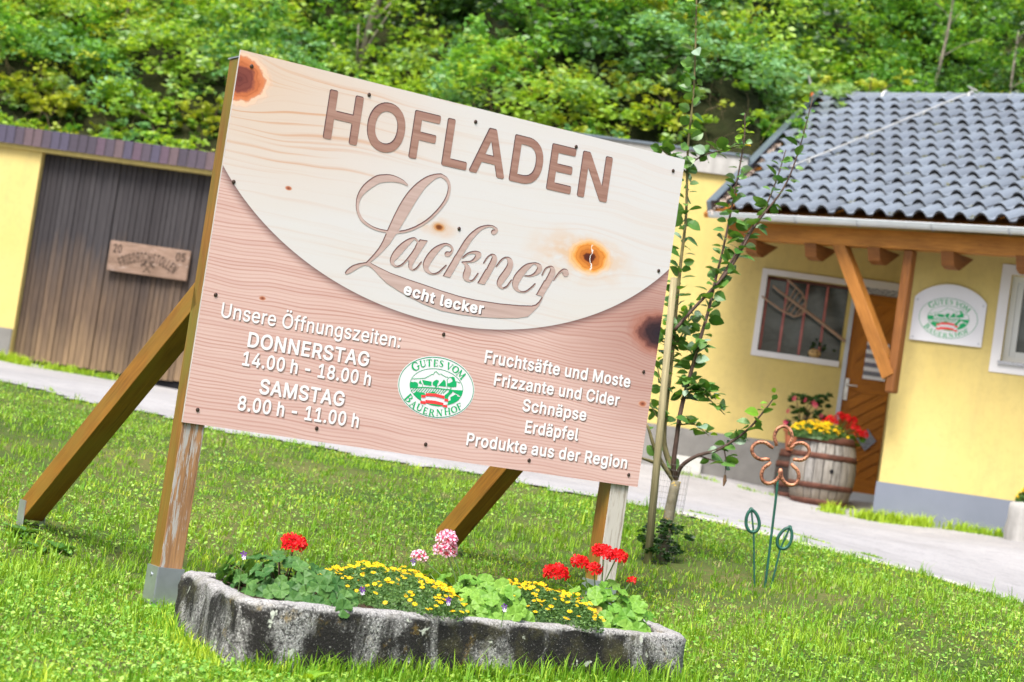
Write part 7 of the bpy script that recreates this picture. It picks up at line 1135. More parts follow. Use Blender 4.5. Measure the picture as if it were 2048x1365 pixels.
g = NG('lichened_granite'); c = g.coord(); a = g.noise(c, 2.6, 6, .65); sp1 = g.noise(c, 62, 4, .8); sp2 = g.noise(c, 130, 2, .7); li_ = g.noise(c, 9, 4, .6)
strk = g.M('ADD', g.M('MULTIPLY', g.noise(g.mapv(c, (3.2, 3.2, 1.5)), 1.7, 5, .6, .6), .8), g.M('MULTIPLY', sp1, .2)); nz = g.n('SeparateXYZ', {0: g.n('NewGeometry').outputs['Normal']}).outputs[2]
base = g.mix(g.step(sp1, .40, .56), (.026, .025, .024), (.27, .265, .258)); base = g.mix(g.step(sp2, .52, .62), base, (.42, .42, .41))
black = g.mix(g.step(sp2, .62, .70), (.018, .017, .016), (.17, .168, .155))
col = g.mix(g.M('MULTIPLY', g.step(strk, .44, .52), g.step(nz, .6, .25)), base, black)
col = g.mix(g.M('MULTIPLY', g.M('MULTIPLY', g.step(li_, .60, .70), g.step(sp1, .42, .55)), .75), col, (.26, .17, .035))
col = g.mix(g.step(g.noise(g.mapv(c, (1, 1, 1), (7, 3, 1)), 16, 3, .5), .68, .71), col, (.46, .49, .42))
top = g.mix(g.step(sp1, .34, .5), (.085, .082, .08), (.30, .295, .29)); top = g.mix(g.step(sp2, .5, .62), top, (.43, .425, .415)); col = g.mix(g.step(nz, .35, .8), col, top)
mos = g.noise(c, 5, 5, .7); col = g.mix(g.M('MULTIPLY', g.step(mos, .52, .68), .45), col, (.10, .095, .035))
M_GRAN = g.bsdf(col, .9, .2, 0, g.bump(g.M('ADD', sp1, g.M('MULTIPLY', sp2, .5)), .9, .008))
tr_c = np.array([*cc, gz(*cc)])
trough = thing('stone_trough', tr_c, 'long weathered granite trough blotched with black and lichen in front of the sign', 'planter')
tb = mk('basin', V, Fc, M_GRAN, trough, smooth=True)
I_ = inset(O, .078); M_EARTH = plain('dark_potting_soil', (.045, .03, .02), .95, .1, 0, .4, 20, .8, 40)
mk('soil', [(*p, ZT-.02) for p in I_]+[(*cc, ZT+.01)], [(k, (k+1) % N_, N_) for k in range(N_)], M_EARTH, trough, smooth=True)

tq = rng.random(2600); fr = C4[0]+(C4[1]-C4[0])*tq[:, None]; fn_ = (C4[0]-C4[3])/np.linalg.norm(C4[0]-C4[3]); fr = fr+fn_*(.02+np.abs(rng.normal(size=2600))*.05)[:, None]
blades('trough_edge_grass', 0, M_GRASS, .03, .12, .005, pts=(fr[:, 0], fr[:, 1]), label='longer grass growing up against the front of the stone trough', bend=.55)
lf = C4[3]+(C4[0]-C4[3])*rng.random(900)[:, None]+(C4[3]-C4[2])/np.linalg.norm(C4[3]-C4[2])*(.03+np.abs(rng.normal(size=900))*.05)[:, None]
blades('trough_edge_grass', 0, M_GRASS, .03, .10, .005, pts=(lf[:, 0], lf[:, 1]), label='longer grass against the left end of the stone trough', bend=.55)
# ------------------------------------------------------------------ bedding plants
def geranium_leaf(mat, r=1.):
    V = [(0, 0, 0)]; n = 21
    for k in range(n+1):
        a = -pi*.93+2*pi*.93*k/n; rr = r*(1-.09*(k % 3 == 0))*(1-.04*math.cos(a)); V.append((rr*math.cos(a), rr*math.sin(a), r*(.10+.09*math.sin(a*4.5)+.08*(k % 3 == 1))))
    M_ = [(0, 0, -.04*r)]; Fc = [(0, k+1, k+2) for k in range(n)]
    return mesh('leaf', V, Fc, mat, smooth=False)
def germat(name, a, b):
    g = NG(name); c = g.coord(); ln = g.n('VectorMath', {0: c}, operation='LENGTH').outputs['Value']; r = g.n('ObjectInfo').outputs['Random']; x = g.n('SeparateXYZ', {0: c}); an = g.M('ARCTAN2', x.outputs[1], x.outputs[0])
    vein = g.step(g.M('ABSOLUTE', g.M('SINE', g.M('MULTIPLY', an, 3.5))), .16, .03)
    col = g.mix(r, a, b); ringd = g.M('MULTIPLY', g.step(g.M('ABSOLUTE', g.M('SUBTRACT', ln, .62)), .16, .04), .35); col = g.mix(ringd, col, g.mix(1, col, (.5, .6, .5), 'MULTIPLY')); col = g.mix(g.M('MULTIPLY', vein, .35), col, g.mix(.5, col, (.30, .42, .12)))
    bs = g.n('BsdfPrincipled', {'Base Color': col, 'Roughness': .5, 'Specular IOR Level': .3}); tr = g.n('BsdfTranslucent', {'Color': g.mix(1, col, (1.4, 1.3, .5), 'MULTIPLY')}); mx = g.n('MixShader', {0: .28, 1: bs.outputs[0], 2: tr.outputs[0]}); g.t.links.new(mx.outputs[0], g.out.inputs[0]); return g.m
GL1 = germat('geranium_leaf', (.04, .13, .028), (.11, .24, .055)); GL2 = germat('fresh_geranium_leaf', (.11, .28, .03), (.21, .39, .055)); M_YLEAF = germat('yellowed_leaf', (.38, .34, .06), (.50, .30, .14))
M_STEM = plain('green_stem', (.10, .17, .05), .6, .3, 0, .2); M_STEMD = plain('dark_stem', (.06, .035, .02), .6, .3)
def petalmat(name, a, b, centre=None, tr_=.25):
    g = NG(name); r = g.n('ObjectInfo').outputs['Random']; c = g.coord(); ln = g.n('VectorMath', {0: c}, operation='LENGTH').outputs['Value']
    col = g.mix(r, a, b)
    if centre: 
        n = g.noise(c, 2.0, 2); col = g.mix(g.step(g.M('ADD', ln, g.M('MULTIPLY', n, .5)), .92, .62), col, centre)
    bs = g.n('BsdfPrincipled', {'Base Color': col, 'Roughness': .5, 'Specular IOR Level': .25}); tr = g.n('BsdfTranslucent', {'Color': col}); mx = g.n('MixShader', {0: tr_, 1: bs.outputs[0], 2: tr.outputs[0]}); g.t.links.new(mx.outputs[0], g.out.inputs[0]); return g.m
P_RED = petalmat('red_petals', (.62, .003, .006), (.80, .015, .02)); P_PINK = petalmat('pink_petals', (.80, .42, .55), (.86, .60, .68), (.72, .02, .12), .15)
def floret(mat, name='floret'):
    V = [(0, 0, 0)]; Fc = []
    for k in range(5):
        a = 2*pi*k/5; i0 = len(V); zt_ = .12*(k % 2)
        for da, rr, z in ((-.42, .62, .16), (-.38, .95, .22), (0, 1.06, .12), (.38, .95, .22), (.42, .62, .16)): V.append((rr*math.cos(a+da), rr*math.sin(a+da), z+zt_))
        Fc += [(0, i0, i0+1), (0, i0+1, i0+2), (0, i0+2, i0+3), (0, i0+3, i0+4)]
    return mesh(name, V, Fc, mat)
lm1, lm2, lmy = geranium_leaf(GL1), geranium_leaf(GL2), geranium_leaf(M_YLEAF)
FR, FP = floret(P_RED), floret(P_PINK)
def orient(p, nrm, s, spin=None):
    q = Vector(nrm).to_track_quat('Z', 'Y'); M = q.to_matrix().to_4x4() @ Matrix.Rotation(random.random()*6.28 if spin is None else spin, 4, 'Z'); M = Matrix.Translation(Vector(p)) @ M @ Matrix.Diagonal((s, s, s, 1)); return M
def geranium(base, ext, nleaf, heads, leaf, lab, stemmat, fm, lsz=.030, yell=.012):
    t = thing('geranium', base, lab, 'geranium'); b = np.array(base)
    mb = MB(); pts = []
    k = 0
    while len(pts) < nleaf and k < 8000:
        k += 1; d = rng.normal(size=3); d[2] = abs(d[2])*1.0-.32; d /= np.linalg.norm(d); r_ = .55+.45*rng.random()
        p = b+np.array([d[0]*ext[0]*r_, d[1]*ext[1]*r_, max(.015, d[2]*ext[2]*r_)])
        # long axis of the plant bed follows the trough
        ax = (C4[1]-C4[0])/np.linalg.norm(C4[1]-C4[0]); o_ = p[:2]-b[:2]; p[:2] = b[:2]+ax*o_[0]+np.array([-ax[1], ax[0]])*o_[1]
        if all(np.linalg.norm(p-q) > lsz*.75 for q, _ in pts): pts.append((p, d))
    for p, d in pts:
        d2 = np.array([d[0]*.7-.25*0, d[1]*.7-.45, .75+.3*d[2]])+rng.normal(size=3)*.25
        w = p-b; d2[:2] += w[:2]*3; me = lmy if random.random() < yell else leaf
        inst('leaf', me, orient(p, d2, lsz*random.uniform(.7, 1.15)), t)
        if random.random() < .55: mb.tube([b+np.array([rng.normal()*.02, rng.normal()*.02, 0]), (b+p)/2+np.array([0, 0, -.012]), p], [.0035, .003, .002], 4, False)
    mb.out('stems', stemmat, t, kind='stuff')
    for (hp, hr, n, sub) in heads:
        hp = np.array(hp); mb = MB(); s0 = b+np.array([rng.normal()*.025, 0, .04]); mb.tube([s0, (s0+hp)/2+np.array([.008, 0, 0]), hp], [.0035, .003, .0028], 5)
        hd = mb.out('flower_head', stemmat, t)
        for q in range(n):
            z = -.35+1.35*(q+.5)/n; a = q*2.4; rr = math.sqrt(max(0, 1-z*z)); d = np.array([rr*math.cos(a), rr*math.sin(a), z]); 
            inst('floret', fm, orient(hp+d*hr*random.uniform(.72, 1.0)*np.array([1, 1, .72]), d+rng.normal(size=3)*.25, sub*random.uniform(.8, 1.1)), hd)
    return t
ZS = ZT-.02
def bed(px, py): return atz(px, py, ZS)
def cross(px):                                  # centre and half width of the soil at a place along the trough
    t = (px-425)/888; f_ = C4[0]+(C4[1]-C4[0])*t; b_ = C4[3]+(C4[2]-C4[3])*t; m_ = f_*.53+b_*.47
    return np.array([m_[0], m_[1], ZS]), float(np.linalg.norm(f_-b_)/2-.06)
def head(px, py, b, r, n, s): return (at(px, py, b[1]+random.uniform(-.02, .02)), r, n, s)
b, hw2 = cross(545); geranium(b, (.18, hw2*1.05, .150), 165, [head(587, 1090, b, .045, 34, .0185)], lm1, 'red geranium with dark leaves at the left end of the stone trough', M_STEMD, FR, .031)
b, hw2 = cross(890); geranium(b, (.165, hw2*1.1, .17), 165, [head(895, 1078, b, .038, 20, .0185), head(892, 1102, b, .044, 24, .0185), head(838, 1113, b, .027, 11, .016)], lm2, 'pink and white geranium with fresh green leaves in the middle of the trough', M_STEM, FP, .030)
b, hw2 = cross(1152); geranium(b, (.18, hw2*1.0, .175), 185, [head(1113, 1147, b, .047, 32, .0185), head(1160, 1126, b, .031, 16, .018), head(1187, 1139, b, .031, 14, .018), head(1207, 1106, b, .040, 25, .019), head(1234, 1114, b, .038, 22, .019), head(1264, 1162, b, .012, 4, .017)], lm2, 'red geranium with several flower heads at the right end of the trough', M_STEM, FR, .031, .02)
M_YP = petalmat('yellow_petals', (.80, .50, .005), (.86, .62, .01), None, .15); M_DKL = leafmat('small_dark_leaves', (.045, .12, .03), (.15, .27, .07), .25)
V = [(0, 0, .05)]; Fc = []
for k in range(8):
    a = 2*pi*k/8; i0 = len(V); V += [(math.cos(a-.28)*.6, math.sin(a-.28)*.6, 0), (math.cos(a-.18), math.sin(a-.18), -.05), (math.cos(a+.18), math.sin(a+.18), -.05), (math.cos(a+.28)*.6, math.sin(a+.28)*.6, 0)]; Fc.append((0, i0, i0+1, i0+2, i0+3))
YF = mesh('flower', V, Fc, M_YP); cmb = MB(); cmb.ball((0, 0, .05), .28, 6, 4); M_YC = plain('orange_centre', (.50, .22, .01), .8); 
YF2 = mesh('flower', V+[tuple(v) for v in cmb.v], Fc+[tuple(i+len(V) for i in f) for f in cmb.f], M_YP); YF2.materials.append(M_YC)
for i, p in enumerate(YF2.polygons): p.material_index = 1 if i >= 8 else 0
def carpet(base, ex, ey, h, nf, lab, name='yellow_bedding_plant', fs=.0095, leaves=15000, ax=None, lsz=.013):
    t = thing(name, base, lab, 'bedding plant'); b = np.array(base); ax = (C4[1]-C4[0])/np.linalg.norm(C4[1]-C4[0]) if ax is None else ax; ay = np.array([-ax[1], ax[0]])
    n = leaves; u = rng.random((n, 2))*2-1; k = (u**2).sum(1) < 1; u = u[k]; hh = h*np.sqrt(1-(u**2).sum(1)*.97)*(.12+.88*rng.random(len(u))**.5)
    C = np.c_[b[0]+ax[0]*u[:, 0]*ex+ay[0]*u[:, 1]*ey, b[1]+ax[1]*u[:, 0]*ex+ay[1]*u[:, 1]*ey, b[2]+hh]; V, Fc = leaf_quads(C, lsz*(.6+.8*rng.random(len(C))), .5, .45); mk('foliage', V, Fc, M_DKL, t, tint=rng.random(len(Fc)), kind='stuff')
    cv_ = [(*(b[:2]+(ax*math.cos(q)*ex+ay*math.sin(q)*ey)*r_*.93), b[2]-.01+h*.86*math.sqrt(max(0, 1-r_*r_))) for r_ in (1, .85, .6, .3) for q in np.linspace(0, 2*pi, 25)[:-1]]+[(*b[:2], b[2]+h*.85)]
    mk('inner_foliage', cv_, [(r_*24+k, r_*24+(k+1) % 24, (r_+1)*24+(k+1) % 24, (r_+1)*24+k) for r_ in range(3) for k in range(24)]+[(72+k, 72+(k+1) % 24, 96) for k in range(24)], M_DKL, t)
    for q in range(nf):
        while True:
            v = rng.random(2)*2-1
            if (v**2).sum() < 1: break
        z = h*math.sqrt(1-(v**2).sum()*.97)*(.97+.10*math.sin(v[0]*9+b[0]*5)*math.cos(v[1]*7))+.006+random.random()*.012; p = (b[0]+ax[0]*v[0]*ex+ay[0]*v[1]*ey, b[1]+ax[1]*v[0]*ex+ay[1]*v[1]*ey, b[2]+z)
        inst('flower', YF2, orient(p, (random.gauss(0, .3), -.35+random.gauss(0, .3), 1), fs*random.uniform(.75, 1.15)), t)
b, hw2 = cross(735); carpet(b, .235, hw2*1.12, .135, 260, 'low mound of small yellow daisies left of the pink geranium in the trough')
b, hw2 = cross(1032); carpet(b, .17, hw2*1.12, .13, 170, 'smaller mound of small yellow daisies right of the pink geranium in the trough')
M_VIO = petalmat('violet_petals', (.10, .015, .22), (.16, .03, .30)); M_VIW = petalmat('white_violet_petals', (.62, .58, .72), (.75, .72, .8))
VF = floret(M_VIO, 'petals'); VW = floret(M_VIW, 'petals')
for (px, py, bx, lab) in ((487, 1112, 500, 'tiny violet pansy at the left tip of the red geranium'), (724, 1183, 724, 'tiny white and violet pansy low among the yellow daisies'), (795, 1151, 800, 'tiny violet pansy above the right side of the larger daisy mound'), (826, 1125, 835, 'tiny dark violet pansy just under the small pink flower head'), (896, 1204, 896, 'tiny violet and white pansy on the rim below the pink geranium'), (1008, 1217, 1010, 'tiny violet pansy between the pink geranium and the smaller daisy mound')):
    p = atz(px, py+14, ZS+.045) if py > 1170 else at(px, py, bed(bx, 1200)[1]); p = at(px, py, p[1]); t = thing('pansy', (p[0], p[1], ZS), lab, 'pansy'); mb = MB(); mb.tube([(p[0], p[1]+.01, ZS), p], .0015, 4); mb.out('stem', M_STEM, t)
    inst('petals', VF, orient(p+np.array([0, 0, .006]), (.1, -.9, .3), .011), t); inst('petals', VW, orient(p+np.array([.003, -.004, -.006]), (0, -.9, .2), .0075), t)

# ------------------------------------------------------------------ apple sapling and its stake
DT = 10.7
def P_(L, d=DT, j=0): return [at(x, y, d+dd) for x, y, dd in L]
M_BRK = NG('sapling_bark'); g = M_BRK; c = g.coord(); a = g.noise(c, 14, 5, .65); y_ = g.noise(c, 30, 3)
col = g.mix(g.step(a, .35, .7), (.10, .085, .05), (.26, .235, .17)); col = g.mix(g.M('MULTIPLY', g.step(y_, .60, .66), .8), col, (.55, .36, .04)); M_BRK = g.bsdf(col, .85, .2, 0, g.bump(a, .6, .01))
M_TWIG = plain('dark_twig_bark', (.075, .045, .035), .6, .3, 0, .3, 20); M_TWG = plain('green_brown_bark', (.15, .13, .06), .7, .2, 0, .3, 20)
tbase = at(1322, 1124, DT); tbase[2] = gz(tbase[0], tbase[1]); sap = thing('apple_sapling', tbase, 'young apple tree with long upright shoots beside the right edge of the sign', 'tree')
mb = MB(); mb.tube([tbase-np.array([0, 0, .05])]+P_([(1328, 1080, 0), (1340, 1020, 0), (1347, 985, 0), (1352, 962, 0)]), [.036, .031, .028, .027, .026], 12); mb.out('trunk', M_BRK, sap, smooth=True)
BR = [([(1352, 968, 0), (1325, 928, -.03), (1308, 893, -.05), (1298, 860, -.06), (1292, 848, -.06)], .014, .006, M_TWG, 4, .05),
      ([(1310, 926, -.03), (1296, 921, -.06), (1278, 915, -.1)], .010, .006, M_TWG, 2, .05),
      ([(1352, 962, 0), (1338, 925, 0), (1328, 885, .02), (1330, 830, .03), (1336, 780, .04), (1345, 700, .05), (1352, 620, .05), (1362, 520, .04), (1372, 431, .03), (1376, 295, .02), (1388, 172, 0), (1393, 0, 0), (1396, -70, 0)], .017, .003, M_TWG, 122, .5),
      ([(1350, 962, 0), (1347, 930, -.04), (1353, 880, -.05), (1362, 820, -.05), (1381, 748, -.04), (1400, 680, -.04), (1417, 621, -.03), (1432, 555, 0), (1444, 508, 0), (1462, 422, 0), (1487, 290, 0), (1490, 227, 0)], .015, .003, M_TWIG, 96, .5),
      ([(1350, 660, -.05), (1385, 620, -.04), (1458, 540, -.03), (1512, 449, 0), (1567, 377, 0), (1598, 300, 0), (1626, 195, 0)], .010, .0025, M_TWIG, 54, .4),
      ([(1440, 560, -.03), (1494, 472, .02), (1530, 415, .03), (1553, 360, .04), (1572, 300, .05)], .008, .0025, M_TWIG, 31, .4),
      ([(1352, 958, 0), (1364, 932, -.05), (1395, 912, -.08), (1440, 898, -.1), (1494, 861, -.12), (1530, 820, -.12), (1553, 789, -.12)], .013, .003, M_TWIG, 26, .4),
      ([(1448, 895, -.1), (1452, 925, -.1), (1450, 948, -.1)], .004, .002, M_TWIG, 4, .2), ([(1393, 910, -.08), (1440, 925, -.08), (1478, 923, -.08)], .004, .002, M_TWIG, 5, .2),
      ([(1376, 330, .02), (1410, 310, 0), (1450, 300, -.02), (1487, 290, 0)], .005, .002, M_TWIG, 22, .2), ([(1372, 345, .02), (1345, 318, 0), (1312, 290, 0)], .005, .002, M_TWG, 22, .1),
      ([(1345, 690, .05), (1300, 675, .05)], .005, .003, M_TWIG, 4, .1), ([(1362, 800, -.05), (1385, 770, -.08), (1420, 800, -.1), (1450, 830, -.1)], .005, .002, M_TWG, 36, .1), ([(1330, 850, .02), (1312, 830, 0), (1298, 800, 0)], .005, .002, M_TWG, 12, .1), ([(1345, 700, .05), (1372, 655, 0), (1380, 620, 0)], .005, .002, M_TWG, 18, .1),
      ([(1335, 790, .04), (1320, 755, 0), (1312, 720, -.02)], .004, .002, M_TWG, 11, .1), ([(1366, 795, -.05), (1400, 775, -.08), (1432, 800, -.1)], .004, .002, M_TWG, 16, .1), ([(1383, 742, -.04), (1392, 705, -.06), (1412, 690, -.08)], .004, .002, M_TWG, 12, .1), ([(1342, 730, .04), (1330, 690, .02), (1336, 650, .02)], .004, .002, M_TWG, 12, .1), ([(1358, 850, -.05), (1390, 850, -.08), (1418, 872, -.1)], .004, .002, M_TWG, 14, .1)]
def aleaf(mat, w=.36, fold=.12, curl=.18):
    V = []; Fc = []; prof = [(0, 0), (.12, .55), (.35, .98), (.62, .92), (.85, .5), (1, 0)]
    for t, ww in prof: V += [(t, 0, -curl*t*t), (t, w*ww, fold*ww-curl*t*t), (t, -w*ww, fold*ww-curl*t*t)]
    for k in range(5): Fc += [(3*k, 3*k+3, 3*k+4, 3*k+1), (3*k, 3*k+2, 3*k+5, 3*k+3)]
    return mesh('leaf', V, Fc, mat)
A1 = leafmat('apple_leaf', (.05, .15, .025), (.14, .28, .06), .25, .38, .5); A2 = leafmat('apple_leaf_underside', (.22, .33, .23), (.34, .45, .34), .2, .6, .3); A3 = leafmat('young_apple_leaf', (.18, .38, .025), (.32, .50, .04), .4, .45, .4); A4 = leafmat('autumn_leaf', (.62, .22, .02), (.70, .50, .03), .3)
AL = [aleaf(A1), aleaf(A1, .42, .05, .35), aleaf(A1, .33, .2, -.1), aleaf(A2, .36, .1, .3)]; AY = aleaf(A3, .34, .15, .1); AO = aleaf(A4, .3, .2, .1)
cand = []
for L, r0, r1, mt, nl, t0 in BR:
    P = [np.array(p) for p in P_(L)]; Q = []
    m = len(P); q = np.vstack([2*P[0]-P[1], P, 2*P[-1]-P[-2]])
    for i in range(1, m):
        for t in np.arange(5)/5: Q.append(.5*((2*q[i])+(-q[i-1]+q[i+1])*t+(2*q[i-1]-5*q[i]+4*q[i+1]-q[i+2])*t*t+(-q[i-1]+3*q[i]-3*q[i+1]+q[i+2])*t**3))
    Q.append(P[-1]); mb = MB(); mb.tube(Q, list(np.linspace(r0, r1, len(Q))), 7); mb.out('branch', mt, sap, smooth=True)
    cum = np.concatenate([[0], np.cumsum([np.linalg.norm(b_-a_) for a_, b_ in zip(Q[:-1], Q[1:])])])
    for k in range(nl):
        t = (k+random.random())/nl; t = t if nl > 30 else t0+(1-t0)*t
        if nl >= 80: t = .22+.78*t
        i = min(max(0, int(np.searchsorted(cum, t*cum[-1]))-1), len(Q)-2); p = Q[i]+(Q[i+1]-Q[i])*((t*cum[-1]-cum[i])/max(1e-6, cum[i+1]-cum[i])); a = k*2.4+random.random(); d = np.array([math.cos(a), math.sin(a)*.7, .25+random.gauss(0, .35)])
        s = (.042+.040*random.random())*(1 if t < .85 else .62); me = random.choice(AL[:3]) if random.random() > .2 else AL[3]
        if t > .93 or (nl in (26, 22) and t > .75): me = AY
        if (t > .985 and nl in (54, 22)) : me = AO
        cand.append((p, d, s, me))
extra = []; random.shuffle(cand)
for k, (p, d, s, me) in enumerate(cand):
    d = d/np.linalg.norm(d); pet = p+d*.014
    q = Vector(d).to_track_quat('X', 'Z'); M = Matrix.Translation(Vector(pet)) @ q.to_matrix().to_4x4() @ Matrix.Rotation(random.gauss(0, .7), 4, 'X') @ Matrix.Diagonal((s, s*1.15, s, 1))
    if k < 300: inst('leaf', me, M, sap)
    else: extra.append((M, me))
V, Fc = [], []
for M, me in extra:
    o_ = len(V); V += [tuple(M @ v.co) for v in me.vertices]; Fc += [tuple(o_+i for i in p.vertices) for p in me.polygons]
if V: mk('leaves', V, Fc, A1, sap, kind='stuff')
dl = at(1450, 950, DT-.1); mb = MB(); mb.tube([dl, dl+np.array([.003, 0, -.03]), dl+np.array([0, 0, -.06])], [.006, .011, .003], 5); mb.out('withered_fruit', plain('dead_brown', (.16, .09, .05), .9), sap)
sb_ = at(1299, 1105, DT-.12); sb_[2] = gz(sb_[0], sb_[1]); st_ = thing('wooden_stake', sb_, 'round weathered wooden stake supporting the apple sapling', 'stake'); top_ = at(1348, 556, DT-.05)
mb = MB(); mb.tube([sb_-np.array([0, 0, .05]), (sb_+top_)/2, top_], [.021, .0195, .018], 12); mb.out('pole', wood('weathered_stake', (.20, .17, .09), (.42, .37, .22), rough=.8), st_, smooth=True)
gc = at(1318, 1100, DT-.04); gz_ = gz(gc[0], gc[1]); gu = thing('wire_guard', (gc[0], gc[1], gz_), 'fine wire mesh sleeve around the foot of the sapling and its stake', 'mesh guard'); mb = MB(); tp = at(1335, 920, DT)[2]
for k in range(24):
    a = 2*pi*k/24; mb.tube([(gc[0]+.085*math.cos(a), gc[1]+.085*math.sin(a), gz_), (gc[0]+.095*math.cos(a)+.01, gc[1]+.095*math.sin(a), tp-.02)], .0005, 3, False)
for k in range(18):
    z = gz_+(tp-.02-gz_)*k/17; mb.tube([(gc[0]+.09*math.cos(a)+.01*k/17, gc[1]+.09*math.sin(a), z) for a in np.linspace(0, 2*pi, 25)], .0005, 3, False)
mb.out('wire_mesh', plain('dull_wire', (.16, .16, .15), .7), gu, kind='stuff')
tag(foliage('foot_weeds', [(gc[0]+.0, gc[1], gz_+.06, .11), (gc[0]+.04, gc[1]-.02, gz_+.16, .09), (gc[0]-.05, gc[1], gz_+.1, .09)], 42000, .026, LEAFMATS[3], kind='stuff'), 'dark green weeds growing inside the wire sleeve at the sapling foot', 'weeds')
for bx in range(0): pass

# ------------------------------------------------------------------ horseshoe flower
DH = 10.2
hb = at(1534, 1148, DH); hb[2] = gz(hb[0], hb[1]); orn = thing('horseshoe_flower', hb, 'garden ornament of five rusty horseshoes welded into a flower on a green rod', 'garden ornament')
g = NG('copper_rust'); c = g.coord(); a = g.noise(c, 30, 4, .65); col = g.mix(g.step(a, .38, .66), (.16, .055, .03), (.60, .27, .15)); M_RUST = g.bsdf(col, .55, .5, .35, g.bump(a, .5, .004))
M_GRROD = plain('dark_green_paint', (.015, .085, .06), .45, .4, .1, .3, 30)
hc = at(1563, 914, DH); ex_ = np.array([1., 0, 0]); 
def hp(dx, dy): return np.array(at(1563+dx, 914+dy, DH))
for k, th0 in enumerate((5, 74, 155, 213, 287)):
    a = math.radians(th0); d = np.array([math.sin(a), -math.cos(a)]); s = np.array([d[1], -d[0]])*-1
    sc = (1.0, .95, 1.0, 1.0, 1.0)[k]; pts = []
    for q in np.linspace(-2.55, 2.55, 17):
        along = 41+17.5*sc*math.cos(q)*1.35 if abs(q) < 1.6 else 41+17.5*math.cos(q)*1.05; side = 17.5*math.sin(q)*(1.0 if abs(q) < 1.6 else .98)
        pts.append(hp(*(d*along*sc*.95+s*side*1.0)))
    pts = [pts[0]*.3+hp(*(d*19+s*-13))*.7]+pts[1:-1]+[pts[-1]*.3+hp(*(d*19+s*13))*.7]
    mb = MB(); mb.tube(pts, [.008]+[.0095]*(len(pts)-2)+[.008], 8); o_ = mb.out('horseshoe', M_RUST, orn, smooth=True)
    # flatten as a shoe is: punched nail slots as short dark bars
    mb = MB()
    for q in (2, 3, 4, 5, 11, 12, 13, 14):
        v_ = pts[q+1]-pts[q]; mb.tube([pts[q]+v_*.2+np.array([0, -.0085, 0]), pts[q]+v_*.6+np.array([0, -.0085, 0])], .0022, 4)
    mb.out('nail_slots', M_DARK, o_, kind='stuff')
mb = MB(); mb.tube([hp(-6, 32), hp(-12, 90), hb-np.array([0, 0, .03])], .0065, 8); mb.out('rod', M_GRROD, orn)
for (cx, cy, rx, ry, rot, ex0, ey0) in ((1505, 1043, 13, 22, -6, 1516, 1125), (1570, 1077, 13, 22, 24, 1547, 1140)):
    a = math.radians(rot); pts = []
    for q in np.linspace(0, 2*pi, 25):
        x = rx*math.sin(q)*(1-.18*math.cos(q)); y = -ry*math.cos(q)-(4 if q < .1 or q > 6.2 else 0); pts.append(at(cx+x*math.cos(a)-y*math.sin(a), cy+x*math.sin(a)+y*math.cos(a), DH))
    mb = MB(); mb.tube(pts, .0085, 7); tp_ = at(cx-(-ry-6)*math.sin(a), cy+(-ry-6)*math.cos(a), DH); mb.tube([pts[0], tp_], .005, 6); lf = mb.out('leaf_loop', M_GRROD, orn, smooth=True)
    e_ = at(ex0, ey0, DH); e_[2] = min(e_[2], gz(e_[0], e_[1])); mb = MB(); mb.tube([pts[0], pts[12], e_], .0048, 6); mb.out('leaf_rod', M_GRROD, lf)

# ------------------------------------------------------------------ barrels and pots by the door
bc_ = at(1636, 1003, 20.75); bz = gz(bc_[0], bc_[1]); rB, hB = .335, .70
def brad(t, r=rB): return r*(.80+.20*math.sin(pi*t)**.8 if 0 < t < 1 else .80)
g = NG('grey_barrel_stave'); uv = g.coord('UV'); oc = g.coord(); r = g.n('ObjectInfo').outputs['Random']; z = g.n('SeparateXYZ', {0: oc}).outputs[2]; f = g.noise(g.mapv(oc, (18, 18, 2.5)), 1.6, 5, .7)
col = g.mix(g.step(f, .3, .7), (.075, .068, .058), (.34, .325, .305)); col = g.mix(g.M('MULTIPLY', r, .5), col, (.30, .26, .21)); col = g.mix(g.M('MULTIPLY', g.step(z, .26, .05), .7), col, (.16, .12, .08)); M_STAVE = g.bsdf(col, .85, .15, 0, g.bump(f, .6, .006))
M_STAVED = wood('dark_stave', (.02, .016, .014), (.09, .07, .06), rough=.8)
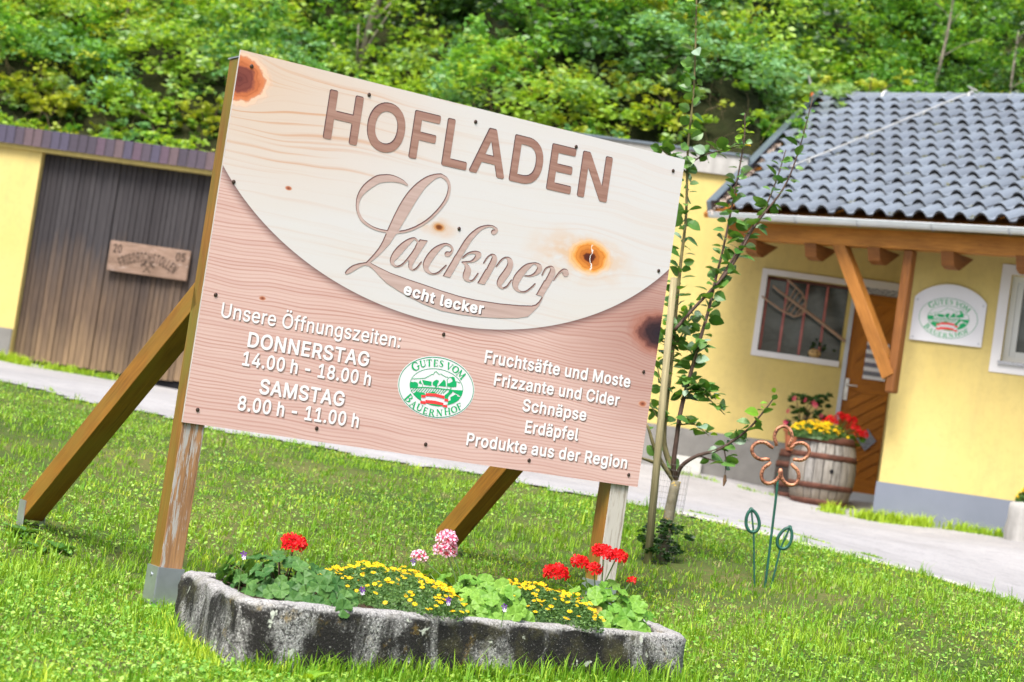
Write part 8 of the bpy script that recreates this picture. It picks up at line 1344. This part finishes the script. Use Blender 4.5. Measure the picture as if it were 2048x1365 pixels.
def barrel(c, z0, r, h, staves, mat, lab, bung=None):
    t = thing('barrel', (c[0], c[1], z0), lab, 'barrel')
    for k in range(staves):
        a0 = 2*pi*k/staves+.015; a1 = 2*pi*(k+1)/staves-.015; V = []; rr_ = random.uniform(-.002, .003); zt_ = random.uniform(-.006, .006)
        for tt in np.linspace(0, 1, 9):
            for rad in (brad(tt, r)+rr_, brad(tt, r)-.022):
                for a in (a0, (a0+a1)/2, a1): V.append((c[0]+rad*math.cos(a), c[1]+rad*math.sin(a), z0+h*tt+zt_*tt))
        Fc = []
        for i in range(8):
            o_ = i*6; n_ = o_+6; Fc += [(o_, o_+1, n_+1, n_), (o_+1, o_+2, n_+2, n_+1), (o_+3, n_+3, n_+4, o_+4), (o_+4, n_+4, n_+5, o_+5), (o_, n_, n_+3, o_+3), (o_+2, o_+5, n_+5, n_+2)]
        Fc += [(0, 3, 4, 1), (1, 4, 5, 2), (48, 49, 52, 51), (49, 50, 53, 52)]; mk('stave', V, Fc, mat, t)
    for tc, hh in ((.035, .06), (.27, .055), (.70, .055), (.945, .075)):
        mb = MB(); pr = [(brad(tc+dt/h*hh*0+dt*hh/h, r)+.008, h*tc+dt*hh) for dt in (-.5, 0, .5)]; pr = [(brad(max(0, (h*tc-.5*hh)/h), r)+.001, h*tc-.5*hh)]+pr+[(brad(min(1, (h*tc+.5*hh)/h), r)+.001, h*tc+.5*hh)]; mb.lathe((c[0], c[1], z0), pr, 32); mb.out('hoop', M_IRON, t, smooth=True)
    mb = MB(); mb.lathe((c[0], c[1], z0), [(.001, h-.05), (r*.79, h-.05)], 24); mb.out('soil', M_EARTH, t)
    if bung is not None:
        a = bung; mb = MB(); rr_ = brad(.5, r)+.006; p = np.array([c[0]+rr_*math.cos(a), c[1]+rr_*math.sin(a), z0+h*.5]); d = np.array([math.cos(a), math.sin(a), 0]); mb.tube([p-d*.03, p+d*.002], .021, 10); mb.out('bung_hole', M_DARK, t)
    return t
barrel(bc_, bz, rB, hB, 22, M_STAVE, 'large grey weathered oak barrel with rusty hoops planted with yellow and red flowers', -pi/2+.12)
dk = at(1583, 985, 21.15); dz_ = gz(dk[0], dk[1]); barrel(dk, dz_, .20, .48, 14, M_STAVED, 'small nearly black barrel half hidden behind the large grey one')
tb_ = bc_.copy(); topz = bz+hB
carpet((bc_[0]-.10, bc_[1]-.08, topz-.04), .30, .24, .17, 150, 'mound of bright yellow daisies spilling over the top of the grey barrel', 'barrel_daisies', .024, 5200, np.array([1., 0]), .03)
def simple_ger(b, heads, lab, s=.05):
    t = thing('geranium', b, lab, 'geranium'); foliage('foliage', [(b[0], b[1], b[2]+.04, .16), (b[0]+.14, b[1], b[2]+.0, .12)], 16000, .045, LEAFMATS[0], t)
    for px, py, d, n in heads:
        hp_ = at(px, py, d); mb = MB(); mb.tube([b, (b+hp_)/2+np.array([0, 0, .03]), hp_], .004, 5); hd = mb.out('flower_head', M_STEM, t)
        for q in range(n):
            z = -.4+1.4*(q+.5)/n; a = q*2.4; rr = math.sqrt(max(0, 1-z*z)); dd = np.array([rr*math.cos(a), rr*math.sin(a), z]); inst('floret', FR, orient(hp_+dd*.038, dd+rng.normal(size=3)*.2, .027), hd)
db = bc_[1]; simple_ger(np.array([bc_[0]+.12, bc_[1]+.05, topz-.04]), [(1650, 848, db, 8), (1661, 840, db, 9), (1680, 833, db, 9), (1693, 838, db, 9), (1706, 843, db, 9), (1712, 858, db, 7), (1719, 868, db-.05, 9), (1728, 871, db-.05, 9), (1669, 846, db, 6), (1703, 856, db, 6)], 'red geranium leaning over the right side of the grey barrel')
pc_ = at(1590, 918, 21.05); mb = MB(); pt = thing('terracotta_pot', (pc_[0], pc_[1], dz_+.48), 'terracotta pot with a fuchsia standing on the small dark barrel', 'flower pot')
mb.lathe((pc_[0], pc_[1], dz_+.481), [(.001, 0), (.11, 0), (.145, .19), (.16, .19), (.162, .235), (.145, .235), (.14, .2), (.001, .2)], 24); mb.out('pot', plain('terracotta', (.36, .12, .06), .8, .2, 0, .2, 9), pt, smooth=False)
fz = dz_+.48+.2; fu = thing('fuchsia', (pc_[0], pc_[1], fz), 'dark leaved fuchsia with hanging pink flowers in the terracotta pot', 'fuchsia'); P0 = np.array([pc_[0], pc_[1], fz]); mb = MB()
cs = [at(x, y, pc_[1]) for x, y in ((1593, 800), (1618, 805), (1632, 800), (1600, 825), (1628, 835), (1590, 850), (1612, 858), (1600, 870), (1640, 812))]
for c_ in cs: mb.tube([P0, (P0+c_)/2+np.array([0, 0, .05]), c_], [.008, .006, .003], 5)
mb.out('stems', M_STEMD, fu, kind='stuff'); foliage('foliage', [(*c_, .12) for c_ in cs], 17000, .045, LEAFMATS[3], fu, aspect=.5)
P_MAG = petalmat('magenta_petals', (.62, .03, .14), (.72, .12, .2)); FM = floret(P_MAG)
for px, py in ((1588, 797), (1610, 800), (1627, 806), (1631, 811), (1575, 822), (1642, 832), (1592, 865), (1605, 868), (1571, 845), (1620, 862)): p = at(px, py, pc_[1]-.13); mb = MB(); mb.tube([p+np.array([0, 0, .06]), p], .002, 4); h_ = mb.out('blossom', M_STEM, fu); inst('petals', FM, orient(p, (random.gauss(0, .3), -.7, -.2), .028), h_)
# rough stone planter at the right edge
rp = at(2050, 1085, 18.6); rz = gz(rp[0], rp[1]); rs = thing('stone_planter', (rp[0], rp[1], rz), 'rough pale stone planter cut off by the right edge of the picture', 'planter')
mb = MB(); prf = [(.22, -.1), (.225, .1), (.21, .2), (.215, .3), (.20, .345), (.17, .36), (.13, .355), (.001, .33)]; mb.lathe((rp[0]+.03, rp[1], rz), prf, 22)
V = np.array(mb.v); V += rng.normal(size=V.shape)*.006; mk('bowl', V, mb.f, M_CONC, rs, smooth=True)
carpet((rp[0]+.06, rp[1]-.02, rz+.34), .20, .16, .19, 40, 'clump of yellow flowers growing in the pale stone planter', 'planter_flowers', .024, 2600, np.array([1., 0]), .032)
cb = at(1385, 940, 21.3); mb = MB(); 
for k in range(3): pass
cbz = gz(cb[0], cb[1]); mb.box(B.pt(B.hit(1348, 920)[0], cbz-.05, .10), B.e*.30, -B.n*.075, np.array([0, 0, .27])); tag(mb.out('concrete_block', plain('whitewashed_block', (.46, .46, .43), .85, .1, 0, .12, 8, .3), bevel=.01), 'pale concrete block leaning against the foot of the grey back wall', 'block')

# ------------------------------------------------------------------ single weeds in the lawn
def rosette(px, py, d, n, L, w, lab, mat, upr=.5, name='lawn_weed', cat='weed'):
    p = at(px, py, d); p[2] = gz(p[0], p[1]); t = thing(name, p, lab, cat)
    me = aleaf(mat, w, .12, .45); 
    for k in range(n):
        a = k*2.4+random.random()*.5; dd = Vector((math.cos(a), math.sin(a), upr+random.gauss(0, .2))); s = L*random.uniform(.7, 1.15)
        inst('leaf', me, Matrix.Translation(Vector(p)) @ dd.to_track_quat('X', 'Z').to_matrix().to_4x4() @ Matrix.Diagonal((s, s, s, 1)), t)
A5 = leafmat('pale_weed_leaf', (.14, .25, .07), (.20, .32, .10), .3)
rosette(632, 1075, 9.3, 14, .12, .10, 'pale long-leaved weed standing in the lawn behind the red geranium', A5, 1.3)
rosette(40, 1065, 9.35, 16, .10, .28, 'broad dark leaved weed at the foot of the left strut', A1, .8)
rosette(120, 1085, 9.15, 11, .09, .30, 'dark leafy weed right of the foot of the left strut', A1, .7)
rosette(85, 1075, 9.1, 10, .10, .25, 'low dark weed in front of the left strut bracket', A1, .5)
rosette(500, 1275, 6.78, 6, .06, .40, 'five-leaved green seedling at the rounded left corner of the trough', A5, .9)
rosette(620, 1320, 6.75, 4, .09, .22, 'bright leaf pushing up in front of the stone trough', A3, 1.2)
rosette(1010, 1330, 7.4, 5, .10, .18, 'pale curved leaf in front of the middle of the trough', A5, .8)
GR = {'geranium': 'geraniums in bloom', 'bedding plant': 'mounds of small yellow flowers', 'pansy': 'violet pansies in the trough', 'barrel': 'barrels by the shop door', 'spruce': 'spruces on the wooded bank', 'tree': 'slender trees on the wooded bank', 'sapling': 'slender trees on the wooded bank', 'shrub': 'bushes on the bank', 'weed': 'broad-leaved weeds in the lawn'}
for o in list(COL.objects):
    if o.parent is None and o.get('category') in GR and o.name != 'apple_sapling': o['group'] = GR[o['category']]
print('objects', len(bpy.data.objects), 'tiles', cnt, 'tris', sum(len(m.loops)-2*len(m.polygons) for m in bpy.data.meshes))
